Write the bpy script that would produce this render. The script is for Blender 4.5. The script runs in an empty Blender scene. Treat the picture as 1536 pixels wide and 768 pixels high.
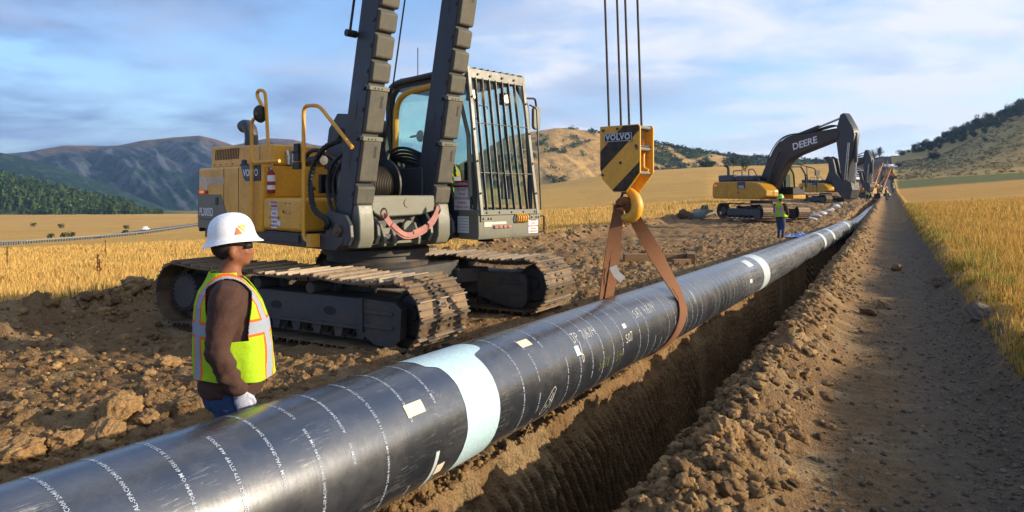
import bpy, math, random
import numpy as np
from mathutils import Vector, Matrix
R = math.radians
rnd = random.Random(7)
SC = bpy.context.scene
COL = SC.collection

# ------------------------------------------------------------------ helpers
def lin(c):
    return tuple(((v/12.92) if v <= .04045 else ((v+.055)/1.055)**2.4) for v in c)
def hx(s):
    s = s.lstrip('#'); return lin(tuple(int(s[i:i+2], 16)/255 for i in (0, 2, 4)))

def tag(o, label=None, cat=None, group=None, kind=None):
    if label: o['label'] = label
    if cat: o['category'] = cat
    if group: o['group'] = group
    if kind: o['kind'] = kind
    return o

def empty(name, loc=(0, 0, 0), rz=0.0, parent=None):
    o = bpy.data.objects.new(name, None); COL.objects.link(o)
    o.location = loc; o.rotation_euler = (0, 0, rz); o.empty_display_size = .2
    o.parent = parent
    return o

def copy_tree(o, parent=None):
    c = o.copy(); COL.objects.link(c); c.parent = parent
    for ch in list(o.children): copy_tree(ch, c)
    return c

def mesh_np(name, V, F, smooth=False):
    """V (n,3) array, F (m,k) array of equal sized faces"""
    V = np.asarray(V, dtype=np.float32); F = np.asarray(F, dtype=np.int32)
    me = bpy.data.meshes.new(name)
    me.vertices.add(len(V)); me.vertices.foreach_set('co', V.ravel())
    k = F.shape[1]
    me.loops.add(F.size); me.loops.foreach_set('vertex_index', F.ravel())
    me.polygons.add(len(F))
    me.polygons.foreach_set('loop_start', np.arange(0, F.size, k, dtype=np.int32))
    if smooth: me.polygons.foreach_set('use_smooth', np.ones(len(F), dtype=bool))
    me.update(calc_edges=True)
    return me

def link(name, me, mat=None, parent=None):
    o = bpy.data.objects.new(name, me); COL.objects.link(o)
    if mat is not None and not me.materials: me.materials.append(mat)
    o.parent = parent
    return o

def set_col(me, C, name='Col'):
    a = me.color_attributes.new(name, 'FLOAT_COLOR', 'POINT')
    C = np.asarray(C, dtype=np.float32)
    if C.shape[1] == 3: C = np.hstack([C, np.ones((len(C), 1), np.float32)])
    a.data.foreach_set('color', C.ravel())

class B:
    """collects simple solids; build() links them as one mesh"""
    def __init__(s): s.v = []; s.f = []; s.M = Matrix.Identity(4)
    def add(s, vs, fs, M=None):
        n = len(s.v); T = s.M @ M if M is not None else s.M
        s.v += [tuple(T @ Vector(p)) for p in vs]
        s.f += [tuple(i+n for i in f) for f in fs]
        return s
    def box(s, x0, x1, y0, y1, z0, z1, M=None):
        vs = [(x, y, z) for x in (x0, x1) for y in (y0, y1) for z in (z0, z1)]
        return s.add(vs, [(0,1,3,2),(4,6,7,5),(0,4,5,1),(2,3,7,6),(0,2,6,4),(1,5,7,3)], M)
    def prism(s, poly, a, b, ax='y', M=None):
        """poly in the two other axes (order x,z for ax y; x,y for z; y,z for x)"""
        def P(u, w, c):
            return {'y': (u, c, w), 'z': (u, w, c), 'x': (c, u, w)}[ax]
        n = len(poly)
        vs = [P(u, w, a) for u, w in poly]+[P(u, w, b) for u, w in poly]
        fs = [tuple(range(n)), tuple(range(2*n-1, n-1, -1))]
        fs += [(i, i+n, (i+1) % n+n, (i+1) % n) for i in range(n)]
        return s.add(vs, fs, M)
    def cyl(s, p0, p1, r0, r1=None, n=16, M=None, cap=True):
        if r1 is None: r1 = r0
        p0 = Vector(p0); p1 = Vector(p1); d = (p1-p0).normalized()
        a = d.orthogonal().normalized(); b = d.cross(a)
        vs = []
        for p, r in ((p0, r0), (p1, r1)):
            for i in range(n):
                t = 2*math.pi*i/n; vs.append(p+a*math.cos(t)*r+b*math.sin(t)*r)
        fs = [(i, (i+1) % n, (i+1) % n+n, i+n) for i in range(n)]
        if cap: fs += [tuple(range(n-1, -1, -1)), tuple(range(n, 2*n))]
        return s.add(vs, fs, M)
    def tube(s, pts, r, n=10, closed=False, M=None, bend=0):
        pts = [Vector(p) for p in pts]
        if bend and not closed:
            q = [pts[0]]
            for i in range(1, len(pts)-1):
                a, p, c = pts[i-1], pts[i], pts[i+1]
                d1 = min(bend, (a-p).length*.48); d2 = min(bend, (c-p).length*.48)
                A = p+(a-p).normalized()*d1; C = p+(c-p).normalized()*d2
                for k in range(6):
                    t = k/5; q.append(A*(1-t)**2+p*2*t*(1-t)+C*t*t)
            q.append(pts[-1]); pts = q
        m = len(pts); vs = []; prev = None
        rr = r if isinstance(r, (list, tuple)) else [r]*m
        if len(rr) != m: rr = [rr[0]+(rr[-1]-rr[0])*i/(m-1) for i in range(m)]
        for i, p in enumerate(pts):
            if closed: d = pts[(i+1) % m]-pts[i-1]
            else: d = pts[min(i+1, m-1)]-pts[max(i-1, 0)]
            d.normalize()
            if prev is None: a = d.orthogonal().normalized()
            else:
                a = prev-d*prev.dot(d)
                a = a.normalized() if a.length > 1e-6 else d.orthogonal().normalized()
            prev = a; b = d.cross(a)
            for j in range(n):
                t = 2*math.pi*j/n; vs.append(p+(a*math.cos(t)+b*math.sin(t))*rr[i])
        fs = []
        for i in range(m if closed else m-1):
            for j in range(n):
                k = (i+1) % m
                fs.append((i*n+j, i*n+(j+1) % n, k*n+(j+1) % n, k*n+j))
        if not closed: fs += [tuple(range(n-1, -1, -1)), tuple((m-1)*n+j for j in range(n))]
        return s.add(vs, fs, M)
    def lathe(s, prof, n=24, M=None, axis='z'):
        vs = []
        for r, h in prof:
            for j in range(n):
                t = 2*math.pi*j/n; c, q = math.cos(t)*r, math.sin(t)*r
                vs.append({'z': (c, q, h), 'y': (c, h, q), 'x': (h, c, q)}[axis])
        fs = []
        for i in range(len(prof)-1):
            for j in range(n): fs.append((i*n+j, i*n+(j+1) % n, (i+1)*n+(j+1) % n, (i+1)*n+j))
        if prof[0][0] > 1e-5: fs.append(tuple(range(n-1, -1, -1)))
        if prof[-1][0] > 1e-5: fs.append(tuple((len(prof)-1)*n+j for j in range(n)))
        return s.add(vs, fs, M)
    def strip(s, pts, sides, w, th, M=None):
        """flat band along pts; sides = per point width direction"""
        m = len(pts); vs = []
        for i in range(m):
            p = Vector(pts[i]); d = Vector(pts[min(i+1, m-1)])-Vector(pts[max(i-1, 0)]); d.normalize()
            sd = Vector(sides[i]); sd = (sd-d*sd.dot(d)).normalized(); nn = d.cross(sd)
            ww = w[i] if isinstance(w, (list, tuple)) else w
            for a, b in ((-1, -1), (1, -1), (1, 1), (-1, 1)): vs.append(p+sd*a*ww/2+nn*b*th/2)
        fs = [(i*4+j, i*4+(j+1) % 4, i*4+4+(j+1) % 4, i*4+4+j) for i in range(m-1) for j in range(4)]
        fs += [(3, 2, 1, 0), tuple((m-1)*4+j for j in range(4))]
        return s.add(vs, fs, M)
    def build(s, name, mat, parent=None, bevel=0, smooth=True, seg=2, ang=32, label=None):
        me = bpy.data.meshes.new(name)
        me.from_pydata([tuple(v) for v in s.v], [], s.f); me.update()
        import bmesh
        bm = bmesh.new(); bm.from_mesh(me)
        bmesh.ops.recalc_face_normals(bm, faces=bm.faces); bm.to_mesh(me); bm.free()
        if smooth:
            me.polygons.foreach_set('use_smooth', np.ones(len(me.polygons), dtype=bool))
            me.set_sharp_from_angle(angle=R(ang))
        o = link(name, me, mat, parent)
        if bevel:
            md = o.modifiers.new('Bevel', 'BEVEL'); md.width = bevel; md.segments = seg
            md.limit_method = 'ANGLE'; md.angle_limit = R(35); md.use_clamp_overlap = True
            md.harden_normals = False
        if label: o['label'] = label
        return o

# ---- numpy noise
def _h(ix, iy, seed):
    n = (ix.astype(np.int64)*374761393+iy.astype(np.int64)*668265263+seed*1442695041) & 0xffffffff
    n = ((n ^ (n >> 13))*1274126177) & 0xffffffff
    n = (n ^ (n >> 16)) & 0xffffff
    return n/16777215.0
def vnoise(x, y, seed=0):
    ix = np.floor(x); iy = np.floor(y); fx = x-ix; fy = y-iy
    fx = fx*fx*(3-2*fx); fy = fy*fy*(3-2*fy)
    a = _h(ix, iy, seed); b = _h(ix+1, iy, seed); c = _h(ix, iy+1, seed); d = _h(ix+1, iy+1, seed)
    return (a*(1-fx)+b*fx)*(1-fy)+(c*(1-fx)+d*fx)*fy
def fbm(x, y, seed=0, o=4, g=.5):
    s = 0; a = 1; t = 0
    for k in range(o):
        s = s+a*(vnoise(x*2**k+k*17.3, y*2**k-k*9.1, seed+k)-.5); t += a; a *= g
    return s/t*2
def clods(x, y, cell, seed, keep=.6, rmin=.25, rmax=.6):
    """rounded lumps: height in units of cell"""
    X = x/cell; Y = y/cell; ix = np.floor(X); iy = np.floor(Y); out = np.zeros_like(X)
    for dx in (-1, 0, 1):
        for dy in (-1, 0, 1):
            cx = ix+dx; cy = iy+dy
            px = cx+_h(cx, cy, seed); py = cy+_h(cx, cy, seed+1)
            r = rmin+(rmax-rmin)*_h(cx, cy, seed+2)**2; k = _h(cx, cy, seed+3) < keep
            a = _h(cx, cy, seed+4)*6.283; st = .65+.35*_h(cx, cy, seed+5)
            u = (X-px)*np.cos(a)+(Y-py)*np.sin(a); w = (-(X-px)*np.sin(a)+(Y-py)*np.cos(a))/st
            d2 = np.maximum(r*r-u*u-w*w, 0)
            out = np.maximum(out, np.where(k, np.minimum(np.sqrt(d2)*.9, r*.72), 0))
    return out*cell
def sst(a, b, x):
    t = np.clip((x-a)/(b-a), 0, 1); return t*t*(3-2*t)

# ------------------------------------------------------------------ materials
MATS = {}
def node_mat(name):
    m = bpy.data.materials.new(name); m.use_nodes = True
    nt = m.node_tree; bs = nt.nodes['Principled BSDF']
    MATS[name] = m
    return m, nt, bs
def N(nt, t, **k):
    n = nt.nodes.new(t)
    for a, v in k.items():
        if a in n.inputs.keys(): n.inputs[a].default_value = v
        else: setattr(n, a, v)
    return n
def mixc(nt, fac, a, b, mode='MIX'):
    n = nt.nodes.new('ShaderNodeMix'); n.data_type = 'RGBA'; n.blend_type = mode
    for sock, v in ((n.inputs[0], fac), (n.inputs[6], a), (n.inputs[7], b)):
        if hasattr(v, 'is_linked') or hasattr(v, 'links'): nt.links.new(v, sock)
        else: sock.default_value = v if not isinstance(v, tuple) else (v+(1,) if len(v) == 3 else v)
    return n.outputs[2]
def ramp(nt, src, stops):
    n = nt.nodes.new('ShaderNodeValToRGB'); nt.links.new(src, n.inputs[0])
    e = n.color_ramp.elements
    while len(e) < len(stops): e.new(.5)
    for el, (p, c) in zip(e, stops):
        el.position = p; el.color = (c if isinstance(c, tuple) else (c, c, c))+(1,)
    return n.outputs[0]
def paint(name, col, rough=.45, metal=0.0, grime=.35, gcol='6b5a44', scale=3.0, bump=.0, spec=.5, coat=0.0):
    """painted / weathered surface: base colour, blotches of dust, fine scratches"""
    m, nt, bs = node_mat(name); L = nt.links
    tc = N(nt, 'ShaderNodeTexCoord')
    n1 = N(nt, 'ShaderNodeTexNoise'); n1.inputs['Scale'].default_value = scale; n1.inputs['Detail'].default_value = 9; n1.inputs['Roughness'].default_value = .7
    L.new(tc.outputs['Object'], n1.inputs['Vector'])
    n2 = N(nt, 'ShaderNodeTexNoise'); n2.inputs['Scale'].default_value = scale*13; n2.inputs['Detail'].default_value = 4
    L.new(tc.outputs['Object'], n2.inputs['Vector'])
    f = ramp(nt, n1.outputs['Fac'], [(.42, 0.), (.75, 1.)])
    f2 = N(nt, 'ShaderNodeMath', operation='MULTIPLY'); L.new(f, f2.inputs[0]); f2.inputs[1].default_value = grime
    c0 = hx(col) if isinstance(col, str) else col
    v = ramp(nt, n2.outputs['Fac'], [(.3, .86), (.7, 1.08)])
    c1 = mixc(nt, 1.0, c0, v, 'MULTIPLY')
    c = mixc(nt, f2.outputs[0], c1, hx(gcol))
    L.new(c, bs.inputs['Base Color'])
    bs.inputs['Metallic'].default_value = metal
    rr = ramp(nt, n1.outputs['Fac'], [(.35, max(rough-.08, .05)), (.75, min(rough+.25, 1.))])
    L.new(rr, bs.inputs['Roughness'])
    bs.inputs['Specular IOR Level'].default_value = spec
    bs.inputs['Coat Weight'].default_value = coat
    if bump:
        bp = N(nt, 'ShaderNodeBump'); bp.inputs['Strength'].default_value = bump; bp.inputs['Distance'].default_value = .01
        L.new(n2.outputs['Fac'], bp.inputs['Height']); L.new(bp.outputs[0], bs.inputs['Normal'])
    return m
def attr_mat(name, rough=.8, noise=.25, scale=30, bump=0, bdist=.02, spec=.3, nscale2=None):
    m, nt, bs = node_mat(name); L = nt.links
    at = N(nt, 'ShaderNodeAttribute', attribute_name='Col')
    tc = N(nt, 'ShaderNodeTexCoord')
    n = N(nt, 'ShaderNodeTexNoise'); n.inputs['Scale'].default_value = scale; n.inputs['Detail'].default_value = 8; n.inputs['Roughness'].default_value = .65
    L.new(tc.outputs['Object'], n.inputs['Vector'])
    v = ramp(nt, n.outputs['Fac'], [(.25, 1-noise), (.75, 1+noise)])
    L.new(mixc(nt, 1.0, at.outputs['Color'], v, 'MULTIPLY'), bs.inputs['Base Color'])
    bs.inputs['Roughness'].default_value = rough; bs.inputs['Specular IOR Level'].default_value = spec
    if bump:
        bp = N(nt, 'ShaderNodeBump'); bp.inputs['Strength'].default_value = bump; bp.inputs['Distance'].default_value = bdist
        L.new(n.outputs['Fac'], bp.inputs['Height']); L.new(bp.outputs[0], bs.inputs['Normal'])
    return m

M_YEL = paint('yellow_paint', 'eaaa30', .38, grime=.45, gcol='94744a')
M_YEL2 = paint('deere_yellow', 'c8900c', .4, grime=.35, gcol='7a5c30')
M_GREY = paint('dark_grey_paint', '33383f', .45, grime=.28, gcol='5a5246')
M_LGREY = paint('grey_green_paint', '6a6c60', .5, grime=.5, gcol='8a8068')
M_GUARD = paint('pale_guard_paint', '72726a', .45, grime=.4, gcol='807864')
M_STEEL = paint('track_steel', '5a4f44', .55, metal=.35, grime=.9, gcol='8a6c48', scale=5, bump=.4)
M_SHOE = paint('shoe_steel', '5c5042', .5, metal=.25, grime=1.0, gcol='92744e', scale=4, bump=.5)
M_EDGE = paint('polished_grouser', '8c8070', .35, metal=.5, grime=.6, gcol='8a7050', scale=7)
M_FRAME = paint('track_frame_paint', '3a3b3d', .6, grime=.75, gcol='6a5844', scale=3, bump=.2)
M_BLACK = paint('black_rubber', '16171a', .5, grime=.3, gcol='3c362e')
M_PAD = paint('rubber_pad', '4c4a42', .7, grime=.6, gcol='77705c', scale=6, bump=.5)
M_CHROME = paint('chrome_rod', 'b8bcc0', .2, metal=.9, grime=.1)
M_WHITE = paint('white_plastic', 'e6e8ea', .35, grime=.18, gcol='9a9080', scale=5)
M_RED = paint('red_paint', 'a01818', .4, grime=.2)
M_WOOD = paint('raw_timber', '8a6a44', .8, grime=.6, gcol='5c4630', scale=8, bump=.5)
M_SLING = paint('orange_webbing', '704628', .85, grime=.7, gcol='7a5638', scale=9, bump=.7)
M_PINK = paint('pink_webbing', 'b07a70', .85, grime=.5, gcol='8a6050', scale=9, bump=.6)
M_ROPE = paint('wire_rope', '2a2620', .6, metal=.4, grime=.4)
M_NAVY = paint('navy_plate', '2a3448', .4, grime=.15)
M_LABEL = paint('paper_label', 'd8ccb8', .6, grime=.3, gcol='a08868', scale=20)
M_DIAL = paint('sand_bag', 'c8c8c4', .8, grime=.5, gcol='8c8274', scale=6)

def simple(name, col, rough=.6, metal=0, emit=0, spec=.4):
    m, nt, bs = node_mat(name)
    c = hx(col)+(1,); bs.inputs['Base Color'].default_value = c
    bs.inputs['Roughness'].default_value = rough; bs.inputs['Metallic'].default_value = metal
    bs.inputs['Specular IOR Level'].default_value = spec
    if emit:
        bs.inputs['Emission Color'].default_value = c; bs.inputs['Emission Strength'].default_value = emit
    return m
M_TXTW = simple('white_lettering', 'e0e2e2', .6)
M_TXTB = simple('pale_print', 'a8b4c4', .6)
M_TXTR = simple('red_print', 'a42830', .6)
M_TXTD = simple('dark_print', '2c2c30', .6)
M_TXTY = simple('yellow_chalk', '686a34', .8)
M_TXTG = simple('grey_lettering', 'c4c8cc', .5)
M_CHALK = simple('white_chalk', 'd0d0cc', .9)
M_LAMP = simple('lit_lamp', 'ffd890', .4, emit=9)
M_AMBER = simple('amber_lens', 'e06a18', .3, emit=.6)
M_BLUEP = simple('blue_sheeting', '88a8d8', .5)
def glass():
    m, nt, bs = node_mat('tinted_glass')
    
    bs.inputs['Roughness'].default_value = .03; bs.inputs['Transmission Weight'].default_value = .0
    out = nt.nodes['Material Output']
    tr = N(nt, 'ShaderNodeBsdfTransparent'); tr.inputs[0].default_value = (.84, .93, .90, 1)
    gl = N(nt, 'ShaderNodeBsdfGlossy'); gl.inputs['Roughness'].default_value = .03
    lw = N(nt, 'ShaderNodeLayerWeight'); lw.inputs[0].default_value = .5
    pw_ = N(nt, 'ShaderNodeMath', operation='POWER'); nt.links.new(lw.outputs['Facing'], pw_.inputs[0]); pw_.inputs[1].default_value = 4
    fr = N(nt, 'ShaderNodeMath', operation='MULTIPLY_ADD'); nt.links.new(pw_.outputs[0], fr.inputs[0]); fr.inputs[1].default_value = .6; fr.inputs[2].default_value = .05
    mx = N(nt, 'ShaderNodeMixShader')
    nt.links.new(fr.outputs[0], mx.inputs[0]); nt.links.new(tr.outputs[0], mx.inputs[1]); nt.links.new(gl.outputs[0], mx.inputs[2])
    nt.links.new(mx.outputs[0], out.inputs[0])
    return m
M_GLASS = glass()

# lettering -> mesh data
def text_mesh(txt, size=1.0, offset=0.0, extrude=0.0, align='CENTER', res=2, spacing=1.0, shear=0):
    cu = bpy.data.curves.new('lettering', 'FONT'); cu.body = txt; cu.size = size; cu.offset = offset
    cu.extrude = extrude; cu.align_x = align; cu.align_y = 'CENTER'; cu.resolution_u = res
    cu.space_character = spacing; cu.shear = shear
    o = bpy.data.objects.new('lettering', cu); COL.objects.link(o)
    dg = bpy.context.evaluated_depsgraph_get(); dg.update()
    me = bpy.data.meshes.new_from_object(o.evaluated_get(dg))
    bpy.data.objects.remove(o); bpy.data.curves.remove(cu)
    me.materials.clear()
    return me
def text_on(name, txt, mat, parent, org, right, up, size, offset=0.0, align='CENTER', spacing=1.0, squash=1.0):
    """flat lettering; right/up are the reading directions"""
    me = text_mesh(txt, size, offset, 0.0, align, 3, spacing)
    r = Vector(right).normalized(); u = Vector(up).normalized(); n = r.cross(u)
    M = Matrix((r*squash, u, n)).transposed().to_4x4(); M.translation = Vector(org)
    me.transform(M)
    return link(name, me, mat, parent)

# ------------------------------------------------------------------ camera, sun, world
F = 1024.0; HZ = 290.0
cam = bpy.data.cameras.new('camera'); co = bpy.data.objects.new('camera', cam); COL.objects.link(co)
co.location = (0, 0, 2.0); co.rotation_euler = (R(90), 0, 0)
cam.sensor_width = 36; cam.lens = 36*F/1536; cam.shift_y = -(384-HZ)/1536
cam.clip_start = .05; cam.clip_end = 9000
SC.camera = co
SUN_EL = 16.0; SUN_AZ = 98.6
sl = bpy.data.lights.new('sun', 'SUN'); sl.energy = 5.0; sl.angle = R(.5); sl.color = (1.0, .83, .60)
so = bpy.data.objects.new('sun', sl); COL.objects.link(so)
sd = Vector((math.sin(R(SUN_AZ))*math.cos(R(SUN_EL)), math.cos(R(SUN_AZ))*math.cos(R(SUN_EL)), math.sin(R(SUN_EL))))
so.rotation_euler = sd.to_track_quat('Z', 'Y').to_euler(); so.location = (30, -5, 30)

w = bpy.data.worlds.new('World'); SC.world = w; w.use_nodes = True
nt = w.node_tree; L = nt.links
bg = nt.nodes['Background']; bg.inputs['Strength'].default_value = .115
sky = N(nt, 'ShaderNodeTexSky'); sky.sky_type = 'NISHITA'; sky.sun_disc = False
sky.sun_elevation = R(SUN_EL); sky.sun_rotation = R(SUN_AZ); sky.air_density = 1.0; sky.dust_density = .6; sky.ozone_density = 2.0
tc = N(nt, 'ShaderNodeTexCoord'); sp = N(nt, 'ShaderNodeSeparateXYZ'); L.new(tc.outputs['Generated'], sp.inputs[0])
def M1(op, a, b=None, c=None, clamp=False):
    n = N(nt, 'ShaderNodeMath', operation=op); n.use_clamp = clamp
    for i, v in enumerate((a, b, c)):
        if v is None: continue
        if isinstance(v, (int, float)): n.inputs[i].default_value = v
        else: L.new(v, n.inputs[i])
    return n.outputs[0]
zc = M1('MAXIMUM', sp.outputs[2], 0.0); den = M1('ADD', zc, .16)
cx = M1('DIVIDE', sp.outputs[0], den); cy = M1('DIVIDE', sp.outputs[1], den)
cb = N(nt, 'ShaderNodeCombineXYZ'); L.new(cx, cb.inputs[0]); L.new(cy, cb.inputs[1])
def cn(scale, det, rough, loc=(0, 0, 0), sc=(1, 1, 1), dist=0.0):
    mp = N(nt, 'ShaderNodeMapping'); mp.inputs['Location'].default_value = loc; mp.inputs['Scale'].default_value = sc
    mp.inputs['Rotation'].default_value = (0, 0, R(18))
    L.new(cb.outputs[0], mp.inputs[0])
    n = N(nt, 'ShaderNodeTexNoise'); n.inputs['Scale'].default_value = scale; n.inputs['Detail'].default_value = det
    n.inputs['Roughness'].default_value = rough; n.inputs['Distortion'].default_value = dist
    L.new(mp.outputs[0], n.inputs['Vector']); return n.outputs['Fac']
nA = cn(1.15, 4, .45, (3.1, 1.7, 0), (.9, .9, 1), .3)       # large masses
nB = cn(2.6, 7, .55, (1.2, 5.1, 0), (.85, 1.1, 1), .3)  # streaks
nC = cn(.9, 6, .55, (8.4, 2.2, 0), (.9, .9, 1), .2)   # where the blue shows
# side: 0 left of view, 1 right
side = M1('MULTIPLY_ADD', sp.outputs[0], .75, .5, clamp=True)
cov = M1('ADD', M1('MULTIPLY', nC, .75), M1('MULTIPLY', nB, .35))
covr = ramp(nt, cov, [(.44, 0.), (.60, 1.)])
lit = ramp(nt, M1('ADD', M1('ADD', M1('MULTIPLY', nA, .95), M1('MULTIPLY', nB, .26)), M1('MULTIPLY', side, .50)), [(.56, lin((.38, .49, .70))), (.74, lin((.64, .73, .88))), (.92, lin((.82, .86, .95))), (1.0, lin((.98, .98, 1.)))])
shade = mixc(nt, 1.0, lit, (6.3, 6.3, 6.4), 'MULTIPLY')
# haze near the horizon brightens toward the right
hz = M1('POWER', M1('SUBTRACT', 1.0, zc), 9.0)
hzc = ramp(nt, side, [(.1, lin((.40, .52, .74))), (.45, lin((.70, .79, .92))), (.95, lin((.97, .98, 1.)))])
hzc2 = mixc(nt, 1.0, hzc, (6.2, 6.2, 6.4), 'MULTIPLY')
skb = mixc(nt, 1.0, sky.outputs[0], (1.25, 1.4, 1.65), 'MULTIPLY')
c1 = mixc(nt, M1('MULTIPLY_ADD', covr, .80, .12), skb, shade)
c2 = mixc(nt, M1('MULTIPLY', hz, .62), c1, hzc2)
L.new(c2, bg.inputs['Color'])
vs = SC.view_settings; vs.view_transform = 'Standard'; vs.look = 'None'; vs.gamma = 1; vs.exposure = 0.55
SC.cycles.max_bounces = 6; SC.cycles.diffuse_bounces = 3; SC.cycles.glossy_bounces = 3; SC.cycles.transparent_max_bounces = 12
# ------------------------------------------------------------------ terrain
TA = math.atan(.552); TS = (math.sin(TA), math.cos(TA)); TP = (math.cos(TA), -math.sin(TA))   # along / across the trench
def st(s, t): return (s*TS[0]+t*TP[0], s*TS[1]+t*TP[1])
def xy2st(x, y): return (x*TS[0]+y*TS[1], x*TP[0]+y*TP[1])
_c = np.array([-300, 0, 300, 600, 800, 950, 1060, 1200, 1320, 1348, 1410, 1536, 2000.])
_d = np.array([1, 14, 30, 60, 120, 150, 200, 300, 350, 420, 700, 1500.])
_z = np.array([
 [0]*13,
 [-.3,-.2,-.1,0,0,0,0,0,0,0,.05,.1,.1],
 [-1.3,-1.2,-1.,-.5,0,.05,.1,.1,.05,.05,.2,.4,.5],
 [-3.4,-3.2,-2.6,-1.2,-.2,.2,.5,.5,.4,.4,.7,1.2,1.5],
 [-7,-6.8,-5.2,-2,-.4,.8,1.8,1.8,1.2,1.6,2.2,3.2,4],
 [-8,-7.8,-6,-2.4,0,2,3.5,3.2,2.6,2.6,3.3,4.7,6],
 [-9.7,-9.5,-7.4,-2,2,5,6.3,6,6,5.5,6.5,8,10],
 [-10.5,-10.3,-9,1,5,12,13,13,14,14,17.8,36,50],
 [-10.6,-10.4,-9.7,1,5.8,12.6,15.7,16.7,18.5,18.5,20,38,56],
 [-11,-11,-10.5,-1,3,10,12,13,24.6,25,36,55.7,95],
 [-30,-30,-30,-20,-10,0,0,0,10,10,20,40,60],
 [-40]*13])
def zbase(X, Y):
    Yc = np.maximum(Y, 1.0); px = np.clip(768+1024*X/Yc, _c[0], _c[-1]); D = np.clip(Yc, 1, 1500)
    ld = np.log(D); ln = np.log(_d)
    j = np.clip(np.searchsorted(_d, D, side='right')-1, 0, len(_d)-2); v = (ld-ln[j])/(ln[j+1]-ln[j]); 
    i = np.clip(np.searchsorted(_c, px, side='right')-1, 0, len(_c)-2); u = (px-_c[i])/(_c[i+1]-_c[i])
    return (_z[j, i]*(1-u)+_z[j, i+1]*u)*(1-v)+(_z[j+1, i]*(1-u)+_z[j+1, i+1]*u)*v
T_L, T_R, T_G, T_W = -2.6, -1.42, 1.2, -12.3      # trench lips, grass edge, west edge of the bare strip
def ground_z(s, t, detail=True):
    """surface height away from the trench walls"""
    X, Y = s*TS[0]+t*TP[0], s*TS[1]+t*TP[1]
    z = zbase(X, Y)
    D = np.hypot(X, Y)
    row = sst(T_W-.3, T_W+.5, t)*(1-sst(T_G-.3, T_G+.2, t))
    n1 = fbm(s*.35, t*.35, 11, 4)
    left = sst(T_W, T_W+.6, t)*(1-sst(T_L-.05, T_L, t))
    # loose heaped soil west of the trench, machine pad flattened
    z = z+left*(n1*.13)
    pad = np.exp(-((X+2.2)/3.6)**2-((Y-10.9)/3.0)**2)
    rough = left*(1-.75*pad)
    # west ridge of spoil
    wr = np.exp(-((t-T_W-.15)/.62)**2); z = z+wr*(.34+.22*fbm(s*.6, t*.6, 5, 3))
    z = z-(1-sst(T_W-1.6, T_W-.4, t))*.25*(1-sst(30, 80, D))
    # east ridge of spoil along the lip
    er = np.exp(-((t+1.02)/.36)**2); ern = .25+.17*fbm(s*.9, t*.9, 21, 3)
    z = z+er*ern*sst(T_R-.12, T_R+.1, t)
    # grass bank on the east side
    bk = sst(T_G-.55, T_G+.35, t); z = z+bk*(.30+.05*fbm(s*1.1, t*.8, 31, 3))+.12*np.exp(-((t-T_G-.12)/.28)**2)*(1+.8*fbm(s*1.7, t*1.2, 33, 3))
    # wheel and track ruts on the road
    road = sst(-.6, -.25, t)*(1-sst(.8, 1.1, t))
    z = z+road*(.02*fbm(s*1.2, t*2.0, 41, 3)-.03*np.exp(-((t-.55)/.2)**2))
    if detail:
        spoil = er*1.0+wr
        a = rough+spoil*.9
        near = 1-sst(25, 60, D)
        m1 = .35+.65*sst(-.1, .5, fbm(s*.5, t*.5, 51, 2)+.25)
        z = z+a*near*(clods(s, t, .36, 61, .5, .22, .58)*.85*m1+clods(s+5, t, .16, 71, .65)*.85+clods(s, t+3, .075, 81, .75)*.8)
        z = z+a*(1-near)*(clods(s, t, .9, 62, .6)*.6+.16*fbm(s*.9, t*1.3, 63, 4))
        z = z+a*fbm(s*7, t*7, 91, 4)*.055+a*near*np.abs(fbm(s*19, t*19, 92, 2))*.035
        # cleat prints left by crawler tracks
        cl = np.exp(-((t+.12)/.24)**4)*sst(2, 3, s)*(1-sst(14, 24, s))
        z = z+cl*.016*np.maximum(np.sin(s*2*np.pi/.17+1.5*fbm(s*.6, t*2, 93, 2)), -.2)
        # gravel strewn on the road, thicker toward the east edge
        ge = .25+.75*sst(.5, .95, t)
        z = z+(road*ge+bk*(1-sst(T_G+.1, T_G+.5, t))*1.8)*(1-sst(15, 35, D))*(clods(s, t, .09, 95, .45)*.55+clods(s, t, .2, 97, .18)*.5)
        z = z+road*.012*fbm(s*9, t*9, 99, 3)
        z = z+(1-row)*fbm(s*.8, t*.8, 15, 3)*.05
    return z
def groundz_xy(x, y, detail=False):
    s, t = xy2st(x, y); return float(ground_z(np.array([float(s)]), np.array([float(t)]), detail)[0])

def grow(a, b, d0, g):
    """sample positions from a outward to b with growing step"""
    out = [a]; x = a; sg = 1 if b > a else -1
    while abs(x) < abs(b) if a*sg >= 0 else True:
        x = x+sg*max(d0, g*abs(x)); out.append(x)
        if (x-b)*sg >= 0: break
    return out
# across profile: (t, kind, frac)
ts = []
tl = list(np.arange(-7.0, T_L-.001, .026))
g = [-7.0]
while g[-1] > -1300: g.append(g[-1]-max(.03, .0125*abs(g[-1])))
for v in reversed(g[1:]): ts.append((v, 0, 0))
for v in tl: ts.append((v, 0, 0))
ts.append((T_L, 0, 0))
DEPTH = 1.55
for k in range(1, 71): ts.append((T_L, 1, k/70))
for v in np.linspace(T_L+.1, T_R-.06, 12): ts.append((v, 2, 0))
for k in range(13, -1, -1): ts.append((T_R, 3, k/14))
for v in np.arange(T_R+.02, 1.5, .024): ts.append((v, 0, 0))
x = 1.5
while x < 1300:
    x += max(.035, .0125*abs(x)); ts.append((x, 0, 0))
ss = []
x = -40.0
while x < 1.2: ss.append(x); x += max(.12, .12*abs(x))
x = 1.2
while x < 1500: ss.append(x); x += max(.02, .0042*x) if x < 25 else (.006*x if x < 80 else .012*x)
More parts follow.
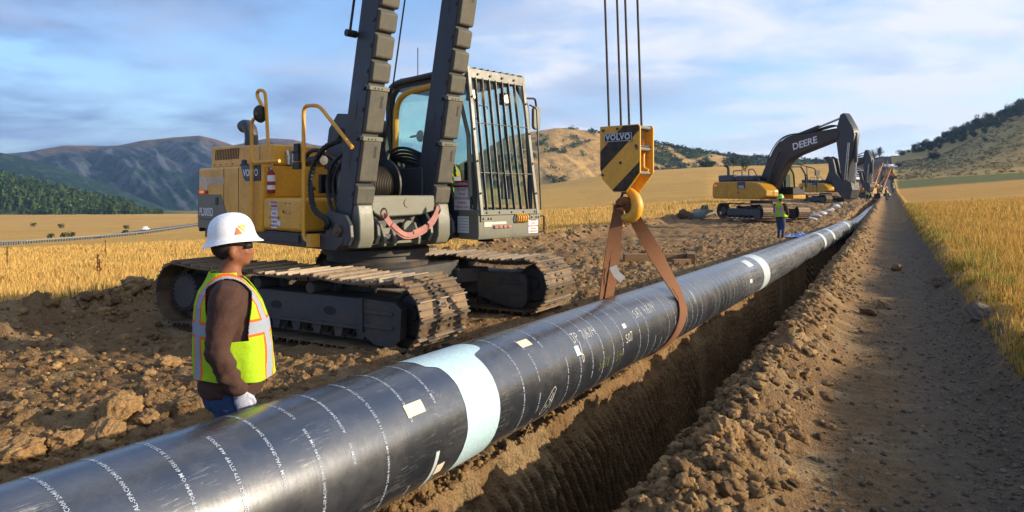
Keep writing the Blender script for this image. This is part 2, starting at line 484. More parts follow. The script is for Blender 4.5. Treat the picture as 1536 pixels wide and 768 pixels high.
ss = np.array(ss); TT = np.array([a[0] for a in ts]); KK = np.array([a[1] for a in ts]); FF = np.array([a[2] for a in ts])
S, T = np.meshgrid(ss, TT, indexing='ij'); K = np.broadcast_to(KK, S.shape); FR = np.broadcast_to(FF, S.shape)
# lips wander a little
wl = .07*fbm(S*1.3, S*0, 101, 4)+.03*fbm(S*6, S*0, 103, 3)
wr_ = .09*fbm(S*1.1, S*0+7, 105, 4)+.04*fbm(S*5, S*0, 107, 3)
wL = np.exp(-((T-T_L)/.35)**2)*(T <= T_L); wR = np.exp(-((T-T_R)/.4)**2)*(T >= T_R-.001)
T2 = T+wl*wL+wr_*wR
fade = 1-sst(120, 150, S)
Zs = ground_z(S, T2)
ztop_l = ground_z(ss, ss*0+T_L+wl[:, 0], True)[:, None]; ztop_r = ground_z(ss, ss*0+T_R+wr_[:, 0], True)[:, None]
zb = -DEPTH*fade+zbase(S*TS[0], S*TS[1])*1.0
# left wall: crumbling top then combed by the bucket teeth
crumb = np.exp(-(FR/.20)**2)
dz = FR
ph = (S-.55*FR*DEPTH)*2*np.pi/.135+2.2*fbm(S*.8, FR*2, 116, 3)
gro = .085*np.abs(np.sin(ph/2+1.2*fbm(S*2, FR*3, 111, 2)))**.7*sst(.10, .25, FR)*(.5+.9*vnoise(S*1.7, FR*2, 113))
roughw = .07*fbm(S*4, FR*6, 115, 5)*(crumb+.5)+.05*np.maximum(fbm(S*1.3, FR*2.2, 125, 4), 0)+1.1*crumb*clods(S, FR*DEPTH, .16, 117, .7)+.6*crumb*clods(S, FR*DEPTH, .07, 118, .7)
scoop = .06*fbm(S*.9, FR*1.2, 119, 3)
Tw = T_L+wl*(1-FR)+.10*FR**1.0+(gro-.012)+(roughw+scoop*FR)*np.minimum(FR*12, 1)
Zw = ztop_l+(zb-ztop_l)*FR
Tr = T_R+wr_*(1-FR)-.06*FR+.04*fbm(S*4, FR*5, 121, 4)*np.minimum(FR*8, 1)
Zr = ztop_r+(zb-ztop_r)*FR
Zbm = zb+.06*fbm(S*2, T*3, 123, 3)
T3 = np.where(K == 1, Tw, np.where(K == 3, Tr, T2))
Z3 = np.where(K == 1, Zw, np.where(K == 3, Zr, np.where(K == 2, Zbm, Zs)))
X3 = S*TS[0]+T3*TP[0]; Y3 = S*TS[1]+T3*TP[1]
ns, ntt = S.shape
V = np.stack([X3, Y3, Z3], -1).reshape(-1, 3)
ii = np.arange(ns*ntt).reshape(ns, ntt)
Fq = np.stack([ii[:-1, :-1], ii[:-1, 1:], ii[1:, 1:], ii[1:, :-1]], -1).reshape(-1, 4)
gm = mesh_np('ground', V, Fq, True)
# zone colours: soil, grass and scrub really differ in colour
soil = np.array(hx('9a7b54')); soil2 = np.array(hx('806648')); gold = np.array(hx('cfa456')); gold2 = np.array(hx('c0944a')); green = np.array(hx('686a38')); sage = np.array(hx('a08a56')); gravel = np.array(hx('60594e'))
Dn = np.hypot(X3, Y3)[..., None]
n2 = (fbm(S*.8, T3*.8, 131, 4)*.5+.5)[..., None]
n3_ = sst(.1, .5, fbm(S*2.3, T3*2.3, 137, 3))[..., None]
cs = soil*(1-n2)+soil2*n2; cs = cs*(1-.45*n3_)+np.array(hx('b09a74'))*.45*n3_
big = (fbm(X3*.012, Y3*.02, 133, 4)*.5+.5)[..., None]
mid = (fbm(X3*.15, Y3*.25, 134, 4)*.5+.5)[..., None]
eastw = sst(0, 2, T3)[..., None]
cg = (gold*(1-big)+gold2*big)*(.85+.3*mid)*(.86+.28*(fbm(X3*.55, Y3*.9, 138, 4)*.5+.5)[..., None]); cg = cg*(1-eastw)+eastw*(np.array(hx('d0a254'))*(1-big)+np.array(hx('bd8e46'))*big)*(.85+.3*mid)
e = .35*fbm(S*1.3, T3*1.3, 135, 4)
inrow = (sst(T_W-.2, T_W+.1, T3+e)*(1-sst(T_G-.12, T_G+.12, T3+e*.8)))[..., None]
rd = (sst(-.45, .5, T3+e)*(1-sst(T_G, T_G+.3, T3)))[..., None]*(1-sst(30, 60, S))[..., None]
cs = cs*(1-rd*.75)+gravel*rd*.75
PX = 768+1024*X3/np.maximum(Y3, 1)
# green strip at the foot of the east hill, sage scrub above it
gr_ = (sst(146, 156, Y3+6*e)*(1-sst(192, 200, Y3+8*e)))*sst(T_G, T_G+1, T3)
sg_ = sst(192, 205, Y3+8*e)*sst(T_G, T_G+1, T3)
spur = sst(40, 60, T3+15*fbm(S*.02, T3*.02, 141, 3))*sst(225, 250, Y3)*(1-sst(300, 312, Y3))
cg = cg*(1-gr_[..., None])+green*gr_[..., None]
sgc = sage*(.7+.6*mid)*(.8+.4*big)
dark = sst(135, 175, Y3)[..., None]*np.ones(3); cs = cs*(1-dark)+np.array(hx('54463f'))*dark  # darker tone up the far hill: fresh soil plus painted shade
cg = cg*(1-sg_[..., None])+sgc*sg_[..., None]
cg = cg*(1-spur[..., None]*.85)+np.array(hx('9a7844'))*spur[..., None]*.85
C = cs*inrow+cg*(1-inrow)
# far climbing strip: fresh soil, with shade painted into its darker colour
C = np.where(((K == 1) | (K == 2) | (K == 3))[..., None], cs*.95, C)
set_col(gm, C.reshape(-1, 3))
m, nt_, bs = node_mat('ground_soil'); L_ = nt_.links
at = N(nt_, 'ShaderNodeAttribute', attribute_name='Col'); tc_ = N(nt_, 'ShaderNodeTexCoord')
na = N(nt_, 'ShaderNodeTexNoise'); na.inputs['Scale'].default_value = 9; na.inputs['Detail'].default_value = 12; na.inputs['Roughness'].default_value = .75
nb = N(nt_, 'ShaderNodeTexNoise'); nb.inputs['Scale'].default_value = 60; nb.inputs['Detail'].default_value = 6; nb.inputs['Roughness'].default_value = .7
nc = N(nt_, 'ShaderNodeTexVoronoi'); nc.inputs['Scale'].default_value = 38
for q in (na, nb, nc): L_.new(tc_.outputs['Object'], q.inputs['Vector'])
v1 = ramp(nt_, na.outputs['Fac'], [(.25, .62), (.75, 1.3)]); v2 = ramp(nt_, nb.outputs['Fac'], [(.3, .8), (.75, 1.2)])
L_.new(mixc(nt_, 1.0, mixc(nt_, 1.0, at.outputs['Color'], v1, 'MULTIPLY'), v2, 'MULTIPLY'), bs.inputs['Base Color'])
bs.inputs['Roughness'].default_value = .95; bs.inputs['Specular IOR Level'].default_value = .15
ad = N(nt_, 'ShaderNodeMath', operation='MULTIPLY_ADD'); L_.new(nb.outputs['Fac'], ad.inputs[0]); ad.inputs[1].default_value = .6; L_.new(na.outputs['Fac'], ad.inputs[2])
ad2 = N(nt_, 'ShaderNodeMath', operation='MULTIPLY_ADD'); L_.new(nc.outputs['Distance'], ad2.inputs[0]); ad2.inputs[1].default_value = -.5; L_.new(ad.outputs[0], ad2.inputs[2])
bp = N(nt_, 'ShaderNodeBump'); bp.inputs['Strength'].default_value = .9; bp.inputs['Distance'].default_value = .05
L_.new(ad2.outputs[0], bp.inputs['Height']); L_.new(bp.outputs[0], bs.inputs['Normal'])
M_GROUND = m
go = link('ground', gm, M_GROUND); tag(go, 'bare brown soil strip, open trench and golden grassland', kind='structure'); go.pop('category', None)

# ---- far hills: heightfields over a fan, crest profile by bearing
def hill(name, prof, d0, dc, d1, zlow, colfn, label, nx=220, nd=60, rough=.05, pw=1.0, seed=3, ridge=0.0):
    px = np.linspace(prof[0][0], prof[-1][0], nx); zc = 2+(HZ-np.interp(px, [a for a, b in prof], [b for a, b in prof]))/F*dc
    dd = np.concatenate([np.linspace(d0, dc, nd), np.linspace(dc, d1, nd//2)[1:]])
    P, D = np.meshgrid(px, dd, indexing='ij')
    u = np.where(D <= dc, (D-d0)/(dc-d0), 1-(D-dc)/(d1-dc)*1.0); u = np.clip(u, 0, 1)
    edge = np.minimum(np.minimum((P-px[0])/120, (px[-1]-P)/120), 1).clip(0, 1)
    f = fbm(P/90+seed, D/dc*9, seed, 5)*rough
    # gullies running down slope
    rd = ridge*(1-np.abs(fbm(P/55+2*u, u*1.5, seed+9, 4, .6))*2)*u*(1-u)*3
    H = (zc[:, None]-zlow)
    Z = zlow+H*np.clip(u**pw, 0, 1)+H*(f*4*u*(1-u*.9)+rd*.5)
    X = (P-768)/F*D
    V = np.stack([X, D, Z], -1).reshape(-1, 3)
    n, m_ = P.shape; ii = np.arange(n*m_).reshape(n, m_)
    Fq = np.stack([ii[:-1, :-1], ii[1:, :-1], ii[1:, 1:], ii[:-1, 1:]], -1).reshape(-1, 4)
    me = mesh_np(name, V, Fq, True); set_col(me, colfn(P, D, Z, u).reshape(-1, 3))
    o = link(name, me, M_HILL); tag(o, label, kind='structure')
    return P, D, Z, X
M_HILL = attr_mat('hillside', .95, .35, .12, bump=.8, bdist=3.5, spec=.1)
def mixa(a, b, w): w = w[..., None]; return np.array(a)*(1-w)+np.array(b)*w
def col_mtn(P, D, Z, u):
    n = fbm(P/40, D/60, 7, 5)*.5+.5; n2 = fbm(P/10, D/16, 8, 5)*.5+.5; n3 = fbm(P/4, D/9, 9, 3)*.5+.5
    forest = np.array(hx('12302f')); rock = np.array(hx('50545e')); heath = np.array(hx('6e5034'))
    c = mixa(forest, rock, sst(.47, .60, n2*.42+n*.4+n3*.2+.20*(u-.45))*.85)
    c = c*(.75+.5*n3[..., None])
    return mixa(c, heath, sst(.74, 1.0, u+.25*(n-.5))*sst(.40, .6, n+.25*(P < 470)*(P > 100)))
MT = [(-700,235),(-250,225),(0,231),(40,228),(95,220),(150,218),(180,216),(215,210),(262,206),(300,203),(325,209),(350,218),(372,213),(405,207),(440,208),(470,216),(520,224),(600,236),(700,262),(900,300)]
hill('mountains', MT, 900, 1500, 2000, -45, col_mtn, 'hazy blue mountain range with rocky gullies and reddish tops', nx=620, nd=150, rough=.055, ridge=.34, seed=3)
MT2 = [(-900,236),(-300,238),(0,229),(30,236),(90,250),(160,276),(230,305),(300,330),(420,345)]
def col_m2(P, D, Z, u):
    n = fbm(P/14, D/20, 17, 4)*.5+.5
    return mixa(hx('16302c'), hx('3c4e40'), sst(.5, .8, fbm(P/5, D/8, 18, 4)*.5+.3*n+.35))
hill('wooded_slope', MT2, 560, 900, 1100, -40, col_m2, 'dark blue wooded mountain spur at the far left', nx=260, nd=70, rough=.03, ridge=.15, seed=13)
LH = [(-900,272),(-300,268),(0,270),(60,283),(120,296),(180,306),(240,318),(285,323),(420,326)]
def col_lh(P, D, Z, u):
    n = fbm(P/20, D/14, 27, 4)*.5+.5
    return mixa(hx('4c5a34'), hx('9a8248'), sst(.5, .75, n))
LHs = hill('near_left_hill', LH, 400, 520, 640, -14, col_lh, 'low green foothill at the left carrying the wood', nx=200, nd=50, rough=.03, seed=23)
CH = [(620,285),(700,240),(760,205),(800,197),(834,192),(860,193),(889,197),(930,203),(978,213),(1038,226),(1095,234),(1150,237),(1200,241),(1250,244),(1300,246),(1345,252),(1420,280)]
def col_ch(P, D, Z, u):
    n = fbm(P/30, D/40, 37, 5)*.5+.5; n2 = fbm(P/9, D/14, 38, 4)*.5+.5
    c = mixa(hx('c8a266'), hx('ae8850'), n)
    return mixa(c, hx('55602f'), sst(.50, .62, n*.45+n2*.35+.2*sst(900, 1000, P)+.06*sst(900, 780, P)))
CHs = hill('far_golden_hill', CH, 430, 640, 820, -8, col_ch, 'tan grassy hill dotted with green scrub beyond the field', nx=420, nd=110, rough=.022, ridge=.09, seed=33)
# ------------------------------------------------------------------ the steel pipe
PR = .381
_yy = np.concatenate([np.linspace(-1.5, 46, 476)])
def pipe_c(Y):
    u = np.asarray(Y, float)/10
    x = -3.231+5.821*u-.027*u**2; z = 2-1.389-.211*u+.019*u**2
    f = np.maximum(np.asarray(Y, float)-38, 0)
    return x, z-.018*f**1.3
_YN = np.linspace(-2.0, 120, 2441); _px, _pz = pipe_c(np.minimum(_YN, 46.))
_far = _YN > 46
_sl = .5525
_px = np.where(_far, _px[np.searchsorted(_YN, 46.)]+(_YN-46)*_sl, _px)
_pz = np.where(_far, _pz-.012*(_YN-46), _pz)+np.where(_far, zbase(_px, _YN)-zbase(_px*0+_px[960], _YN*0+46.), 0)
_pp = np.stack([_px, _YN, _pz], 1)
_seg = np.r_[0, np.cumsum(np.linalg.norm(np.diff(_pp, axis=0), axis=1))]
_A0 = np.interp(0., _YN, _seg)                    # arc length zero where Y = 0
def pipe_at(a):
    """centre, tangent, right, up at arc length a"""
    a = np.asarray(a, float)+_A0
    c = np.stack([np.interp(a, _seg, _pp[:, k]) for k in range(3)], -1)
    d = np.stack([np.interp(a+.25, _seg, _pp[:, k])-np.interp(a-.25, _seg, _pp[:, k]) for k in range(3)], -1)
    d /= np.linalg.norm(d, axis=-1, keepdims=True)
    r = np.cross(d, [0, 0, 1.]); r /= np.linalg.norm(r, axis=-1, keepdims=True)
    return c, d, r, np.cross(r, d)
def on_pipe(a, th, rad):
    """th: 0 = side facing the road (east), 90 deg = top"""
    c, d, r, u = pipe_at(a); th = np.asarray(th, float)
    return c+(r*np.cos(th)[..., None]+u*np.sin(th)[..., None])*np.asarray(rad)[..., None]
def arcY(Y): return float(np.interp(Y, _YN, _seg)-_A0)
def sleeve(a0, a1, th0, th1, rad, na, nt, edge=None):
    A = np.linspace(0, 1, na)[:, None]+np.zeros((1, nt)); TH = np.linspace(th0, th1, nt)[None, :]+np.zeros((na, 1))
    if edge is None: AA = a0+(a1-a0)*A
    else: e0, e1 = edge(TH); AA = (a0+e0)*(1-A)+(a1+e1)*A
    P = on_pipe(AA, TH, np.full(AA.shape, rad))
    ii = np.arange(na*nt).reshape(na, nt)
    Fq = np.stack([ii[:-1, :-1], ii[:-1, 1:], ii[1:, 1:], ii[1:, :-1]], -1).reshape(-1, 4)
    return P.reshape(-1, 3), Fq
P0 = arcY(-1.4); P1 = arcY(112)
arcs = np.concatenate([np.arange(P0, 30, .1), np.arange(30, P1, .6)])
TH = np.linspace(0, 2*np.pi, 129)[:-1]
AA, TT_ = np.meshgrid(arcs, TH, indexing='ij')
Pv = on_pipe(AA, TT_, np.full(AA.shape, PR)); na_, nt2 = AA.shape
ii = np.arange(na_*nt2).reshape(na_, nt2); jj = np.roll(ii, -1, 1)
Fq = np.stack([ii[:-1], ii[1:], jj[1:], jj[:-1]], -1).reshape(-1, 4)
pme = mesh_np('steel_pipe', Pv.reshape(-1, 3), Fq, True)
uv = np.stack([AA, TT_*PR, AA*0], -1).reshape(-1, 3)   # unrolled position, for scratches that follow the pipe
pa = pme.attributes.new('unroll', 'FLOAT_VECTOR', 'POINT')
cyl_ = np.stack([AA, np.cos(TT_)*PR, np.sin(TT_)*PR], -1).reshape(-1, 3)
pa.data.foreach_set('vector', cyl_.astype(np.float32).ravel())
m, nt_, bs = node_mat('black_pipe_coating'); L_ = nt_.links
at = N(nt_, 'ShaderNodeAttribute', attribute_name='unroll')
def pn(scale, sc, det=8, rough=.65, dist=0.0):
    mp = N(nt_, 'ShaderNodeMapping'); mp.inputs['Scale'].default_value = sc; L_.new(at.outputs['Vector'], mp.inputs[0])
    q = N(nt_, 'ShaderNodeTexNoise'); q.inputs['Scale'].default_value = scale; q.inputs['Detail'].default_value = det
    q.inputs['Roughness'].default_value = rough; q.inputs['Distortion'].default_value = dist
    L_.new(mp.outputs[0], q.inputs['Vector']); return q.outputs['Fac']
dust = pn(1.6, (1, 1.2, 1.2), 10, .75)          # patches of dried mud
scuff = pn(9, (.35, 3.2, 3.2), 14, .85, 1.6)      # scuffs and scrapes
fine = pn(40, (1, 1, 1), 6, .7)
rings = pn(14, (1.0, .05, .05), 4, .6)          # slight tone changes between wraps
d1 = ramp(nt_, dust, [(.45, 0.), (.72, .55)]); s1 = ramp(nt_, scuff, [(.53, 0.), (.66, .8)]); s2 = ramp(nt_, fine, [(.3, .2), (.7, 1.)])
sx = N(nt_, 'ShaderNodeSeparateXYZ'); L_.new(at.outputs['Vector'], sx.inputs[0])
def mm(op, a, b=None, clamp=False):
    n = N(nt_, 'ShaderNodeMath', operation=op); n.use_clamp = clamp
    for i, v in enumerate((a, b)):
        if v is None: continue
        if isinstance(v, (int, float)): n.inputs[i].default_value = v
        else: L_.new(v, n.inputs[i])
    return n.outputs[0]
topw = mm('ADD', mm('MULTIPLY', sx.outputs[2], 1.2), .55, True)    # dust settles on the upper half
# second and later pipe lengths are dustier and greyer
later = mm('MULTIPLY', mm('SUBTRACT', sx.outputs[0], 13.0), .5, True)
nearm = mm('SUBTRACT', 1.0, mm('MULTIPLY', mm('SUBTRACT', sx.outputs[0], 2.5), .22, True))
dw = mm('MULTIPLY', mm('MULTIPLY', d1, topw), mm('ADD', .55, mm('MULTIPLY', later, .6)))
clus = ramp(nt_, pn(2.3, (.8, 1.4, 1.4), 5, .6), [(.50, .04), (.60, 1.)])
sw = mm('MULTIPLY', mm('MULTIPLY', mm('MULTIPLY', s1, clus), s2), mm('ADD', mm('MULTIPLY', nearm, .8), .16))
base = mixc(nt_, rings, hx('1b1e24'), hx('2b2f37'))
c1_ = mixc(nt_, dw, base, hx('7c7a78')); c2_ = mixc(nt_, sw, c1_, hx('d6d2c6'))
streak = pn(5, (.22, 9, 9), 6, .6)
c3_ = mixc(nt_, mm('MULTIPLY', later, ramp(nt_, streak, [(.35, .0), (.65, .55)])), c2_, hx('8e9094'))
L_.new(c3_, bs.inputs['Base Color'])
rg = mm('ADD', mm('MULTIPLY', dust, .28), mm('ADD', .13, mm('MULTIPLY', sw, .4)), True)
bs.inputs['IOR'].default_value = 2.4
L_.new(rg, bs.inputs['Roughness'])
bp = N(nt_, 'ShaderNodeBump'); bp.inputs['Strength'].default_value = .12; bp.inputs['Distance'].default_value = .01
L_.new(mm('ADD', mm('MULTIPLY', rings, .7), mm('MULTIPLY', fine, .25)), bp.inputs['Height']); L_.new(bp.outputs[0], bs.inputs['Normal'])
pipe = link('steel_pipe', pme, m)
tag(pipe, 'long black coated steel pipe with white printing, held over the open trench', 'pipe')

def pipe_part(name, V, Fq, mat, smooth=True):
    me = mesh_np(name, V, Fq, smooth); return link(name, me, mat, pipe)
M_BAND = paint('pale_blue_epoxy', 'b4d2da', .28, grime=.10, gcol='8a9a98', scale=3)
M_BAND2 = paint('white_joint_wrap', 'b8c6c8', .4, grime=.3, gcol='8a8c88', scale=5)
def edge1(TH):
    a = TH*PR*6
    e0 = .02*np.sin(TH*2.1+.5)+.010*fbm(TH*4, TH*0, 61, 3); e1 = .02*np.sin(TH*1.7)+.012*fbm(TH*4, TH*0+5, 62, 3)
    stp = 1/(1+np.exp(-(TH-1.22)*40))       # the coating edge steps back near the crown
    return e0-.10*stp*.8, e1+.17*stp
def bandat(y0, y1, mat=M_BAND, edge=None, rad=.0025):
    V_, F_ = sleeve(arcY(y0), arcY(y1), -1.9*np.pi/2, 1.9*np.pi/2+.1, PR+rad, 12, 160, edge); pipe_part('joint_band', V_, F_, mat)
bandat(4.50, 4.85, M_BAND, edge1)
# darker overlap strip beside it
for a, b in ((13.55, 14.15), (24.0, 24.6), (27.2, 27.9), (36, 36.9)): bandat(a, b, M_BAND2)
V_, F_ = sleeve(arcY(12.7), arcY(13.1), .75, 1.25, PR+.003, 4, 20); pipe_part('tape_patch', V_, F_, M_BAND2)
V_, F_ = sleeve(arcY(12.35), arcY(12.5), .05, .22, PR+.003, 4, 8); pipe_part('tape_patch', V_, F_, M_WHITE)
for a, b, t0, t1 in ((5.36, 5.50, .93, 1.12), (4.05, 4.19, .52, .72)):
    V_, F_ = sleeve(arcY(a), arcY(b), t0, t1, PR+.003, 4, 8); pipe_part('paper_label', V_, F_, M_LABEL)
V_, F_ = sleeve(arcY(4.27), arcY(4.34), -.62, -.42, PR+.003, 4, 8); pipe_part('paper_label', V_, F_, M_LABEL)
V_, F_ = sleeve(arcY(4.23), arcY(4.26), -.95, -.15, PR+.002, 3, 20); pipe_part('tape_patch', V_, F_, M_BAND2)

def me_arrays(me):
    v = np.zeros(len(me.vertices)*3, np.float32); me.vertices.foreach_get('co', v); v = v.reshape(-1, 3)
    me.calc_loop_triangles(); t = np.zeros(len(me.loop_triangles)*3, np.int32); me.loop_triangles.foreach_get('vertices', t)
    return v, t.reshape(-1, 3)
# printed rings: the text runs round the pipe
LINE = 'X65M  VAL-SPAC000 2040 PO8340 OM 6US01 11 30 2017 SCL 1179 STUPP .468 24X375 '
tm = text_mesh(LINE*2, .027, .0002, 0, 'LEFT', 1, 1.0); tv, tf = me_arrays(tm)
tv[:, 0] -= tv[:, 0].min(); Lt = tv[:, 0].max()
circ = 2*math.pi*PR; use = tv[:, 0] < circ*.97
keep = use[tf].all(1); tf = tf[keep]; uq, inv = np.unique(tf, return_inverse=True); tv = tv[uq]; tf = inv.reshape(-1, 3)
print('ring verts', len(tv))
Vs, Fs, n0 = [], [], 0
a = arcY(2.15); k = 0
while a < arcY(12.6):
    Yh = a
    near = a < 5.6
    gap = arcY(4.42) < a < arcY(4.98)
    if not gap:
        off = rnd.uniform(0, circ); th = -(tv[:, 0]+off)/PR*(-1); wob = .004*np.sin(th*1.0+k)
        # reading direction climbs the road side, tops of the letters to the west
        P = on_pipe(a-tv[:, 1]+wob, th, np.full(len(tv), PR+.0022))
        cen = th[tf].mean(1); worn = fbm(cen*2.2+k*7.7, cen*0+k, 63, 3) > (.75 if k % 4 else .40)
        Vs.append(P); Fs.append(tf[~worn]+n0); n0 += len(tv)
    a += .215 if a < 4 else .25; k += 1
pipe_part('printed_lettering', np.vstack(Vs), np.vstack(Fs), M_TXTB, False)
# hand writing in chalk: strokes over the unrolled surface (x along, y round)
def stroke_part(name, strokes, a0, th0, mat, sc=1.0, w=.006):
    Vs, Fs, n0 = [], [], 0
    for st_ in strokes:
        q = np.array(st_, float); 
        seg = np.r_[0, np.cumsum(np.hypot(*np.diff(q, axis=0).T))]; n = max(4, int(seg[-1]/.08)+2)
        u = np.linspace(0, seg[-1], n); x = np.interp(u, seg, q[:, 0])*sc; y = np.interp(u, seg, q[:, 1])*sc
        dx = np.gradient(x); dy = np.gradient(y); l = np.hypot(dx, dy)+1e-9; nx, ny = -dy/l*w/2, dx/l*w/2
        A = np.r_[x+nx, x-nx]; Tt = np.r_[y+ny, y-ny]
        Vs.append(on_pipe(a0+A, th0+Tt/PR, np.full(len(A), PR+.003)))
        i = np.arange(n-1); Fs.append(np.stack([i, i+1, i+1+n, i+n], 1)+n0); n0 += 2*n
    pipe_part(name, np.vstack(Vs), np.vstack(Fs), mat)
def glyphs(txt, slant=.15, adv=1.0):
    G = {'J': [[(.1,1),(.7,1)],[(.45,1),(.4,.1),(.2,0),(0,.2)]], 'P': [[(.1,0),(.15,1)],[(.15,1),(.55,.95),(.6,.6),(.15,.5)]],
     '7': [[(0,1),(.55,1),(.2,0)]], '4': [[(.1,1),(0,.5),(.6,.5)],[(.5,1),(.4,0)]], '1': [[(.25,1),(.2,0)]], '6': [[(.5,1),(.1,.5),(.1,.1),(.45,0),(.5,.4),(.1,.45)]],
     '/': [[(.1,-.1),(.5,1.1)]], 'O': [[(.1,.2),(.1,.8),(.5,.9),(.55,.2),(.1,.1),(.1,.3)]], 'S': [[(.5,.9),(.1,.8),(.1,.55),(.5,.4),(.45,.05),(.05,.1)]],
     'Y': [[(0,1),(.25,.5)],[(.55,1),(.1,0)]], '8': [[(.3,.5),(.1,.8),(.4,1),(.5,.75),(.1,.25),(.25,0),(.5,.2),(.3,.5)]], 'C': [[(.5,.9),(.1,.6),(.1,.2),(.5,.05)]],
     '5': [[(.5,1),(.1,1),(.1,.6),(.5,.5),(.4,.05),(.05,.1)]], 'A': [[(0,0),(.3,1),(.55,0)],[(.1,.4),(.5,.4)]], 'T': [[(0,1),(.6,1)],[(.3,1),(.25,0)]], ' ': []}
    out = []; x = 0
    for ch in txt:
        for s_ in G.get(ch, []): out.append([(x+px_+py_*slant, py_) for px_, py_ in s_])
        x += (.45 if ch in '1/' else .75)*adv
    return out
stroke_part('chalk_lettering', glyphs('JP 7/6/14'), arcY(6.02), .62, M_CHALK, .085, .005)
stroke_part('chalk_lettering', [[(.0,.0),(-.35,-1.0)],[(-.1,-1.05),(-.45,-.8),(-.4,-1.5),(-.2,-1.35),(-.15,-.95)]], arcY(6.1), .62, M_CHALK, .12, .006)
stroke_part('chalk_lettering', glyphs('SAT 4/6/14'), arcY(7.35), .60, M_CHALK, .10, .005)
stroke_part('chalk_lettering', [[(0,0),(.3,.9),(1.2,1.9),(1.8,2.2),(2.1,1.9),(1.7,1.0),(.9,.1),(.2,-.3),(0,0)],[(.5,.6),(.8,.5)],[(.7,.8),(.5,.4)],[(1.0,1.2),(1.5,.9)],[(1.3,1.4),(1.2,.8)],[(1.5,1.7),(1.3,1.2)]], arcY(5.45), -.55, M_CHALK, .085, .004)
stroke_part('chalk_lettering', glyphs('SO7'), arcY(6.95), .1, M_CHALK, .09, .006)
stroke_part('chalk_lettering', [[(0,0),(.4,1.4),(.1,1.8)],[(.4,.2),(.7,1.6),(.2,1.1)]], arcY(9.2), .3, M_CHALK, .10, .006)
stroke_part('yellow_lettering', glyphs('5678 10514'), arcY(6.35), -.22, M_TXTY, .085, .006)
V_, F_ = sleeve(arcY(5.98), arcY(6.05), .33, .55, PR+.0028, 4, 8); pipe_part('paint_daub', V_, F_, M_BAND)
V_, F_ = sleeve(arcY(6.98), arcY(7.05), .48, .6, PR+.0028, 4, 8); pipe_part('paint_daub', V_, F_, M_WHITE)

# ------------------------------------------------------------------ lifting sling
HK = Vector((1.34, 8.15, 1.86))       # bowl of the hook
def sling_path():
    aF, aB = arcY(8.75), arcY(7.75)
    pts = []; sid = []
    c, d, r, u = [Vector(v) for v in pipe_at((aF+aB)/2)]
    topF = HK+Vector((.03, -.04, .0))
    f0 = Vector(on_pipe(np.array([aF]), np.array([.55]), np.array([PR+.02]))[0])
    for k in range(12): pts.append(topF.lerp(f0, k/12)); sid.append((Vector((1, -.25, .1))*(1-k/12)+d*(k/12)*1.2))
    for k in range(40):
        v = k/39; th = .55-v*(.55+math.pi-.65)           # round under the pipe to its far side
        a = aF+(aB-aF)*v
        pts.append(Vector(on_pipe(np.array([a]), np.array([th]), np.array([PR+.012]))[0])); sid.append(d)
    b0 = pts[-1]; topB = HK+Vector((-.05, .05, .0))
    for k in range(1, 13): pts.append(b0.lerp(topB, k/12)); sid.append((Vector((1, -.1, .1))*(k/12)+d*(1-k/12)*1.2))
    return pts, sid
sp_, sd_ = sling_path(); n_ = len(sp_)
b = B(); ws = []
for i in range(n_):
    e = min(i, n_-1-i)/12; ws.append(.12+.12*min(e, 1)**.8)
b.strip(sp_, sd_, ws, .012)
for off in (.014,):    # doubled webbing with slack folds
    b.strip([p+Vector((.01*math.sin(i*.7), .008, off if i < 12 or i > n_-13 else 0)) for i, p in enumerate(sp_[:13])], sd_[:13], [w_*.8 for w_ in ws[:13]], .012)
    b.strip([p+Vector((.05*math.sin(i*.26), .012, 0)) for i, p in enumerate(sp_[-13:])], sd_[-13:], [w_*.7 for w_ in ws[-13:]], .012)
b.tube([HK+Vector((math.cos(t)*.06, 0, math.sin(t)*.05+.0)) for t in np.linspace(0, math.pi, 8)], .055, 10)
sling = b.build('lifting_sling', M_SLING, None, bevel=.003)
tag(sling, 'orange brown webbing sling looped under the near pipe from the yellow hook', 'sling')
b = B(); q0 = HK.lerp(sp_[-13], .45)
b.strip([q0+Vector((0, -.03, .02)), q0+Vector((.04, -.06, -.07)), q0+Vector((.11, -.08, -.13))], [(1, 0, .4)]*3, .09, .003)
b.build('sling_tag', M_LABEL, sling, smooth=False)

# ------------------------------------------------------------------ hook block
hb = empty('hook_block', (1.36, 8.15, 2.0)); tag(hb, 'yellow and black striped hook block hanging above the pipe on four ropes', 'hook block')
yw = R(41); hr = Vector((math.cos(yw), -math.sin(yw), 0)); hv = Vector((math.sin(yw), math.cos(yw), 0)); hz_ = Vector((0, 0, 1))
MB_ = Matrix((hr, hv, hz_)).transposed().to_4x4()      # local: x right along the plate, y away, z up
def pl(poly, y, th):
    q = B(); q.M = MB_.copy(); q.prism(poly, y, y+th, 'y'); return q
OUT = [(-.27, .80), (.26, .80), (.28, .77), (.28, .24), (.09, .015), (-.08, .015), (-.24, .17), (-.27, .30)]
SLOT = [(-.215, .42), (-.175, .42), (-.175, .26), (-.215, .26)]
for i, y in enumerate((-.15, .15)):
    q = pl(OUT, y, .025); o = q.build('side_plate', M_YEL, hb, bevel=.006)
